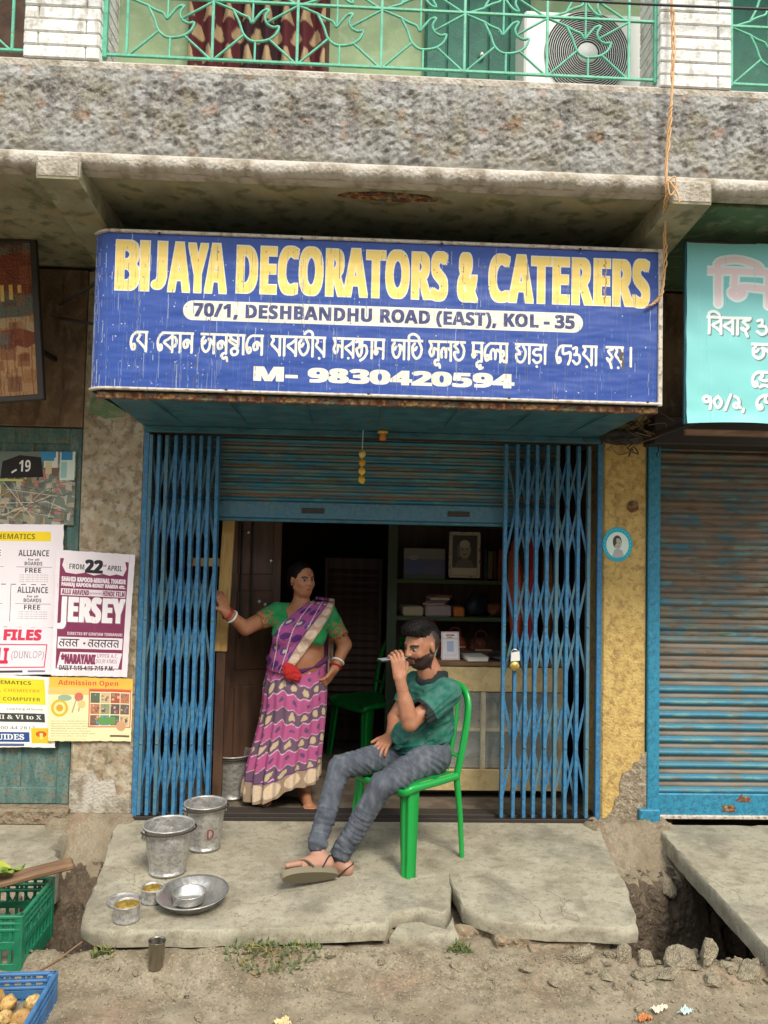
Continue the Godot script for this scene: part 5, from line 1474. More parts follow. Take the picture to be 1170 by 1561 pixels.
# ------------------------------------------------------------------ inside the shop
func interior() -> void:
	# glass counter
	var c := thing("counter", "cream shop counter with glass front behind the right gate", "counter", Vector3(0.84, 0, -0.62))
	part(c, "top", box(Vector3(1.04, 0.03, 0.5), 0.004), M.old_wood, Vector3(0, 0.83, 0))
	part(c, "front_panel", box(Vector3(1.0, 0.15, 0.02), 0.003), M.cream, Vector3(0, 0.735, 0.24))
	part(c, "front_panel", box(Vector3(1.0, 0.13, 0.02), 0.003), M.cream, Vector3(0, 0.12, 0.24))
	for x in [-0.49, 0.0, 0.49]: part(c, "post", box(Vector3(0.03, 0.76, 0.03), 0.003), M.cream, Vector3(x, 0.435, 0.226))
	part(c, "shelf", box(Vector3(0.96, 0.02, 0.44), 0.002), M.cream, Vector3(0, 0.42, 0))
	part(c, "floor_board", box(Vector3(0.96, 0.02, 0.44), 0.002), M.old_wood, Vector3(0, 0.19, 0))
	part(c, "back_panel", box(Vector3(1.0, 0.76, 0.015), 0.002), M.old_wood, Vector3(0, 0.435, -0.24))
	for x in [-0.497, 0.497]: part(c, "side_panel", box(Vector3(0.015, 0.76, 0.44), 0.002), M.cream, Vector3(x, 0.435, -0.01))
	part(c, "pane", box(Vector3(0.95, 0.46, 0.005), 0.0), M.glass, Vector3(0, 0.425, 0.2445))
	for x in [-0.42, 0.4]: part(c, "foot", box(Vector3(0.06, 0.05, 0.3), 0.004), M.dark_metal, Vector3(x, 0.028, 0.0))
	var r := RandomNumberGenerator.new()
	r.seed = 21
	# goods in the counter
	var goods := [["bundle of folded cloth on the upper counter shelf behind the glass", c8(178, 140, 92), 0.62, 0.43, 0.2, 0.11], ["brown carton standing on the upper counter shelf behind the glass", c8(146, 112, 76), 0.9, 0.43, 0.16, 0.14], ["grey cloth bundle low in the glass counter", c8(150, 150, 146), 0.78, 0.2, 0.2, 0.1], ["dark bag low in the glass counter beside the grey bundle", c8(84, 66, 56), 1.05, 0.2, 0.22, 0.13]]
	for g in goods:
		solo("bundle", g[0], "bundle", stone(int(g[2] * 97), Vector3(g[4] * 0.6, g[5] * 0.6, 0.11), 0.6), tri(g[1], 0.2, 0.9, relief(13, 0.12, 3, 256), 0.3, false), Vector3(g[2], g[3] + g[5] * 0.42, -0.62))
	# things on the counter
	var q := thing("payment_card_stand", "white upright payment card with a pink frame on the counter", "card stand", Vector3(0.635, 0.846, -0.42), 0.1)
	var cv := Canvas.new(128, 192, c8(240, 238, 240))
	cv.frame(4, 4, 120, 184, 4, c8(226, 140, 150)); cv.rect(34, 18, 60, 12, c8(206, 90, 110)); cv.rect(40, 34, 40, 8, c8(110, 160, 110)); cv.rect(8, 46, 112, 3, c8(214, 110, 120)); cv.rect(40, 64, 48, 72, c8(186, 196, 226)); cv.rect(20, 150, 90, 20, c8(232, 226, 236))
	part(q, "card", grid(1, 1, func(u: float, v: float) -> Vector3: return Vector3(0.115 * (u - 0.5), 0.172 * (1.0 - v), -0.03 * (1.0 - v)), null, true), print_mat(cv.im, 0.4))
	part(q, "back_prop", box(Vector3(0.1, 0.15, 0.003), 0.001), M.white_plastic, Vector3(0, 0.075, -0.045), Basis(Vector3.RIGHT, 0.25))
	var n := thing("notebook", "white account book lying on the counter beside the card", "book", Vector3(0.79, 0.846, -0.45), 0.1)
	part(n, "pages", box(Vector3(0.13, 0.022, 0.18), 0.002), M.paper, Vector3(0, 0.012, 0))
	part(n, "cover", box(Vector3(0.135, 0.004, 0.185), 0.001), M.white_plastic, Vector3(0, 0.026, 0))
	var tr := thing("tray", "dark shallow tray with odds and ends on the counter", "tray", Vector3(1.0, 0.846, -0.47))
	part(tr, "dish", lathe([Vector2(0, 0.004), Vector2(0.09, 0.004), Vector2(0.12, 0.03), Vector2(0.126, 0.03), Vector2(0.1, 0.0), Vector2(0, 0.0)], 28), M.black_plastic)
	solo("green_bottle", "slim green bottle standing on the counter tray", "bottle", lathe([Vector2(0, 0), Vector2(0.014, 0), Vector2(0.015, 0.05), Vector2(0.008, 0.08), Vector2(0.008, 0.1), Vector2(0, 0.1)], 14), solid(c8(90, 130, 60), 0.3), Vector3(0.99, 0.852, -0.46))
	solo("leaflet", "white and green leaflet propped behind the man's neck on the counter", "leaflet", box(Vector3(0.11, 0.09, 0.004), 0.001), solid(c8(190, 222, 200), 0.7), Vector3(0.5, 0.9, -0.46), Basis(Vector3.UP, 0.2) * Basis(Vector3.BACK, -0.3))

	# rack behind the counter
	var s := thing("shelf_rack", "dark green shelf rack with three shelves behind the counter", "shelf", Vector3(0.76, 0, -1.35))
	for x in [-0.46, 0.5]: part(s, "post", box(Vector3(0.07, 2.2, 0.05), 0.003), tri(c8(70, 84, 66), 0.3, 0.7), Vector3(x, 1.1, 0.16))
	for x in [-0.46, 0.5]: part(s, "post", box(Vector3(0.05, 2.2, 0.05), 0.003), M.wood_dark, Vector3(x, 1.1, -0.16))
	for y in [0.55, 1.03, 1.3, 1.72]: part(s, "shelf", box(Vector3(1.0, 0.03, 0.36), 0.003), tri(c8(82, 96, 62), 0.3, 0.8), Vector3(0.02, y, 0))
	part(s, "back_panel", box(Vector3(1.0, 2.1, 0.012), 0.002), M.wood_dark, Vector3(0.02, 1.08, -0.19))
	# framed portrait
	cv = Canvas.new(220, 320, c8(168, 160, 144))
	cv.rect(12, 12, 196, 240, c8(64, 58, 52)); cv.disc(110, 120, 48, c8(150, 138, 116), 66); cv.disc(110, 76, 40, c8(176, 168, 146), 30); cv.poly(PackedVector2Array([Vector2(30, 250), Vector2(60, 196), Vector2(110, 180), Vector2(160, 196), Vector2(190, 250)]), c8(100, 92, 80))
	cv.disc(92, 112, 6, c8(60, 52, 46)); cv.disc(128, 112, 6, c8(60, 52, 46)); cv.rect(96, 150, 28, 7, c8(84, 70, 60)); cv.disc(62, 130, 12, c8(110, 100, 84), 50)
	cv.rect(12, 256, 196, 50, c8(196, 184, 160))
	var f := thing("framed_portrait", "framed black and white portrait of an elderly man on the shelf", "picture", Vector3(0.815, 1.34, -1.12))
	part(f, "print", grid(1, 1, func(u: float, v: float) -> Vector3: return Vector3(0.2 * (u - 0.5), 0.31 * (1.0 - v), 0.004), null, true), print_mat(cv.im, 0.35))
	for a in [[Vector3(0.22, 0.014, 0.014), Vector3(0, 0, 0)], [Vector3(0.22, 0.014, 0.014), Vector3(0, 0.317, 0)], [Vector3(0.014, 0.317, 0.014), Vector3(-0.107, 0.158, 0)], [Vector3(0.014, 0.317, 0.014), Vector3(0.107, 0.158, 0)]]: part(f, "frame_bar", box(a[0], 0.003), M.frame_grey, a[1])
	part(f, "backing", box(Vector3(0.21, 0.31, 0.006), 0.001), M.old_wood, Vector3(0, 0.158, -0.003))
	cv = Canvas.new(256, 200, c8(86, 96, 128))
	cv.rect(0, 0, 256, 70, c8(128, 128, 122)); cv.disc(90, 120, 70, c8(84, 92, 140), 50); cv.disc(180, 140, 60, c8(100, 96, 130), 40); cv.rect(0, 170, 256, 30, c8(70, 90, 78)); cv.disc(60, 60, 30, c8(150, 140, 130), 16)
	solo("blue_picture", "faded blue landscape print leaning on the shelf left of the portrait", "picture", grid(1, 1, func(u: float, v: float) -> Vector3: return Vector3(0.3 * (u - 0.5), 0.22 * (1.0 - v), -0.02 * (1.0 - v)), null, true), print_mat(cv.im, 0.5), Vector3(0.53, 1.318, -1.16))
	for k in 4: solo("small_jar", "small pale jar in the row on the top shelf", "jar", lathe([Vector2(0, 0), Vector2(0.022, 0), Vector2(0.024, 0.04), Vector2(0.015, 0.055), Vector2(0.015, 0.07), Vector2(0, 0.07)], 16), solid(c8(190, 180, 160), 0.4), Vector3(0.44 + 0.075 * k + (0.26 if k == 3 else 0.0), 1.737, -1.22), Basis.IDENTITY, "jars on the top shelf")
	for a in [[0.45, c8(190, 176, 146), 0.15, 0.07, "cream stack of folded papers on the middle shelf"], [0.64, c8(176, 160, 158), 0.19, 0.08, "greyish pink bundle of papers on the middle shelf"], [0.79, c8(206, 120, 60), 0.08, 0.07, "orange packet on the middle shelf"]]:
		solo("paper_stack", a[4], "papers", box(Vector3(a[2], a[3], 0.2), 0.01), tri(a[1], 0.2, 0.9), Vector3(a[0], 1.046 + a[3] / 2, -1.28), Basis(Vector3.UP, r.randf_range(-0.1, 0.1)))
	for a in [[0.93, c8(40, 44, 54), 0.09, 0.1, "black rounded bag at the right of the middle shelf"], [1.07, c8(120, 74, 40), 0.07, 0.07, "brown pouch at the end of the middle shelf"]]:
		solo("bag", a[4], "bag", stone(int(a[0] * 100), Vector3(a[2], a[3], 0.09), 0.6), solid(a[1], 0.6), Vector3(a[0], 1.046 + a[3] * 0.75, -1.28))
	var spine := [c8(110, 50, 44), c8(60, 72, 84), c8(120, 104, 72), c8(70, 56, 50), c8(132, 60, 40), c8(88, 96, 74), c8(150, 140, 118)]
	for k in 7: solo("ledger", "upright ledger in the row right of the portrait on the shelf", "book", box(Vector3(0.022 + 0.006 * (k % 3), 0.22 + 0.02 * sin(k * 2.0), 0.16), 0.002), solid(spine[k], 0.8), Vector3(0.95 + 0.036 * k, 1.427, -1.3), Basis(Vector3.BACK, 0.05 * sin(k * 3.0)), "ledgers right of the portrait")
	for k in 4: solo("folded_sheet", "folded printed sheet in the pile above the papers on the middle shelf", "papers", box(Vector3(0.16 - 0.01 * k, 0.018, 0.2), 0.004), solid([c8(190, 150, 140), c8(120, 100, 110), c8(196, 186, 160), c8(150, 90, 84)][k], 0.85), Vector3(0.62 + 0.012 * k, 1.136 + 0.019 * k, -1.28), Basis(Vector3.UP, 0.12 * k - 0.15), "pile of folded sheets")
	for k in 5: solo("round_tin", "round lidded tin in the row low on the rack behind the counter", "tin", lathe([Vector2(0, 0), Vector2(0.06, 0), Vector2(0.062, 0.005), Vector2(0.06, 0.12), Vector2(0.065, 0.122), Vector2(0.065, 0.14), Vector2(0.05, 0.148), Vector2(0, 0.15)], 22), [M.steel, M.brass, M.aluminium][k % 3], Vector3(0.42 + 0.15 * k, 0.568, -1.3), Basis.IDENTITY, "tins low on the rack")
	for k in 3: solo("steel_pot", "upturned aluminium cooking pot in the stack on the trunk", "pot", lathe([Vector2(0.15 - 0.02 * k, 0), Vector2(0.145 - 0.02 * k, 0.01), Vector2(0.13 - 0.02 * k, 0.09), Vector2(0.1 - 0.02 * k, 0.11), Vector2(0, 0.112)], 30), M.aluminium, Vector3(-0.75, 0.863 + 0.1 * k, -0.95), Basis.IDENTITY, "pots on the trunk")
	# red and orange bags below the shelf
	for a in [[0.58, 0.66, c8(176, 62, 36), "orange red cloth bag hanging below the middle shelf behind the man"], [0.76, 0.62, c8(142, 58, 34), "brick red wicker basket bag below the middle shelf"], [0.95, 0.6, c8(96, 44, 30), "dark red bag at the right below the middle shelf"]]:
		var bg := thing("cloth_bag", a[3], "bag", Vector3(a[0], a[1], -1.16))
		part(bg, "body", stone(int(a[0] * 231), Vector3(0.115, 0.15, 0.07), 0.7), tri(tile(64, 64, int(a[0] * 90), a[2], [[0.08, 3, 0.5, 0.7, a[2].lightened(0.25), 0.7]]), 0.2, 0.9, null, 0, false), Vector3(0, 0.15, 0))
		part(bg, "handle", tube(smooth_path([Vector3(-0.05, 0.26, 0), Vector3(-0.03, 0.34, 0), Vector3(0.03, 0.34, 0), Vector3(0.05, 0.26, 0)], 4), 0.008, 6), solid(a[2].darkened(0.2), 0.9))
		part(bg, "trim", box(Vector3(0.12, 0.012, 0.01), 0.003), solid(c8(206, 180, 130), 0.8), Vector3(0.01, 0.22, 0.062))
	# red cloth strips and folded tent cloth against the right wall, seen through the lattice
	for a in [[1.1, c8(196, 84, 48), "orange folded tent cloth against the right wall"], [1.2, c8(160, 48, 52), "red folded tent cloth against the right wall"], [1.31, c8(120, 82, 46), "brown folded tent cloth against the right wall"]]:
		solo("tent_cloth", a[2], "cloth", stone(int(a[0] * 310), Vector3(0.05, 0.42, 0.12), 0.5), tri(a[1], 0.2, 0.95, relief(4, 0.025, 5), 0.8, false), Vector3(a[0], 1.25, -0.66 - a[0] * 0.05))

	# pale door leaf frame standing by the gate
	var w := thing("wooden_frame", "pale wooden door frame piece standing behind the left gate", "frame", Vector3(-0.755, 0, -0.26))
	part(w, "upright", box(Vector3(0.07, 0.86, 0.045), 0.004), M.wood_pale, Vector3(0, 1.33, 0), Basis(Vector3.BACK, -0.03))
	part(w, "cross_piece", box(Vector3(0.26, 0.05, 0.03), 0.003), M.wood_pale, Vector3(-0.1, 1.43, -0.004))
	part(w, "lower_post", box(Vector3(0.055, 0.9, 0.04), 0.003), M.wood_dark, Vector3(-0.012, 0.452, -0.01))
	var dl := thing("door_leaf", "dark brown wooden door leaf with metal bolts opened inward at the left", "door", Vector3(-0.62, 0, -0.55), 0.5)
	part(dl, "leaf", box(Vector3(0.36, 2.0, 0.035), 0.004), M.wood_dark, Vector3(0, 1.0, 0))
	for k in 3: part(dl, "panel", box(Vector3(0.24, 0.5, 0.02), 0.008), M.wood_dark, Vector3(0, 0.4 + 0.6 * k, 0.018))
	for p in [[-0.06, 1.62], [0.03, 1.18], [0.07, 1.16], [0.1, 1.44], [0.02, 1.1]]: part(dl, "bolt", lathe([Vector2(0, 0.012), Vector2(0.012, 0.01), Vector2(0.016, 0)], 12), M.steel, Vector3(p[0], p[1], 0.03), Basis(Vector3.RIGHT, PI / 2))
	for x in [-0.1, -0.03]: part(dl, "rod", tube([Vector3(x, 0.95, 0.04), Vector3(x, 1.68, 0.04)], 0.008, 8), M.dark_metal)
	# louvred cabinet at the back
	var lv := thing("louvred_cabinet", "dark brown louvred cabinet standing behind the woman", "cabinet", Vector3(0.02, 0, -1.75))
	part(lv, "body", box(Vector3(0.46, 1.45, 0.3), 0.006), M.wood_dark, Vector3(0, 0.725, -0.17))
	for k in 22: part(lv, "slat", box(Vector3(0.4, 0.04, 0.012), 0.002), M.wood_dark, Vector3(0, 0.12 + k * 0.058, 0.0), Basis(Vector3.RIGHT, -0.5))
	for x in [-0.215, 0.215]: part(lv, "stile", box(Vector3(0.03, 1.45, 0.03), 0.003), M.wood_dark, Vector3(x, 0.725, 0.0))
	# dark stack at the left behind the gate
	var tk := thing("metal_trunk", "dark reddish metal trunk on a stand at the left inside", "trunk", Vector3(-0.75, 0, -0.95))
	part(tk, "body", box(Vector3(0.5, 0.36, 0.36), 0.01), solid(c8(60, 38, 38), 0.6), Vector3(0, 0.62, 0))
	part(tk, "lid", box(Vector3(0.52, 0.06, 0.38), 0.01), solid(c8(66, 42, 40), 0.6), Vector3(0, 0.832, 0))
	for x in [-0.22, 0.22]:
		for z in [-0.15, 0.15]: part(tk, "leg", box(Vector3(0.03, 0.44, 0.03), 0.003), M.dark_metal, Vector3(x, 0.221, z))
	# red patterned cloth bundle far back
	solo("red_bundle", "dim red bundle on the floor far back beside the shelf post", "bundle", stone(55, Vector3(0.13, 0.16, 0.13), 0.7), solid(c8(120, 40, 50), 0.9), Vector3(0.2, 0.14, -1.7))

# ------------------------------------------------------------------ plastic chairs
func make_chair(called: String, label: String, m: Material, at: Vector3, face: Vector3, deep := 1.0) -> void:
	var turn := atan2(face.x, face.z)
	var c := thing(called, label, "chair", at, turn)
	c.scale = Vector3(1.0, 1.0, deep)
	# local: +z forward, +x to the sitter's left
	var seat := grid(20, 20, func(u: float, v: float) -> Vector3:
		var x := (u - 0.5) * 2.0
		var z := 0.215 - v * 0.42
		var wdt := lerpf(0.215, 0.19, v)
		var y := 0.412 + 0.014 * absf(x) * absf(x) - 0.03 * smoothstep(0.75, 1.0, 1.0 - v) * 0.8 - 0.008 * (1.0 - x * x)
		return Vector3(x * wdt, y, z))
	part(c, "seat", seat, m)
	var rim := []
	for p in [[-0.19, -0.205], [-0.205, 0.0], [-0.212, 0.17], [-0.18, 0.215], [0.0, 0.226], [0.18, 0.215], [0.212, 0.17], [0.205, 0.0], [0.19, -0.205]]: rim.append(Vector3(p[0], 0.405 - (0.022 if p[1] > 0.2 else 0.0), p[1]))
	part(c, "seat_rim", tube(smooth_path(rim, 4), 0.0135, 8, 1.5), m)
	# front legs: wide ribbed channels
	for s in [-1.0, 1.0]:
		var st := begin()
		var a := Vector3(s * 0.195, 0.405, 0.185)
		var b := Vector3(s * 0.222, 0.0, 0.212)
		var n := 6
		for k in n:
			var p0 := a.lerp(b, k / float(n))
			var p1 := a.lerp(b, (k + 1) / float(n))
			var w0 := lerpf(0.052, 0.036, k / float(n))
			var w1 := lerpf(0.052, 0.036, (k + 1) / float(n))
			# an L-shaped section with a groove
			var sec := func(p: Vector3, w: float) -> Array: return [p + Vector3(-s * w * 1.25, 0, 0.004), p + Vector3(-s * w * 0.55, 0, 0.012), p + Vector3(-s * w * 0.4, 0, -0.004), p + Vector3(-s * w * 0.12, 0, -0.004), p + Vector3(0, 0, 0.012), p + Vector3(s * 0.012, 0, -0.002), p + Vector3(s * 0.004, 0, -w * 0.5), p + Vector3(s * 0.012, 0, -w * 1.25), p + Vector3(s * 0.0, 0, -w * 1.3), p + Vector3(-s * 0.006, 0, -w * 0.4), p + Vector3(-s * w * 0.5, 0, -0.014), p + Vector3(-s * w * 1.25, 0, -0.004)]
			var q0: Array = sec.call(p0, w0)
			var q1: Array = sec.call(p1, w1)
			st.set_smooth_group(2)
			for i in q0.size():
				var j := (i + 1) % q0.size()
				if s < 0: quad(st, q0[i], q0[j], q1[j], q1[i])
				else: quad(st, q0[j], q0[i], q1[i], q1[j])
		part(c, "leg", fin(st), m)
		part(c, "leg", tube([Vector3(s * 0.182, 0.405, -0.2), Vector3(s * 0.192, 0.2, -0.225), Vector3(s * 0.2, 0.0, -0.235)], [0.022, 0.018, 0.015], 8, 0.7), m)
	# back: hoop with slats
	var hoop := []
	for p in [[-0.186, 0.4, -0.195], [-0.196, 0.52, -0.222], [-0.2, 0.66, -0.255], [-0.185, 0.765, -0.282], [-0.13, 0.825, -0.298], [0.0, 0.84, -0.305], [0.13, 0.825, -0.298], [0.185, 0.765, -0.282], [0.2, 0.66, -0.255], [0.196, 0.52, -0.222], [0.186, 0.4, -0.195]]: hoop.append(Vector3(p[0], p[1], p[2]))
	part(c, "back_hoop", tube(smooth_path(hoop, 5), 0.0165, 10, 1.25), m)
	for k in 5:
		var x := -0.12 + 0.06 * k
		part(c, "back_slat", tube(smooth_path([Vector3(x * 0.95, 0.42, -0.2), Vector3(x, 0.6, -0.252), Vector3(x * 0.9, 0.825 - absf(x) * 0.06, -0.3)], 4), 0.017, 8, 0.3), m)
	part(c, "back_cross_piece", tube([Vector3(-0.19, 0.5, -0.215), Vector3(0, 0.5, -0.23), Vector3(0.19, 0.5, -0.215)], 0.02, 8, 0.35), m)

func plastic_chairs() -> void:
	make_chair("plastic_chair", "bright green plastic chair on the platform under the seated man", M.chair_green, Vector3(0.305, 0.0, 0.47), Vector3(-0.79, 0, 0.61), 0.86)
	make_chair("plastic_chair", "empty green plastic chair standing in the shadow inside the shop", M.chair_green, Vector3(0.16, 0.0, -1.35), Vector3(-0.8, 0, 0.6))

# ------------------------------------------------------------------ buckets, tins, plates
func bucket(label: String, at: Vector3, rb: float, rt: float, h: float, m: Material, turn: float, letter := "") -> void:
	var b := thing("bucket", label, "bucket", at, turn)
	var pr := [Vector2(0, 0.012), Vector2(rb - 0.004, 0.012), Vector2(rb, 0.012), Vector2(rb + 0.003, 0.0), Vector2(rb + 0.003, 0.014), Vector2(rb, 0.016)]
	for k in 7:
		var t := k / 6.0
		pr.append(Vector2(lerpf(rb, rt, t), 0.016 + (h - 0.016) * t))
	pr.append_array([Vector2(rt + 0.007, h), Vector2(rt + 0.008, h + 0.006), Vector2(rt + 0.002, h + 0.009), Vector2(rt - 0.003, h + 0.004)])
	for k in 5: pr.append(Vector2(lerpf(rt - 0.003, rb - 0.003, k / 4.0), h - (h - 0.02) * k / 4.0))
	pr.append(Vector2(0, 0.02))
	part(b, "body", lathe(pr, 56), m)
	for s in [-1.0, 1.0]:
		var e := part(b, "ear", box(Vector3(0.01, 0.045, 0.035), 0.004), m, Vector3(s * (rt + 0.004), h - 0.028, 0))
		part(e, "rivet", lathe([Vector2(0, 0.004), Vector2(0.006, 0.002), Vector2(0.007, 0)], 8), M.dark_metal, Vector3(s * 0.005, -0.008, 0), Basis(Vector3.BACK, -s * PI / 2))
	var arc := []
	for k in 13:
		var a := PI * k / 12.0
		arc.append(Vector3(cos(a) * (rt + 0.014), h - 0.016 + sin(a) * 0.01, sin(a) * (rt + 0.013)))
	part(b, "handle", tube(smooth_path(arc, 2), 0.0042, 7), M.dark_metal)
	if letter:
		var tm := TextMesh.new()
		var f := SystemFont.new()
		f.font_names = PackedStringArray(["Droid Sans"])
		tm.font = f
		tm.font_size = 32
		tm.pixel_size = 0.0019
		tm.depth = 0.001
		tm.text = letter
		part(b, "painted_letter", tm, solid(c8(128, 34, 40), 0.7), Vector3(0, h * 0.42, lerpf(rb, rt, 0.42) + 0.0025), Basis(Vector3.RIGHT, -0.06))

func tin(called: String, label: String, at: Vector3, r: float, h: float, m: Material, inner: Material) -> void:
	var t := thing(called, label, "tin", at)
	part(t, "body", lathe([Vector2(0, 0.0), Vector2(r - 0.004, 0.0), Vector2(r, 0.004), Vector2(r, 0.01), Vector2(r - 0.002, 0.014), Vector2(r - 0.001, h * 0.5), Vector2(r - 0.002, h - 0.01), Vector2(r + 0.002, h - 0.004), Vector2(r, h), Vector2(r - 0.003, h - 0.003), Vector2(r - 0.004, 0.006), Vector2(0, 0.005)], 40), m)
	part(t, "lining", lathe([Vector2(0, 0.0075), Vector2(r - 0.0065, 0.0085), Vector2(r - 0.0055, h - 0.008)], 40), inner)

func vessels() -> void:
	bucket("large dented aluminium bucket standing in front on the platform", Vector3(-0.83, 0.001, 0.69), 0.082, 0.113, 0.215, M.aluminium, 0.5)
	bucket("smaller aluminium bucket marked with a red letter D behind the larger one", Vector3(-0.714, 0.001, 0.4), 0.079, 0.101, 0.22, M.aluminium, 0.5, "D")
	bucket("tall aluminium bucket in the shade just inside the left gate", Vector3(-0.70, 0.001, -0.40), 0.095, 0.125, 0.26, M.aluminium, 0.8)
	bucket("second shaded aluminium bucket further inside beside the sari hem", Vector3(-0.56, 0.001, -0.66), 0.095, 0.13, 0.28, M.aluminium, 0.1)
	tin("brass_tin", "open brass tin at the front corner of the platform", Vector3(-0.885, 0.001, 1.155), 0.053, 0.068, M.aluminium, M.brass)
	tin("brass_tin", "second open brass tin half behind the steel plate", Vector3(-0.822, 0.001, 0.99), 0.05, 0.062, M.aluminium, M.brass)
	var l := thing("tin_lid", "ridged aluminium lid lying behind the two brass tins", "lid", Vector3(-0.945, 0.001, 1.0))
	part(l, "disc", lathe([Vector2(0, 0.012), Vector2(0.012, 0.012), Vector2(0.02, 0.007), Vector2(0.035, 0.009), Vector2(0.045, 0.005), Vector2(0.06, 0.008), Vector2(0.062, 0.014), Vector2(0.066, 0.014), Vector2(0.066, 0.0), Vector2(0, 0.0)], 40), M.aluminium)
	var p := thing("steel_plate", "wide shiny steel dish with rolled rim on the platform edge", "dish", Vector3(-0.645, 0.001, 1.02))
	part(p, "dish", lathe([Vector2(0, 0.003), Vector2(0.085, 0.003), Vector2(0.1, 0.01), Vector2(0.138, 0.05), Vector2(0.15, 0.053), Vector2(0.153, 0.051), Vector2(0.15, 0.048), Vector2(0.14, 0.045), Vector2(0.104, 0.006), Vector2(0.086, 0.0), Vector2(0, 0.0)], 56), M.steel, Vector3(0, 0.004, 0), Basis(Vector3(0.8, 0, 0.4).normalized(), 0.06))
	var b := thing("steel_bowl", "small steel bowl lying inside the wide steel dish", "bowl", Vector3(-0.66, 0.0085, 1.02))
	part(b, "cup", lathe([Vector2(0, 0.003), Vector2(0.05, 0.003), Vector2(0.062, 0.012), Vector2(0.068, 0.045), Vector2(0.072, 0.046), Vector2(0.072, 0.044), Vector2(0.066, 0.01), Vector2(0.052, 0.0), Vector2(0, 0.0)], 44), M.steel)
	part(b, "handle", tube(smooth_path([Vector3(-0.02, 0.04, 0.062), Vector3(-0.03, 0.05, 0.1), Vector3(-0.03, 0.05, 0.135)], 4), 0.008, 8, 0.5), M.steel)
	solo("steel_tumbler", "tall steel tumbler standing on the bare earth in front", "tumbler", lathe([Vector2(0, 0.004), Vector2(0.026, 0.004), Vector2(0.027, 0.0), Vector2(0.028, 0.003), Vector2(0.0315, 0.1), Vector2(0.0335, 0.104), Vector2(0.032, 0.105), Vector2(0.03, 0.1), Vector2(0.027, 0.008), Vector2(0, 0.007)], 40), solid(c8(150, 144, 134), 0.3, 1.0), Vector3(-0.717, ground_y(-0.717, 1.345) - 0.002, 1.345), Basis(Vector3.BACK, -0.03))

# ------------------------------------------------------------------ crates
func crate(label: String, at: Vector3, turn: float, s: Vector3, m: Material, inside: Material) -> Node3D:
	var c := thing("plastic_crate", label, "crate", at, turn)
	var t := 0.008
	part(c, "bottom", box(Vector3(s.x - 0.01, t, s.z - 0.01), 0.002), inside, Vector3(0, t / 2, 0))
	for q in [[0, 1.0], [0, -1.0], [1, 1.0], [1, -1.0]]:
		var along: float = s.x if q[0] == 0 else s.z
		var b := Basis.IDENTITY if q[0] == 0 else Basis(Vector3.UP, PI / 2)
		var o: Vector3 = (Vector3(0, 0, q[1] * s.z / 2) if q[0] == 0 else Vector3(q[1] * s.x / 2, 0, 0))
		for k in 3: part(c, "rim_band", box(Vector3(along + 0.012 - 0.006 * k, 0.012, 0.016), 0.003), m, o + Vector3(0, s.y - 0.006 - 0.024 * k, 0), b)
		part(c, "base_band", box(Vector3(along, 0.07, 0.01), 0.002), m, o + Vector3(0, 0.036, 0), b)
		part(c, "side_band", box(Vector3(along, 0.03, 0.01), 0.002), m, o + Vector3(0, s.y * 0.55, 0), b)
		var n := int(along / 0.035)
		for k in n + 1:
			part(c, "bar", box(Vector3(0.012, s.y - 0.02, 0.008), 0.001), m, o + b * Vector3(-along / 2 + along * k / n, 0, 0) + Vector3(0, s.y / 2, 0), b)
		for k in n - 1:
			part(c, "brace", box(Vector3(0.007, 0.09, 0.006), 0.001), m, o + b * Vector3(-along / 2 + along * (k + 1) / n, 0, 0) + Vector3(0, s.y * 0.72, 0), b * Basis(Vector3.BACK, 0.5 if k % 2 else -0.5))
	for a in [-1.0, 1.0]:
		for b in [-1.0, 1.0]: part(c, "corner_post", box(Vector3(0.03, s.y, 0.03), 0.004), m, Vector3(a * (s.x / 2 - 0.008), s.y / 2, b * (s.z / 2 - 0.008)))
	return c

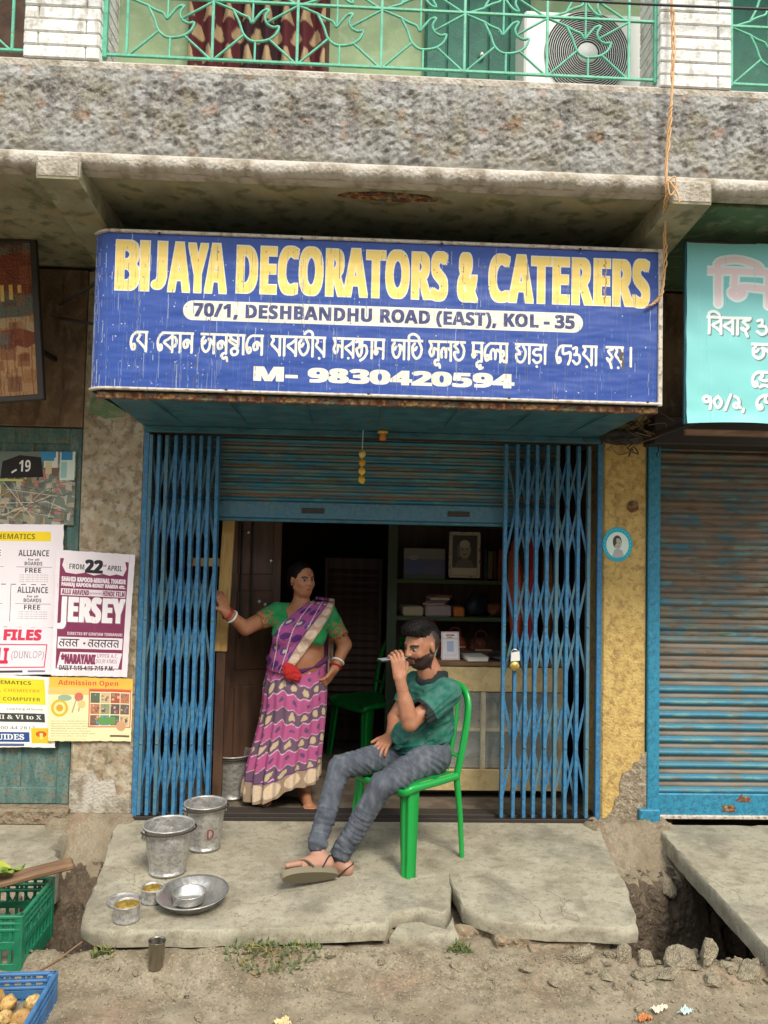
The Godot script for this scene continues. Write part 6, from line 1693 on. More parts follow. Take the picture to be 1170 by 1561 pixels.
func crates() -> void:
	crate("green plastic crate with a plank across it at the left edge", Vector3(-1.505, -0.135, 1.2), 0.03, Vector3(0.55, 0.25, 0.34), M.crate_green, M.crate_green)
	solo("plank", "weathered wooden plank lying across the green crate", "plank", box(Vector3(0.62, 0.022, 0.09), 0.005), M.old_wood, Vector3(-1.42, 0.16, 1.2), Basis(Vector3.UP, 0.45) * Basis(Vector3.BACK, 0.1))
	solo("folded_sack", "grey folded sack lying in the green crate", "sack", stone(61, Vector3(0.13, 0.05, 0.1), 0.8), tri(c8(120, 112, 100), 0.2, 0.95, relief(4, 0.025, 5), 0.8, false), Vector3(-1.6, 0.1, 1.17))
	for k in 5: solo("leaf_scrap", "limp yellow green vegetable leaf on the green crate", "leaf", grid(6, 4, func(u: float, v: float) -> Vector3: return Vector3((u - 0.5) * 0.12, 0.014 * sin(u * 5.0 + k) + 0.006 * cos(v * 6.0), (v - 0.5) * 0.05 * sin(u * PI + 0.15))), solid([c8(150, 160, 50), c8(110, 136, 52), c8(176, 160, 60)][k % 3], 0.6), Vector3(-1.42 + 0.07 * sin(k * 2.1), 0.185 + 0.006 * k, 1.1 + 0.03 * k), Basis(Vector3.UP, k * 1.1), "leaves on the green crate")
	crate("blue plastic crate holding potatoes in the bottom left corner", Vector3(-1.275, -0.17, 1.72), 0.06, Vector3(0.52, 0.17, 0.34), M.crate_blue, M.black_plastic)
	var r := RandomNumberGenerator.new()
	r.seed = 31
	var pm := []
	for k in 3: pm.append(tri(tile(128, 128, 80 + k, [c8(196, 160, 96), c8(206, 176, 112), c8(178, 140, 84)][k], [[0.04, 4, 0.5, 0.7, c8(150, 112, 66), 0.7], [0.12, 3, 0.64, 0.75, c8(104, 76, 50), 0.7]]), 0.12, 0.8, relief(3, 0.09, 4), 0.15, false))
	var k2 := 0
	for lay in 1:
		for a in 7:
			for b in 4:
				k2 += 1
				var p := Vector3(-1.275 + (a - 3.0) * 0.066 + r.randf_range(-0.012, 0.012) + 0.02 * lay, -0.17 + 0.105 + r.randf_range(-0.012, 0.012), 1.72 + (b - 1.5) * 0.075 + r.randf_range(-0.01, 0.01))
				solo("potato", "small tan potato lying in the blue crate", "potato", stone(100 + k2 % 6, Vector3(0.037, 0.029, 0.031), 0.35), pm[k2 % 3], p, Basis(Vector3.UP, r.randf() * TAU), "potatoes in the blue crate")

# ------------------------------------------------------------------ rubble, weeds and litter
func leaf_mesh(l: float, w: float) -> ArrayMesh:
	return grid(4, 2, func(u: float, v: float) -> Vector3: return Vector3((v - 0.5) * w * sin(PI * clampf(u * 0.92 + 0.06, 0, 1)), l * u * 0.7, l * u * 0.6 - 0.3 * l * u * u))

func weed(label: String, at: Vector3, n: int, spread: float, sd: int) -> void:
	var p := thing("weed", label, "plant", at, 0.0, "weeds along the platform edge")
	var r := RandomNumberGenerator.new()
	r.seed = sd
	var ms := [leaf_mesh(0.028, 0.012), leaf_mesh(0.02, 0.011), leaf_mesh(0.036, 0.009)]
	for k in 5:
		var a := r.randf() * TAU
		var e := Vector3(cos(a) * spread * 0.6, r.randf_range(0.02, 0.05), sin(a) * spread * 0.35)
		part(p, "stem", tube([Vector3.ZERO, e * 0.5 + Vector3.UP * 0.015, e], 0.0014, 4), M.leaf_dry)
	var st := [begin(), begin()]
	var cnt := [0, 0]
	for k in n:
		var a := r.randf() * TAU
		var d := sqrt(r.randf()) * spread
		var x := cos(a) * d
		var z := sin(a) * d * 0.5
		var y := ground_y(at.x + x, at.z + z) - at.y + r.randf_range(0.0, 0.035) * (1.2 - d / spread)
		var b := Basis(Vector3.UP, r.randf() * TAU) * Basis(Vector3.RIGHT, r.randf_range(-0.2, 1.2)) * Basis.IDENTITY.scaled(Vector3.ONE * r.randf_range(0.6, 1.2))
		var w := 1 if r.randf() < 0.2 else 0
		st[w].append_from(ms[r.randi() % 3], 0, Transform3D(b, Vector3(x, y, z)))
		cnt[w] += 1
	for w in 2:
		if cnt[w]:
			var o := part(p, "leaves", st[w].commit(), [M.leaf, M.leaf_dry][w])
			o.set_meta("kind", "stuff")

func crumple(sd: int, w: float, d: float) -> ArrayMesh:
	var nz := noise(sd, 1.0, 1)
	return grid(14, 10, func(u: float, v: float) -> Vector3:
		var x := (u - 0.5) * w * (1.0 + 0.5 * nz.get_noise_2d(v * 0.8, 5.0))
		var z := (v - 0.5) * d * (1.0 + 0.5 * nz.get_noise_2d(u * 0.8, 9.0))
		return Vector3(x, 0.02 * absf(nz.get_noise_2d(u * 3.5, v * 3.5)), z), null, false, true)

func street_bits() -> void:
	var r := RandomNumberGenerator.new()
	r.seed = 77
	# bigger rubble, each by its place
	var big := [
		[1.33, 1.34, 0.1, 0.075, 0.07, 0.4, "jagged grey rubble block at the edge of the open drain"],
		[1.44, 1.36, 0.06, 0.08, 0.05, 1.2, "tilted flat rubble slab beside the jagged block at the drain"],
		[1.135, 1.275, 0.045, 0.05, 0.04, 0.2, "pale rubble lump under the broken right corner of the platform"],
		[0.93, 1.29, 0.11, 0.04, 0.05, 0.1, "long low dark stone against the foot of the platform"],
		[1.22, 1.32, 0.06, 0.035, 0.045, 2.2, "small grey rubble stone between the pale lump and the jagged block"],
		[1.58, 1.42, 0.1, 0.04, 0.06, 0.8, "broad rubble stone at the right end of the drain edge"],
		[1.66, 0.42, 0.05, 0.06, 0.06, 0.5, "dusty stone wedged against the drain cover slab"],
		[1.27, 1.42, 0.07, 0.025, 0.04, 0.1, "flat stone lying on the earth before the jagged rubble block"],
		[1.42, 1.46, 0.06, 0.03, 0.05, 1.9, "low stone before the tilted rubble slab"],
	]
	for k in big.size():
		var b: Array = big[k]
		solo("rubble_stone", b[6], "stone", stone(400 + k * 7, Vector3(b[2], b[3], b[4]) * 0.98, 0.3, true), M.stone, Vector3(b[0], ground_y(b[0], b[1]) + b[3] * 0.15, b[1]), Basis(Vector3.UP, b[5]) * Basis(Vector3.BACK, 0.15), "rubble along the drain")
	solo("loose_brick", "dust covered brick lying in the gutter right of the platform", "brick", slab(v2([[-0.12, -0.06], [0.12, -0.06], [0.12, 0.06], [-0.12, 0.06]]), 0.07, 0.01, 0.004, 66), M.concrete_broken, Vector3(1.5, ground_y(1.5, 0.62) + 0.03, 0.6), Basis(Vector3.UP, -0.15) * Basis(Vector3.RIGHT, 0.35))
	# small stones
	var sm := []
	for k in 6: sm.append(stone(500 + k, Vector3(0.028, 0.018, 0.022), 0.4, true))
	for k in 70:
		var x := r.randf_range(-1.1, 1.75)
		var z := 1.27 + pow(r.randf(), 2.2) * 0.45
		if k % 2 == 0: x = r.randf_range(0.95, 1.75); z = 1.26 + r.randf() * 0.2
		var s := r.randf_range(0.4, 1.3)
		solo("small_stone", "small pale stone scattered on the earth along the platform and drain", "stone", sm[k % 6], M.stone, Vector3(x, ground_y(x, z) + 0.004 * s, z), Basis(Vector3.UP, r.randf() * TAU).scaled(Vector3.ONE * s), "small stones on the earth")
	# grit
	var mm := MultiMesh.new()
	mm.transform_format = MultiMesh.TRANSFORM_3D
	mm.mesh = stone(520, Vector3(0.005, 0.0034, 0.0045), 0.4)
	mm.instance_count = 2600
	for k in 2600:
		var x := r.randf_range(-1.3, 1.8)
		var z := 1.24 + r.randf() * 0.7
		var s := r.randf_range(0.35, 1.5)
		mm.set_instance_transform(k, Transform3D(Basis(Vector3.UP, r.randf() * TAU).scaled(Vector3.ONE * s), Vector3(x, ground_y(x, z) + 0.001, z)))
	var mi := MultiMeshInstance3D.new()
	mi.name = "grit"
	mi.multimesh = mm
	mi.material_override = M.stone
	add_child(mi)
	tag(mi, "fine grit strewn over the bare earth of the street", "grit", "", "stuff")
	weed("low green weed patch growing at the foot of the platform", Vector3(-0.27, ground_y(-0.27, 1.29), 1.29), 380, 0.19, 1)
	weed("small weed tuft growing under the cracked middle of the platform", Vector3(0.47, ground_y(0.47, 1.24), 1.24), 90, 0.05, 2)
	weed("tiny weed at the left front corner of the platform", Vector3(-0.93, ground_y(-0.93, 1.29), 1.29), 60, 0.05, 3)
	# litter
	solo("twig", "thin dry twig lying below the left platform corner", "twig", tube(smooth_path([Vector3(-1.18, ground_y(-1.18, 1.4) + 0.006, 1.4), Vector3(-1.1, ground_y(-1.1, 1.34) + 0.012, 1.34), Vector3(-1.02, ground_y(-1.02, 1.28) + 0.05, 1.28)], 4), 0.0035, 5), M.old_wood)
	for q in [[1.15, 1.6, c8(214, 206, 184), "crumpled pale paper wrapper on the earth at lower right"], [1.24, 1.61, c8(190, 210, 206), "crumpled bluish wrapper beside the pale one at lower right"], [1.08, 1.635, c8(196, 128, 76), "orange brown scrap beside the wrappers at lower right"], [-0.2, 1.66, c8(206, 186, 140), "light scrap of paper on the earth near the bottom centre"]]:
		solo("litter", q[3], "litter", crumple(int(q[0] * 600), 0.055, 0.034), solid(q[2], 0.6), Vector3(q[0], ground_y(q[0], q[1]) + 0.006, q[1]), Basis(Vector3.UP, 0.5))

# ------------------------------------------------------------------ smooth bodies: distance field on a grid, meshed as surface nets
class Field:
	var o: Vector3
	var nx: int
	var ny: int
	var nz: int
	var c: float
	var F: PackedFloat32Array
	func _init(lo: Vector3, hi: Vector3, cell: float) -> void:
		o = lo; c = cell
		nx = int((hi.x - lo.x) / c) + 2
		ny = int((hi.y - lo.y) / c) + 2
		nz = int((hi.z - lo.z) / c) + 2
		F.resize(nx * ny * nz)
		F.fill(0.5)
	func clampi3(v: Vector3) -> Vector3i:
		var q := (v - o) / c
		return Vector3i(clampi(int(q.x), 0, nx - 1), clampi(int(q.y), 0, ny - 1), clampi(int(q.z), 0, nz - 1))
	# tapered capsule; flat: direction in which the section is thinner by the factor ff
	func cap(a: Vector3, b: Vector3, ra: float, rb: float, k := 0.02, flat := Vector3.ZERO, ff := 1.0, carve := false) -> void:
		var pad := maxf(ra, rb) + k + 2.5 * c
		var l := clampi3(a.min(b) - Vector3.ONE * pad)
		var h := clampi3(a.max(b) + Vector3.ONE * pad)
		var ab := b - a
		var inv := 1.0 / maxf(ab.length_squared(), 1e-9)
		var sc := ff - 1.0
		var bent := flat != Vector3.ZERO
		for z in range(l.z, h.z + 1):
			for y in range(l.y, h.y + 1):
				var i := (z * ny + y) * nx + l.x
				for x in range(l.x, h.x + 1):
					var p := Vector3(o.x + x * c, o.y + y * c, o.z + z * c) - a
					var t := clampf(p.dot(ab) * inv, 0.0, 1.0)
					var q := p - ab * t
					if bent: q += flat * (q.dot(flat) * sc)
					var d := q.length() - (ra + (rb - ra) * t)
					var f := F[i]
					if carve:
						var hh := maxf(k - absf(f + d), 0.0) / k
						F[i] = maxf(f, -d) + hh * hh * k * 0.25
					else:
						var hh := maxf(k - absf(f - d), 0.0) / k
						F[i] = minf(f, d) - hh * hh * k * 0.25
					i += 1
	func ball(p0: Vector3, r: Vector3, b := Basis.IDENTITY, k := 0.015, carve := false) -> void:
		var rm := maxf(r.x, maxf(r.y, r.z))
		var pad := rm + k + 2.5 * c
		var l := clampi3(p0 - Vector3.ONE * pad)
		var h := clampi3(p0 + Vector3.ONE * pad)
		var bt := b.transposed()
		for z in range(l.z, h.z + 1):
			for y in range(l.y, h.y + 1):
				var i := (z * ny + y) * nx + l.x
				for x in range(l.x, h.x + 1):
					var q := bt * (Vector3(o.x + x * c, o.y + y * c, o.z + z * c) - p0)
					var e := q / r
					var n := e.length()
					var g := (e / r).length()
					var d := n * (n - 1.0) / maxf(g, 1e-6)
					var f := F[i]
					if carve:
						var hh := maxf(k - absf(f + d), 0.0) / k
						F[i] = maxf(f, -d) + hh * hh * k * 0.25
					else:
						var hh := maxf(k - absf(f - d), 0.0) / k
						F[i] = minf(f, d) - hh * hh * k * 0.25
					i += 1
	# keep only where n.p < w
	func cut(n: Vector3, p0: Vector3) -> void:
		var i := 0
		for z in nz:
			for y in ny:
				for x in nx:
					if F[i] < 0.08:
						var d := (Vector3(o.x + x * c, o.y + y * c, o.z + z * c) - p0).dot(n)
						if d > F[i]: F[i] = d
					i += 1
	func ripple(f: Callable) -> void:
		var i := 0
		for z in nz:
			for y in ny:
				for x in nx:
					if absf(F[i]) < 0.05: F[i] += f.call(Vector3(o.x + x * c, o.y + y * c, o.z + z * c))
					i += 1
	func at(p: Vector3) -> float:
		var q := (p - o) / c
		var x := clampi(int(q.x), 0, nx - 2)
		var y := clampi(int(q.y), 0, ny - 2)
		var z := clampi(int(q.z), 0, nz - 2)
		var f := q - Vector3(x, y, z)
		var i := (z * ny + y) * nx + x
		var s := nx * ny
		var a := lerpf(lerpf(F[i], F[i + 1], f.x), lerpf(F[i + nx], F[i + nx + 1], f.x), f.y)
		var b := lerpf(lerpf(F[i + s], F[i + s + 1], f.x), lerpf(F[i + s + nx], F[i + s + nx + 1], f.x), f.y)
		return lerpf(a, b, f.z)
	# appends to the arrays in out: [vertices, normals, colours, indices]
	func net(out: Array, col: Callable) -> void:
		var vs: PackedVector3Array = out[0]
		var ns: PackedVector3Array = out[1]
		var cs: PackedColorArray = out[2]
		var ix: PackedInt32Array = out[3]
		var s := nx * ny
		var id := PackedInt32Array()
		id.resize(nx * ny * nz)
		id.fill(-1)
		var off := [0, 1, nx, nx + 1, s, s + 1, s + nx, s + nx + 1]
		var edges := [[0, 1], [2, 3], [4, 5], [6, 7], [0, 2], [1, 3], [4, 6], [5, 7], [0, 4], [1, 5], [2, 6], [3, 7]]
		var cor := []
		for k in 8: cor.append(Vector3(k & 1, (k >> 1) & 1, (k >> 2) & 1))
		var lim := c * 4.0
		for z in nz - 1:
			for y in ny - 1:
				var i := (z * ny + y) * nx
				for x in nx - 1:
					var f0 := F[i]
					if f0 < lim and f0 > -lim:
						var mask := 0
						for k in 8:
							if F[i + off[k]] < 0.0: mask |= 1 << k
						if mask != 0 and mask != 255:
							var sum := Vector3.ZERO
							var n := 0
							for e in edges:
								var a: int = e[0]
								var b: int = e[1]
								if ((mask >> a) & 1) != ((mask >> b) & 1):
									var fa := F[i + off[a]]
									var fb := F[i + off[b]]
									sum += (cor[a] as Vector3).lerp(cor[b], fa / (fa - fb))
									n += 1
							var p := o + (Vector3(x, y, z) + sum / n) * c
							id[i] = vs.size()
							vs.append(p)
							var e2 := c * 0.8
							ns.append(Vector3(at(p + Vector3(e2, 0, 0)) - at(p - Vector3(e2, 0, 0)), at(p + Vector3(0, e2, 0)) - at(p - Vector3(0, e2, 0)), at(p + Vector3(0, 0, e2)) - at(p - Vector3(0, 0, e2))).normalized())
							cs.append(col.call(p))
					i += 1
		for z in range(1, nz - 1):
			for y in range(1, ny - 1):
				var i := (z * ny + y) * nx + 1
				for x in range(1, nx - 1):
					var f0 := F[i]
					if f0 < lim and f0 > -lim:
						var neg := f0 < 0.0
						for ax in 3:
							var step: int = [1, nx, s][ax]
							if (F[i + step] < 0.0) != neg:
								var u: int = [nx, s, 1][ax]
								var w: int = [s, 1, nx][ax]
								var q0 := id[i]
								var q1 := id[i - u]
								var q2 := id[i - u - w]
								var q3 := id[i - w]
								if q0 >= 0 and q1 >= 0 and q2 >= 0 and q3 >= 0:
									if neg: ix.append_array([q0, q3, q2, q0, q2, q1])
									else: ix.append_array([q0, q1, q2, q0, q2, q3])
					i += 1
		out[0] = vs; out[1] = ns; out[2] = cs; out[3] = ix

func fresh() -> Array:
	return [PackedVector3Array(), PackedVector3Array(), PackedColorArray(), PackedInt32Array()]

func done(a: Array) -> ArrayMesh:
	return arrays(a[0], a[1], a[2], PackedVector2Array(), a[3])

# a hand: wrist point, direction of the fingers, palm normal (palm side), side of the thumb; curl in radians per joint
func hand(f: Field, wrist: Vector3, dir: Vector3, palm: Vector3, thumb: float, size: float, curl: Array, thumb_curl := 0.4) -> void:
	var d := dir.normalized()
	var n := (palm - d * palm.dot(d)).normalized()
	var s := d.cross(n) * thumb      # towards the thumb
	var L := size
	f.cap(wrist - d * 0.02, wrist + d * L * 0.12, 0.022, 0.024, 0.015, n, 1.35)
	for k in 4:
		var off := (1.5 - k) * 0.0195
		f.cap(wrist + d * L * 0.06 + s * off * 0.7, wrist + d * L * 0.5 + s * off, 0.014, 0.0105, 0.012)
	var lens := [0.44, 0.5, 0.46, 0.36]
	for k in 4:
		var base := wrist + d * L * 0.5 + s * (1.5 - k) * 0.0195
		var dd := (d + s * (1.5 - k) * 0.05).normalized()
		var nn := n
		var fl: float = L * lens[k]
		var r := 0.0094
		for j in 3:
			var ang: float = curl[k] * (0.8 if j == 0 else 1.0)
			var nd := dd * cos(ang) + nn * sin(ang)
			nn = nn * cos(ang) - dd * sin(ang)
			dd = nd
			var e: Vector3 = base + dd * fl * [0.44, 0.31, 0.25][j]
			f.cap(base, e, r, r * 0.9, 0.003)
			base = e
			r *= 0.9
	var tb := wrist + d * L * 0.14 + s * 0.028
	var td := (d * 0.62 + s * 0.75 + n * thumb_curl).normalized()
	var t1 := tb + td * L * 0.22
	f.cap(tb - td * 0.012, t1, 0.0135, 0.0105, 0.008)
	var td2 := (td + d * 0.5 + n * thumb_curl * 0.6).normalized()
	var t2 := t1 + td2 * L * 0.2
	f.cap(t1, t2, 0.0105, 0.0085, 0.003)

# a head in its own frame: b.x to the person's left, b.y up, b.z forward; o the centre; s the height of the head
func head(f: Field, o: Vector3, b: Basis, s: float, heavy := 1.0) -> void:
	var P := func(x: float, y: float, z: float) -> Vector3: return o + b * (Vector3(x, y, z) * s)
	f.ball(P.call(0, 0.12, -0.06), Vector3(0.335, 0.37, 0.4) * s, b, 0.01)
	f.ball(P.call(0, -0.08, 0.08), Vector3(0.29, 0.36, 0.3) * s, b, 0.02 * s / 0.2)
	f.ball(P.call(0, -0.33, 0.16), Vector3(0.17, 0.14, 0.16) * s, b, 0.03)
	f.cap(P.call(-0.2, -0.22, 0.02), P.call(-0.08, -0.38, 0.16), 0.1 * s * heavy, 0.08 * s, 0.02)
	f.cap(P.call(0.2, -0.22, 0.02), P.call(0.08, -0.38, 0.16), 0.1 * s * heavy, 0.08 * s, 0.02)
	f.ball(P.call(0.15, -0.12, 0.25), Vector3(0.1, 0.09, 0.08) * s, b, 0.02)   # cheeks
	f.ball(P.call(-0.15, -0.12, 0.25), Vector3(0.1, 0.09, 0.08) * s, b, 0.02)
	f.cap(P.call(-0.16, 0.09, 0.3), P.call(0.16, 0.09, 0.3), 0.045 * s, 0.045 * s, 0.012)  # brow
	for e in [-1.0, 1.0]:
		f.ball(P.call(e * 0.135, 0.015, 0.37), Vector3(0.085, 0.055, 0.07) * s, b, 0.012, true)
		f.ball(P.call(e * 0.135, 0.012, 0.285), Vector3(0.066, 0.052, 0.06) * s, b, 0.003)
		f.ball(P.call(e * 0.345, -0.02, -0.03), Vector3(0.035, 0.115, 0.07) * s, b * Basis(Vector3.UP, e * 0.3), 0.006)
	f.cap(P.call(0, 0.07, 0.345), P.call(0, -0.1, 0.43), 0.032 * s, 0.05 * s, 0.012)      # nose
	f.ball(P.call(0.05, -0.11, 0.385), Vector3(0.036, 0.032, 0.04) * s, b, 0.006)
	f.ball(P.call(-0.05, -0.11, 0.385), Vector3(0.036, 0.032, 0.04) * s, b, 0.006)
	f.cap(P.call(-0.075, -0.235, 0.325), P.call(0.075, -0.235, 0.325), 0.026 * s, 0.026 * s, 0.006)  # lips
	f.cap(P.call(-0.06, -0.275, 0.32), P.call(0.06, -0.275, 0.32), 0.028 * s, 0.028 * s, 0.006)

# colours of a face: skin, with eyes, brows and lips
func face_color(p: Vector3, o: Vector3, b: Basis, s: float, skin: Color, lip: Color, nz: FastNoiseLite) -> Color:
	var q := b.transposed() * (p - o) / s
	var c := skin.lightened(0.05 * nz.get_noise_3dv(p * 40.0))
	if q.z > 0.2:
		var ax := absf(q.x)
		var ex := (ax - 0.135) / 0.075
		var ey := (q.y - 0.012) / 0.03
		if ex * ex + ey * ey < 1.0:
			c = Color(0.3, 0.27, 0.24)
			if absf(ax - 0.135 + (0.015 if q.x > 0 else -0.015)) < 0.032: c = Color(0.015, 0.01, 0.008)
		elif ex * ex + ey * ey * 0.6 < 1.35 and q.y > 0.0: c = c.darkened(0.6)
		if absf(q.y - (0.105 - absf(ax - 0.15) * 0.25)) < 0.02 and ax > 0.05 and ax < 0.23: c = Color(0.02, 0.014, 0.012)
		if ax < 0.085 - absf(q.y + 0.257) * 0.6 and q.y < -0.225 and q.y > -0.292: c = lip
	return c

func crease(nz: FastNoiseLite, along: float, p: Vector3) -> float:
	var r := maxf(1.0 - absf(nz.get_noise_3d(along * 2.2, p.x + p.y * 0.4, p.z - 40.0)) * 2.4, 0.0)
	return r * r

# ------------------------------------------------------------------ the seated man
func man() -> void:
	var root := thing("person", "seated man in a dark green polo shirt and grey jeans with hand at his mouth", "person", Vector3(0.36, 0, 0.36))
	var at := -root.position
	var skin := lin(158, 108, 82)
	var nz := noise(610, 1.0, 3)
	var fwd := Vector3(-0.77, 0, 0.64)
	var left := Vector3(0.64, 0, 0.77)
	var pel := Vector3(0.37, 0.475, 0.395)
	var hipR := pel - left * 0.085
	var hipL := pel + left * 0.085
	var kneeR := Vector3(-0.035, 0.462, 0.585)
	var kneeL := Vector3(0.168, 0.425, 0.735)
	var ankR := Vector3(-0.128, 0.105, 0.745)
	var ankL := Vector3(-0.022, 0.072, 0.7)
	var chest := Vector3(0.425, 0.72, 0.39)
	var neck := Vector3(0.434, 0.888, 0.4)
	var shL := Vector3(0.5, 0.828, 0.495)
	var shR := Vector3(0.355, 0.828, 0.3)
	var elL := Vector3(0.305, 0.68, 0.60)
	var wrL := Vector3(0.252, 0.9, 0.6)
	var elR := Vector3(0.25, 0.635, 0.27)
	var wrR := Vector3(0.225, 0.568, 0.395)
	var hc := Vector3(0.372, 1.04, 0.425)
	var hz := Vector3(-0.8, -0.2, 0.56).normalized()          # where he faces
	var hx := Vector3.UP.cross(hz).normalized()
	var hb := Basis(hx, hz.cross(hx), hz)
	var hs := 0.235
	# body: skin of head, neck, arms, ankles, feet as one field at two resolutions
	var out := fresh()
	var f := Field.new(Vector3(-0.2, 0.05, 0.14), Vector3(0.64, 1.0, 0.86), 0.009)
	for q in [[hipR, kneeR, ankR], [hipL, kneeL, ankL]]:
		f.cap(pel + Vector3(0.02, 0.05, 0), q[0], 0.07, 0.06, 0.02)
		f.cap(q[0], q[1], 0.055, 0.036, 0.02)
		f.cap(q[1], q[2], 0.034, 0.028, 0.02)
	f.cap(neck - Vector3(0, 0.06, 0), hc + Vector3(0.01, -0.05, -0.02), 0.056, 0.054, 0.02)
	f.cap(chest, neck - Vector3(0.0, 0.07, 0.0), 0.07, 0.055, 0.03)
	f.cap(pel + Vector3(0.03, 0.06, 0), chest, 0.065, 0.07, 0.03)
	f.cap(shL, elL, 0.042, 0.038, 0.02)
	f.cap(elL, wrL, 0.038, 0.026, 0.012)
	f.cap(elL + (wrL - elL) * 0.2, elL + (wrL - elL) * 0.5, 0.042, 0.036, 0.015)
	f.cap(shR, elR, 0.045, 0.038, 0.02)
	f.cap(elR, wrR, 0.037, 0.026, 0.012)
	f.cut(Vector3(0, 1, 0.0), Vector3(0, 0.972, 0))
	f.net(out, func(p: Vector3) -> Color: return skin.lightened(0.04 * nz.get_noise_3dv(p * 30.0)))
	var lipc := lin(120, 66, 58)
	f = Field.new(hc - Vector3.ONE * 0.155, hc + Vector3.ONE * 0.155, 0.0042)
	head(f, hc, hb, hs, 1.1)
	f.cap(neck, hc + Vector3(0.01, -0.05, -0.02), 0.055, 0.053, 0.02)
	var fade := lin(46, 36, 32)
	var ink := Color(0.012, 0.01, 0.009)
	f.net(out, func(p: Vector3) -> Color:
		var q := hb.transposed() * (p - hc) / hs
		var c := face_color(p, hc, hb, hs, skin, lipc, nz)
		var jag := 0.03 * nz.get_noise_3dv(p * 90.0)
		# beard and moustache, faded sides
		var jaw := q.y < -0.12 - 0.25 * maxf(0.0, q.z - 0.12) + jag and q.z > -0.1 - 0.25 * (q.y + 0.1) and q.y > -0.5
		if jaw and not (absf(q.x) < 0.1 and q.y < -0.215 and q.y > -0.3 and q.z > 0.25): c = ink.lerp(skin, 0.06)
		if q.z > 0.25 and absf(q.x) < 0.13 and q.y < -0.155 and q.y > -0.215: c = ink.lerp(skin, 0.12)
		var line := 0.34 - 0.22 * smoothstep(0.0, 0.3, -q.z) - 0.5 * maxf(0.0, 0.1 - q.z) * 0.4
		if q.y > line - 0.2 + jag and q.z < 0.16 and absf(q.x) > 0.18: c = skin.lerp(fade, clampf((q.y - line + 0.22) * 4.0, 0.0, 0.85))
		if q.z < -0.1 and q.y > -0.2 and absf(q.x) < 0.33: c = fade
		if q.z > -0.14 and q.z < 0.05 and absf(q.x) > 0.27 and q.y < 0.12 and q.y > -0.2 and absf(q.x) < 0.32: c = ink.lerp(skin, 0.25)
		return c)
	# hand with the phone held flat before the mouth
	f = Field.new(wrL - Vector3(0.14, 0.06, 0.14), wrL + Vector3(0.14, 0.19, 0.14), 0.0036)
	f.cap(elL + (wrL - elL) * 0.75, wrL, 0.03, 0.026, 0.01)
	hand(f, wrL, Vector3(-0.12, 1.0, -0.06), Vector3(-0.35, 0.0, -0.9), -1.0, 0.17, [0.55, 0.62, 0.68, 0.75], 0.7)
	f.net(out, func(p: Vector3) -> Color: return skin.lightened(0.05 * nz.get_noise_3dv(p * 60.0)))
	f = Field.new(wrR - Vector3(0.2, 0.1, 0.1), wrR + Vector3(0.1, 0.1, 0.2), 0.0042)
	f.cap(elR.lerp(wrR, 0.75), wrR, 0.03, 0.026, 0.01)
	hand(f, wrR, Vector3(-0.45, -0.25, 0.75), Vector3(0.0, -1.0, -0.2), -1.0, 0.165, [0.25, 0.28, 0.3, 0.35], 0.2)
	f.net(out, func(p: Vector3) -> Color: return skin)
	# feet
	var footd := Vector3(-0.84, 0.16, 0.5).normalized()
	for a in [[ankR, footd, 0.95, kneeR], [ankL, Vector3(-1.0, 0.0, -0.12).normalized(), 0.0, kneeL]]:
		var k: Vector3 = a[0]
		var d: Vector3 = a[1]
		var s := d.cross(Vector3.UP).normalized().rotated(d, a[2])
		var up := s.cross(d).normalized()
		f = Field.new(k - Vector3(0.27, 0.12, 0.16), k + Vector3(0.12, 0.16, 0.27), 0.0055)
		f.cap(k.lerp(a[3], 0.3), k, 0.036, 0.034, 0.02)
		f.ball(k - d * 0.035 - up * 0.045, Vector3(0.034, 0.036, 0.036), Basis.IDENTITY, 0.02)
		f.cap(k - up * 0.03, k + d * 0.13 - up * 0.058, 0.036, 0.026, 0.02)
		f.cap(k - d * 0.03 - up * 0.062, k + d * 0.14 - up * 0.066, 0.026, 0.028, 0.015, up, 1.4)
		for t in 5:
			var w := (t - 2.0) * 0.0165
			var ln: float = [0.062, 0.056, 0.05, 0.042, 0.034][t]
			var b0 := k + d * 0.13 - up * 0.066 + s * w
			f.cap(b0, b0 + d * ln - up * 0.006, 0.0105 if t else 0.013, 0.0095 if t else 0.012, 0.004)
		f.net(out, func(p: Vector3) -> Color: return skin.lightened(0.06))
	part(root, "body", done(out), M.skin, at)
	# hair: swept up, short at the sides
	out = fresh()
	f = Field.new(hc - Vector3.ONE * 0.17, hc + Vector3.ONE * 0.17, 0.0045)
	var P := func(x: float, y: float, z: float) -> Vector3: return hc + hb * (Vector3(x, y, z) * hs)
	f.ball(P.call(0, 0.24, -0.02), Vector3(0.3, 0.3, 0.41) * hs, hb, 0.01)
	f.ball(P.call(0, 0.4, 0.22), Vector3(0.26, 0.19, 0.2) * hs, hb, 0.02)
	f.ball(P.call(0.02, 0.46, 0.02), Vector3(0.24, 0.17, 0.26) * hs, hb, 0.02)
	f.ball(P.call(0, 0.12, -0.28), Vector3(0.26, 0.3, 0.2) * hs, hb, 0.02)
	f.cut(hb * Vector3(0, -1, 0.32).normalized(), P.call(0, 0.3, 0.3))
	f.ball(P.call(0, -0.02, 0.36), Vector3(0.4, 0.28, 0.26) * hs, hb, 0.01, true)
	f.ripple(func(p: Vector3) -> float:
		var q := hb.transposed() * (p - hc)
		return 0.006 * nz.get_noise_3d(q.x * 260.0, q.y * 20.0, q.z * 40.0) + 0.006 * nz.get_noise_3dv(Vector3(p.x * 130.0, p.y * 40.0, p.z * 130.0)))
	f.net(out, func(p: Vector3) -> Color: return Color.WHITE)
	part(root, "hair", done(out), M.hair, at)
	# polo shirt
	out = fresh()
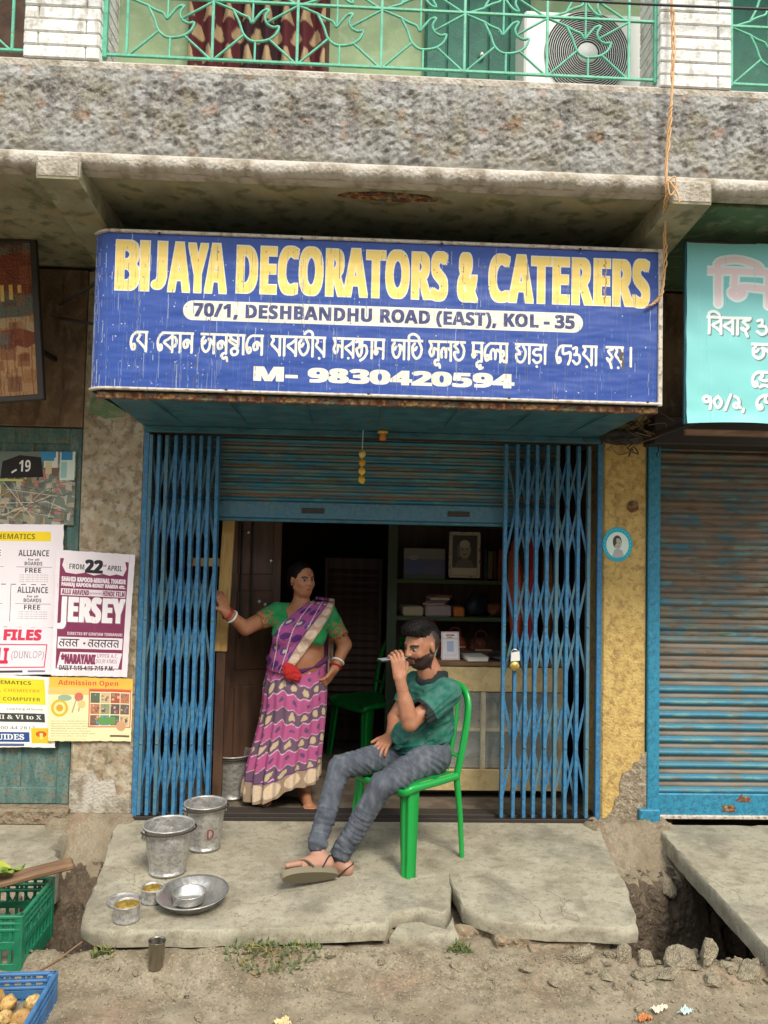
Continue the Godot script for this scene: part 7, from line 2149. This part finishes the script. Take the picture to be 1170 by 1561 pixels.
	f = Field.new(Vector3(0.06, 0.4, 0.08), Vector3(0.72, 0.96, 0.72), 0.0062)
	f.cap(pel + Vector3(0.02, -0.03, -0.01), Vector3(0.43, 0.62, 0.385), 0.142, 0.124, 0.04, fwd, 1.3)
	f.cap(Vector3(0.43, 0.62, 0.385), chest + Vector3(0, 0.05, 0), 0.124, 0.13, 0.04, fwd, 1.35)
	f.cap(shL * 0.75 + shR * 0.25 - Vector3(0, 0.03, 0), shR * 0.75 + shL * 0.25 - Vector3(0, 0.03, 0), 0.076, 0.076, 0.04)
	f.cap(neck - Vector3(0, 0.06, 0), neck - Vector3(0, 0.02, 0), 0.085, 0.07, 0.03)
	f.cap(shL - Vector3(0, 0.012, 0), shL.lerp(elL, 0.66), 0.07, 0.066, 0.03)
	f.cap(shR - Vector3(0, 0.012, 0), shR.lerp(elR, 0.66), 0.07, 0.066, 0.03)
	f.ball(pel + fwd * 0.05 + Vector3(0, 0.09, 0), Vector3(0.1, 0.1, 0.1), Basis.IDENTITY, 0.05)
	# open neck and sleeve ends
	f.cap(neck + Vector3(-0.01, 0.0, 0.01), neck + Vector3(-0.04, 0.16, 0.02), 0.062, 0.075, 0.006, Vector3.ZERO, 1.0, true)
	f.cap(shL.lerp(elL, 0.68), elL, 0.056, 0.09, 0.006, Vector3.ZERO, 1.0, true)
	f.cap(shR.lerp(elR, 0.68), elR, 0.056, 0.09, 0.006, Vector3.ZERO, 1.0, true)
	f.cut(Vector3(-0.25, -1, 0.3).normalized(), Vector3(0.36, 0.455, 0.36))
	var wr := noise(620, 1.0, 2)
	f.ripple(func(p: Vector3) -> float:
		var a := p.y * 1.0 + p.dot(fwd) * 0.55
		var low := 1.0 - smoothstep(0.5, 0.85, p.y)
		var rd := 1.0 - absf(wr.get_noise_3d(a * 15.0, p.dot(left) * 4.0, p.dot(fwd) * 4.0)) * 2.2
		return -(0.017 * low + 0.005) * maxf(rd, 0.0) * maxf(rd, 0.0) + 0.01 * wr.get_noise_3dv(p * 7.0) + 0.003)
	var green := lin(40, 96, 84)
	var trim := lin(24, 36, 38)
	f.net(out, func(p: Vector3) -> Color:
		var c := green.lightened(0.05 * nz.get_noise_3dv(p * 20.0))
		for e in [[shL, elL], [shR, elR]]:
			var a: Vector3 = e[0]
			var ab: Vector3 = e[1] - a
			var t := (p - a).dot(ab) / ab.length_squared()
			if t > 0.57 and (p - a - ab * t).length() < 0.085 and p.y < 0.8: c = trim
		return c)
	var shirt := part(root, "polo_shirt", done(out), M.tint, at)
	# collar: a standing band round the neck
	out = fresh()
	f = Field.new(neck - Vector3(0.15, 0.1, 0.15), neck + Vector3(0.15, 0.12, 0.15), 0.005)
	f.cap(neck + Vector3(0.0, -0.03, 0.0), neck + Vector3(0.005, 0.022, -0.002), 0.088, 0.075, 0.01)
	f.cap(neck + Vector3(-0.01, -0.06, 0.01), neck + Vector3(-0.02, 0.1, 0.01), 0.064, 0.068, 0.006, Vector3.ZERO, 1.0, true)
	f.cut((fwd * 0.85 + Vector3(0, 0.6, 0)).normalized(), neck + fwd * 0.075)
	f.cut((Vector3(0.15, 1, -0.1)).normalized(), neck + Vector3(0, 0.03, 0))
	f.net(out, func(p: Vector3) -> Color: return trim)
	part(shirt, "collar", done(out), M.tint)
	# jeans
	out = fresh()
	f = Field.new(Vector3(-0.24, 0.03, 0.14), Vector3(0.58, 0.6, 0.86), 0.0068)
	f.cap(hipR + Vector3(0, 0.02, 0), hipL + Vector3(0, 0.02, 0), 0.11, 0.11, 0.03)
	f.cap(hipR, kneeR, 0.084, 0.058, 0.03)
	f.cap(hipL, kneeL, 0.086, 0.06, 0.03)
	f.cap(kneeR, ankR + Vector3(0, 0.05, -0.01), 0.056, 0.046, 0.012)
	f.cap(kneeL, ankL + Vector3(0.005, 0.02, 0), 0.058, 0.047, 0.012)
	f.cut(Vector3(0, 1, 0), Vector3(0, 0.56, 0))
	f.ripple(func(p: Vector3) -> float:
		var w := 0.0
		for q in [[kneeR, ankR, hipR], [kneeL, ankL, hipL]]:
			var kn: Vector3 = q[0]
			var an: Vector3 = q[1]
			var hp: Vector3 = q[2]
			var t := (p - kn).dot(an - kn) / (an - kn).length_squared()
			if t > -0.1 and (p - kn - (an - kn) * clampf(t, 0, 1)).length() < 0.1: w -= 0.0075 * crease(wr, t * 7.5, p * 5.0) * smoothstep(-0.1, 0.7, t)
			var th := (p - hp).dot(kn - hp) / (kn - hp).length_squared()
			if th > 0.0 and th < 1.05 and (p - hp - (kn - hp) * th).length() < 0.12: w -= 0.0075 * crease(wr, th * 3.5 - p.y * 11.0, p * 4.0)
		return w + 0.003 + 0.005 * wr.get_noise_3dv(p * 9.0))
	var den := lin(72, 78, 88)
	var worn := lin(120, 125, 132)
	var deep := lin(48, 53, 63)
	f.net(out, func(p: Vector3) -> Color:
		var n := wr.get_noise_3dv(Vector3(p.x * 26.0, p.y * 9.0, p.z * 26.0))
		var n2 := wr.get_noise_3dv(p * 5.0)
		var n3 := wr.get_noise_3dv(Vector3(p.x * 60.0, p.y * 22.0, p.z * 60.0))
		var c := den.lerp(worn, smoothstep(-0.3, 0.7, n) * 0.4).lerp(deep, smoothstep(-0.2, 0.6, n2) * 0.5)
		return c.lerp(worn, smoothstep(0.1, 0.7, n3) * 0.2))
	part(root, "jeans", done(out), M.tint, at)
	# sandals
	for a in [[ankR, footd, 0.95], [ankL, Vector3(-1.0, 0.0, -0.12).normalized(), 0.0]]:
		var k: Vector3 = a[0]
		var d: Vector3 = a[1]
		var s := d.cross(Vector3.UP).normalized().rotated(d, a[2])
		var up := s.cross(d).normalized()
		var sole := PackedVector2Array()
		for t in 28:
			var an := TAU * t / 28.0
			var ly := cos(an)
			var wd := 0.044 + 0.008 * ly - 0.006 * (1.0 - ly * ly)
			sole.append(Vector2(sin(an) * wd, 0.07 + ly * 0.145))
		var sb := Basis(s, d, up)
		var sd := part(root, "sandal", plate(sole, 0.03), solid(c8(116, 108, 88), 0.8), k - up * 0.1 + at, sb)
		part(sd, "strap", tube(smooth_path([Vector3(-0.044, 0.07, 0.008), Vector3(-0.03, 0.1, 0.05), Vector3(0.0, 0.155, 0.048), Vector3(0.014, 0.185, 0.01)], 4), 0.008, 6, 0.45), solid(c8(84, 74, 54), 0.7))
		part(sd, "strap", tube(smooth_path([Vector3(0.046, 0.07, 0.008), Vector3(0.036, 0.11, 0.044), Vector3(0.014, 0.15, 0.048), Vector3(0.014, 0.185, 0.012)], 4), 0.008, 6, 0.45), solid(c8(84, 74, 54), 0.7))
		part(sd, "heel_strap", tube(smooth_path([Vector3(-0.043, 0.02, 0.008), Vector3(-0.04, -0.03, 0.06), Vector3(0.0, -0.062, 0.075), Vector3(0.04, -0.03, 0.06), Vector3(0.043, 0.02, 0.008)], 4), 0.006, 6, 0.6), solid(c8(44, 36, 32), 0.7))
	# the phone he speaks into
	var ph := thing("phone", "dark slim phone held flat in the seated man's raised hand", "phone", Vector3(0.215, 0.988, 0.565))
	part(ph, "case", box(Vector3(0.145, 0.009, 0.068), 0.003), solid(c8(34, 34, 38), 0.3), Vector3.ZERO, Basis(Vector3.UP, 0.35) * Basis(Vector3.BACK, 0.06))
	part(ph, "screen", box(Vector3(0.135, 0.002, 0.06), 0.0005), solid(c8(150, 160, 166), 0.15), Vector3(0, 0.0055, 0), Basis(Vector3.UP, 0.35) * Basis(Vector3.BACK, 0.06))

# ------------------------------------------------------------------ the woman in the doorway
func woman() -> void:
	var root := thing("person", "standing woman in a purple and pink sari with green blouse holding the gate", "person", Vector3(-0.33, 0, -0.31))
	var at := -root.position
	var skin := lin(166, 112, 80)
	var nz := noise(710, 1.0, 3)
	var neck := Vector3(-0.302, 1.185, -0.31)
	var hc := Vector3(-0.296, 1.335, -0.285)
	var hz := Vector3(0.62, -0.02, 0.78).normalized()
	var hx := Vector3.UP.cross(hz).normalized()
	var hb := Basis(hx, hz.cross(hx), hz)
	var hs := 0.205
	var shR := Vector3(-0.45, 1.13, -0.31)
	var elR := Vector3(-0.613, 1.05, -0.175)
	var wrR := Vector3(-0.715, 1.15, -0.075)
	var shL := Vector3(-0.145, 1.132, -0.325)
	var elL := Vector3(-0.03, 0.935, -0.37)
	var wrL := Vector3(-0.085, 0.805, -0.27)
	var waist := Vector3(-0.315, 0.83, -0.305)
	var chest := Vector3(-0.3, 1.03, -0.31)
	# trunk shared by the skin, the blouse and the drape
	var trunk := func(f: Field, g: float) -> void:
		f.cap(waist - Vector3(0, 0.1, 0), waist + Vector3(0, 0.02, 0), 0.165 + g, 0.155 + g, 0.04, Vector3.BACK, 1.3)
		f.cap(waist + Vector3(0, 0.02, 0), chest, 0.15 + g, 0.148 + g, 0.04, Vector3.BACK, 1.32)
		f.ball(waist + Vector3(0.0, 0.02, 0.07), Vector3(0.13, 0.11, 0.085) + Vector3.ONE * g, Basis.IDENTITY, 0.05)
		f.ball(chest + Vector3(-0.075, -0.02, 0.085), Vector3(0.078, 0.076, 0.07) + Vector3.ONE * g, Basis.IDENTITY, 0.03)
		f.ball(chest + Vector3(0.075, -0.02, 0.085), Vector3(0.078, 0.076, 0.07) + Vector3.ONE * g, Basis.IDENTITY, 0.03)
		f.cap(shR + Vector3(0.05, -0.02, 0), shL + Vector3(-0.05, -0.02, 0), 0.072 + g, 0.072 + g, 0.04)
		f.cap(neck - Vector3(0, 0.05, 0), neck, 0.07 + g * 0.5, 0.05, 0.03)
	var arms := func(f: Field, g: float) -> void:
		f.cap(shR, elR, 0.053 + g, 0.044 + g, 0.025)
		f.cap(shL, elL, 0.053 + g, 0.044 + g, 0.025)
	var out := fresh()
	var f := Field.new(Vector3(-0.8, 0.05, -0.5), Vector3(0.06, 1.29, 0.02), 0.009)
	for q in [Vector3(-0.25, 0.075, -0.3), Vector3(-0.44, 0.075, -0.36)]:
		var kn := Vector3(lerpf(q.x, -0.33, 0.35), 0.42, -0.3)
		f.cap(waist - Vector3(0, 0.12, 0), kn, 0.085, 0.06, 0.03)
		f.cap(kn, q, 0.055, 0.036, 0.02)
	trunk.call(f, 0.0)
	arms.call(f, 0.0)
	f.cap(elR, wrR, 0.042, 0.027, 0.012)
	f.cap(elL, wrL, 0.042, 0.027, 0.012)
	f.cap(neck - Vector3(0, 0.03, 0), hc + Vector3(0, -0.05, -0.02), 0.05, 0.048, 0.02)
	f.cut(Vector3.UP, Vector3(0, 1.27, 0))
	f.net(out, func(p: Vector3) -> Color: return skin.lightened(0.04 * nz.get_noise_3dv(p * 30.0)))
	var keep := f
	# head
	f = Field.new(hc - Vector3.ONE * 0.135, hc + Vector3.ONE * 0.135, 0.0038)
	head(f, hc, hb, hs, 1.0)
	f.cap(neck, hc + Vector3(0, -0.05, -0.02), 0.05, 0.047, 0.02)
	var lipc := lin(150, 76, 64)
	var red := lin(168, 30, 30)
	f.net(out, func(p: Vector3) -> Color:
		var q := hb.transposed() * (p - hc) / hs
		var c := face_color(p, hc, hb, hs, skin, lipc, nz)
		if q.z > 0.2 and Vector2(q.x, q.y - 0.15).length() < 0.03: c = red
		return c)
	# hands
	f = Field.new(wrR - Vector3(0.15, 0.08, 0.12), wrR + Vector3(0.1, 0.2, 0.14), 0.0036)
	f.cap(elR.lerp(wrR, 0.75), wrR, 0.031, 0.027, 0.01)
	hand(f, wrR, Vector3(-0.32, 0.95, 0.12), Vector3(-0.7, -0.1, -0.55), 1.0, 0.155, [0.22, 0.3, 0.38, 0.5], 0.2)
	f.net(out, func(p: Vector3) -> Color: return skin.lightened(0.05 * nz.get_noise_3dv(p * 60.0)))
	f = Field.new(wrL - Vector3(0.18, 0.16, 0.12), wrL + Vector3(0.08, 0.08, 0.18), 0.0036)
	f.cap(elL.lerp(wrL, 0.75), wrL, 0.031, 0.027, 0.01)
	hand(f, wrL, Vector3(-0.5, -0.72, 0.42), Vector3(-0.75, 0.3, -0.4), 1.0, 0.155, [0.3, 0.34, 0.4, 0.45], 0.3)
	f.net(out, func(p: Vector3) -> Color: return skin.lightened(0.05 * nz.get_noise_3dv(p * 60.0)))
	# feet and shins
	for a in [[Vector3(-0.25, 0.075, -0.3), Vector3(0.28, 0, 0.96)], [Vector3(-0.44, 0.075, -0.36), Vector3(-0.3, 0, 0.95)]]:
		var k: Vector3 = a[0]
		var d: Vector3 = a[1]
		var s := d.cross(Vector3.UP).normalized()
		f = Field.new(k - Vector3(0.16, 0.09, 0.12), k + Vector3(0.16, 0.36, 0.24), 0.0065)
		f.cap(k + Vector3(-0.02, 0.34, 0.0), k, 0.055, 0.036, 0.02)
		f.ball(k - d * 0.03 - Vector3(0, 0.042, 0), Vector3(0.034, 0.034, 0.034), Basis.IDENTITY, 0.02)
		f.cap(k - Vector3(0, 0.02, 0), k + d * 0.12 - Vector3(0, 0.052, 0), 0.036, 0.022, 0.02)
		f.cap(k - Vector3(0, 0.055, 0), k + d * 0.13 - Vector3(0, 0.058, 0), 0.026, 0.028, 0.015, Vector3.UP, 1.5)
		for t in 5:
			var b0 := k + d * 0.125 - Vector3(0, 0.06, 0) + s * (t - 2.0) * 0.015
			f.cap(b0, b0 + d * [0.045, 0.05, 0.046, 0.04, 0.032][t], 0.011, 0.0095, 0.004)
		f.net(out, func(p: Vector3) -> Color: return skin.darkened(0.1))
	part(root, "body", done(out), M.skin, at)
	# hair drawn back into a knot
	out = fresh()
	f = Field.new(hc - Vector3.ONE * 0.16, hc + Vector3.ONE * 0.16, 0.0045)
	var P := func(x: float, y: float, z: float) -> Vector3: return hc + hb * (Vector3(x, y, z) * hs)
	f.ball(P.call(0, 0.14, -0.09), Vector3(0.365, 0.385, 0.42) * hs, hb, 0.01)
	f.ball(P.call(0, -0.08, -0.2), Vector3(0.32, 0.3, 0.3) * hs, hb, 0.02)
	f.ball(P.call(0, -0.1, -0.5), Vector3(0.2, 0.18, 0.16) * hs, hb, 0.015)
	f.ball(P.call(0, -0.12, 0.34), Vector3(0.345, 0.48, 0.36) * hs, hb, 0.008, true)
	f.ball(P.call(0.34, -0.14, 0.02), Vector3(0.12, 0.2, 0.13) * hs, hb, 0.006, true)
	f.ball(P.call(-0.34, -0.14, 0.02), Vector3(0.12, 0.2, 0.13) * hs, hb, 0.006, true)
	f.ripple(func(p: Vector3) -> float:
		var q := hb.transposed() * (p - hc)
		return 0.0022 * sin(atan2(q.x, q.y) * 40.0) + 0.003 * nz.get_noise_3dv(p * 60.0))
	f.net(out, func(p: Vector3) -> Color: return Color.WHITE)
	part(root, "hair", done(out), M.hair, at)
	for e in [-1.0, 1.0]: part(root, "earring", lathe([Vector2(0, -0.006), Vector2(0.005, 0), Vector2(0, 0.006)], 10), M.brass, P.call(e * 0.37, -0.14, 0.0) + at)
	# blouse
	out = fresh()
	f = Field.new(Vector3(-0.68, 0.86, -0.52), Vector3(0.06, 1.24, -0.02), 0.008)
	trunk.call(f, 0.009)
	f.cap(shR, shR.lerp(elR, 0.55), 0.064, 0.058, 0.025)
	f.cap(shL, shL.lerp(elL, 0.72), 0.064, 0.056, 0.025)
	f.cap(shR.lerp(elR, 0.58), elR, 0.052, 0.08, 0.005, Vector3.ZERO, 1.0, true)
	f.cap(shL.lerp(elL, 0.75), elL, 0.051, 0.08, 0.005, Vector3.ZERO, 1.0, true)
	f.ball(neck + Vector3(0, -0.015, 0.075), Vector3(0.085, 0.095, 0.09), Basis.IDENTITY, 0.01, true)
	f.cap(neck - Vector3(0, 0.02, 0), neck + Vector3(0, 0.1, 0), 0.062, 0.075, 0.008, Vector3.ZERO, 1.0, true)
	f.cut(Vector3(0, -1, 0), Vector3(0, 0.955, 0))
	f.ripple(func(p: Vector3) -> float: return 0.006 * nz.get_noise_3dv(p * 14.0))
	var gr := lin(44, 142, 82)
	var gold := lin(176, 132, 84)
	var rust := lin(150, 84, 62)
	f.net(out, func(p: Vector3) -> Color:
		var c := gr.lightened(0.05 * nz.get_noise_3dv(p * 20.0))
		for e in [[shR, elR, 0.46], [shL, elL, 0.6]]:
			var a: Vector3 = e[0]
			var ab: Vector3 = e[1] - a
			var t := (p - a).dot(ab) / ab.length_squared()
			if t > 0.12 and (p - a - ab * t).length() < 0.085:
				var dots := nz.get_noise_3dv(p * 36.0)
				if t > 0.22 and dots > 0.12: c = gold.lerp(rust, clampf(dots * 2.0, 0, 1))
				if t > e[2]: c = gold if fposmod(t * 30.0, 1.0) > 0.4 else rust
		return c)
	part(root, "blouse", done(out), M.tint, at)

	# sari: pleated skirt
	var pink := lin(170, 82, 126)
	var mauve := lin(100, 64, 106)
	var grey := lin(106, 86, 98)
	var cream := lin(206, 184, 146)
	var white := lin(222, 196, 206)
	var violet := lin(86, 40, 112)
	var tan := lin(170, 146, 112)
	var sn := noise(730, 1.0, 3)
	var fold := func(u: float, v: float) -> float:   # folds fan out from the waist tuck at the front left
		var a := u * TAU
		var front := 0.5 + 0.5 * cos(a - 1.95)
		return (sin(a * 19.0 + 2.5 * v) * (0.15 + 1.25 * front * front) + 0.7 * sin(a * 6.0 - 3.5 * v + 1.0)) * (0.2 + v)
	var skirt_p := func(u: float, v: float) -> Vector3:
		var a := u * TAU                       # 0 = her left (image right), PI/2 = front
		var ca := cos(a)
		var sa := sin(a)
		var hem := 0.16 - 0.115 * smoothstep(0.15, 0.95, -ca * 0.7 + 0.45 * maxf(sa, 0.0)) - 0.03 * maxf(sa, 0.0)
		if sa < 0: hem = lerpf(hem, 0.07, -sa)
		var top := 0.845 - 0.015 * ca
		if ca > 0: top += 0.03 * ca
		top -= 0.05 * maxf(sa, 0.0) * (1.0 - absf(ca) * 0.4)
		var y := lerpf(top, hem, v)
		var h := 1.0 - clampf((y - 0.05) / 0.8, 0.0, 1.0)
		var xl := lerpf(-0.488, -0.518, smoothstep(0.0, 0.25, h)) - 0.1 * smoothstep(0.25, 1.0, h)
		var xr := lerpf(-0.142, -0.13, smoothstep(0.0, 0.25, h)) - 0.026 * smoothstep(0.3, 1.0, h)
		var cx := (xl + xr) / 2
		var rx := (xr - xl) / 2
		var rz := lerpf(0.135, 0.165, smoothstep(0.0, 0.3, h)) + 0.01 * h
		var w: float = fold.call(u, v)
		var k := 1.0 + 0.05 * w
		var z := -0.305 + sa * rz * k + (0.02 * smoothstep(0.05, 0.2, h) * maxf(sa, 0.0))
		return Vector3(cx + ca * rx * k, y, z)
	var skirt_c := func(u: float, v: float) -> Color:
		var a := u * TAU
		var sag := 0.03 * sin(a * 2.0 + 0.8) + 0.018 * sin(a * 5.0 + 2.0) + 0.014 * float(fold.call(u, v)) + 0.012 * sn.get_noise_2d(u * 9.0, v * 4.0)
		var r := u * 1.25                      # metres round
		var d := (1.0 - v) * 0.72 + sag * (0.4 + 0.6 * (1.0 - v))       # metres above the hem
		if v > 0.845:
			var e := (v - 0.845) / 0.155
			var gx := fposmod(r, 0.1) - 0.05
			var gy := (e - 0.5) * 0.11
			if absf(e - 0.03) < 0.04: return violet
			if Vector2(gx, gy).length() < 0.042: return cream.lerp(white, 0.4 if sn.get_noise_2d(r * 60, e * 9) > 0 else 0.0)
			return tan.lerp(grey, 0.3)
		var b := fposmod(d, 0.158)
		if b < 0.004 or absf(b - 0.086) < 0.003: return white.lerp(pink, 0.25)
		if b < 0.086:
			var g := Vector2(fposmod(r, 0.085) - 0.0425, b - 0.046)
			if g.length() < 0.013 + 0.006 * sn.get_noise_2d(r * 40, d * 40): return violet.lerp(grey, 0.5)
			return pink.lerp(lin(176, 84, 134), 0.5 + 0.5 * sn.get_noise_2d(r * 14, d * 14))
		var g2 := Vector2(fposmod(r + 0.03, 0.075) - 0.0375, b - 0.122)
		if (g2 * Vector2(1.0, 0.9)).length() < 0.018 + 0.008 * sn.get_noise_2d(r * 30, d * 30) and sn.get_noise_2d(floorf((r + 0.03) / 0.075) * 17.0, floorf(d / 0.158) * 31.0) > -0.25: return cream.lerp(grey, 0.2)
		return mauve.lerp(grey, 0.6 + 0.4 * sn.get_noise_2d(r * 10, d * 10))
	var sk := grid(340, 200, skirt_p, skirt_c)
	part(root, "sari_skirt", sk, M.tint, at)
	# sari: the end drawn across the chest and over her left shoulder, following the body
	var tf := Field.new(Vector3(-0.62, 0.66, -0.56), Vector3(0.02, 1.26, 0.04), 0.01)
	trunk.call(tf, 0.018)
	tf.cap(shL, shL.lerp(elL, 0.4), 0.068, 0.06, 0.03)
	tf.cap(shR, shR.lerp(elR, 0.2), 0.055, 0.05, 0.03)
	tf.cap(waist - Vector3(0, 0.14, 0), waist, 0.175, 0.165, 0.03, Vector3.BACK, 1.25)
	var lower := [Vector2(-0.36, 0.79), Vector2(-0.31, 0.85), Vector2(-0.25, 0.93), Vector2(-0.19, 1.02), Vector2(-0.135, 1.1), Vector2(-0.105, 1.16), Vector2(-0.1, 1.2)]
	var upper := [Vector2(-0.5, 0.8), Vector2(-0.475, 0.9), Vector2(-0.455, 0.99), Vector2(-0.42, 1.06), Vector2(-0.35, 1.13), Vector2(-0.27, 1.19), Vector2(-0.215, 1.215)]
	var pal_p := func(u: float, v: float) -> Vector3:     # u across (0 lower edge), v along
		if v <= 0.8:
			var t := v / 0.8 * 5.999
			var i := int(t)
			var fr := t - i
			var a: Vector2 = (lower[i] as Vector2).lerp(lower[i + 1], fr)
			var b: Vector2 = (upper[i] as Vector2).lerp(upper[i + 1], fr)
			var p := a.lerp(b, u)
			var z := 0.02
			while z > -0.42 and tf.at(Vector3(p.x, p.y, z)) > 0.0: z -= 0.006
			var pl := 0.006 * sin(u * 26.0 + 2.0 * sin(v * 5.0)) * smoothstep(0.1, 0.5, v)
			return Vector3(p.x, p.y, z + 0.008 + pl)
		var w := (v - 0.8) / 0.2
		var p2 := (lower[6] as Vector2).lerp(upper[6], u)
		return Vector3(p2.x, p2.y + 0.02 * sin(w * PI) - 0.45 * smoothstep(0.25, 1.0, w), -0.31 - 0.14 * smoothstep(0.0, 0.45, w) + 0.006 * sin(u * 26.0))
	var pal_c := func(u: float, v: float) -> Color:
		var x := u * 0.26
		var y := v * 0.75
		if u < 0.3:
			var g := Vector2(fposmod(y, 0.085) - 0.0425, x - 0.04)
			if g.length() < 0.033: return cream.lerp(white, 0.3)
			return tan.lerp(lin(190, 150, 140), 0.5)
		if absf(u - 0.31) < 0.015: return violet
		var c := lin(150, 76, 140).lerp(pink, 0.5 + 0.5 * sn.get_noise_2d(x * 20, y * 12))
		var g3 := Vector2(fposmod(x + 0.3 * y, 0.075) - 0.0375, fposmod(y, 0.1) - 0.05)
		if g3.length() < 0.03: c = violet if int(y / 0.1) % 2 == 0 else lin(84, 62, 128)
		if fposmod(x - 0.25 * y, 0.085) < 0.006: c = white
		if g3.length() < 0.013 and int(y / 0.1) % 2 == 1: c = cream
		return c
	part(root, "sari_drape", grid(60, 120, pal_p, pal_c), M.tint, at)
	# waist roll of the sari and the red cloth tucked into it
	var roll := []
	for k in 17:
		var a := -0.25 + 3.7 * k / 16.0
		roll.append(skirt_p.call(fposmod(a / TAU, 1.0), 0.0) + Vector3(0, 0.004, 0.004 * sin(k * 2.0)))
	part(root, "waist_roll", tube(smooth_path(roll, 3), 0.016, 8), cloth(Color(0.36, 0.16, 0.34), relief(12, 0.2, 2, 256), 0.1), at)
	out = fresh()
	f = Field.new(Vector3(-0.44, 0.7, -0.2), Vector3(-0.2, 0.9, -0.02), 0.005)
	f.ball(Vector3(-0.335, 0.8, -0.125), Vector3(0.052, 0.046, 0.03), Basis(Vector3.BACK, -0.5), 0.02)
	f.ball(Vector3(-0.36, 0.83, -0.13), Vector3(0.03, 0.03, 0.024), Basis.IDENTITY, 0.015)
	f.ball(Vector3(-0.305, 0.775, -0.12), Vector3(0.03, 0.022, 0.02), Basis.IDENTITY, 0.015)
	f.ripple(func(p: Vector3) -> float: return 0.008 * nz.get_noise_3dv(p * 32.0))
	f.net(out, func(p: Vector3) -> Color: return lin(176, 34, 36))
	part(root, "red_waist_cloth", done(out), M.tint, at)
	# bangles
	for w in [[wrR, elR], [wrL, elL]]:
		var d: Vector3 = (w[1] - w[0]).normalized()
		var q := Quaternion(Vector3.UP, d)
		for k in 2:
			var ring := PackedVector3Array()
			for i in 25: ring.append(Vector3(cos(TAU * i / 24), 0, sin(TAU * i / 24)) * 0.036)
			part(root, "bangle", tube(ring, 0.0065 if k == 0 else 0.005, 8), M.white_plastic if k == 0 else M.red_wax, w[0] + d * (0.034 + 0.016 * (k - 1.0) * -1.0 - (0.02 if k else 0.0)) + at, Basis(q))
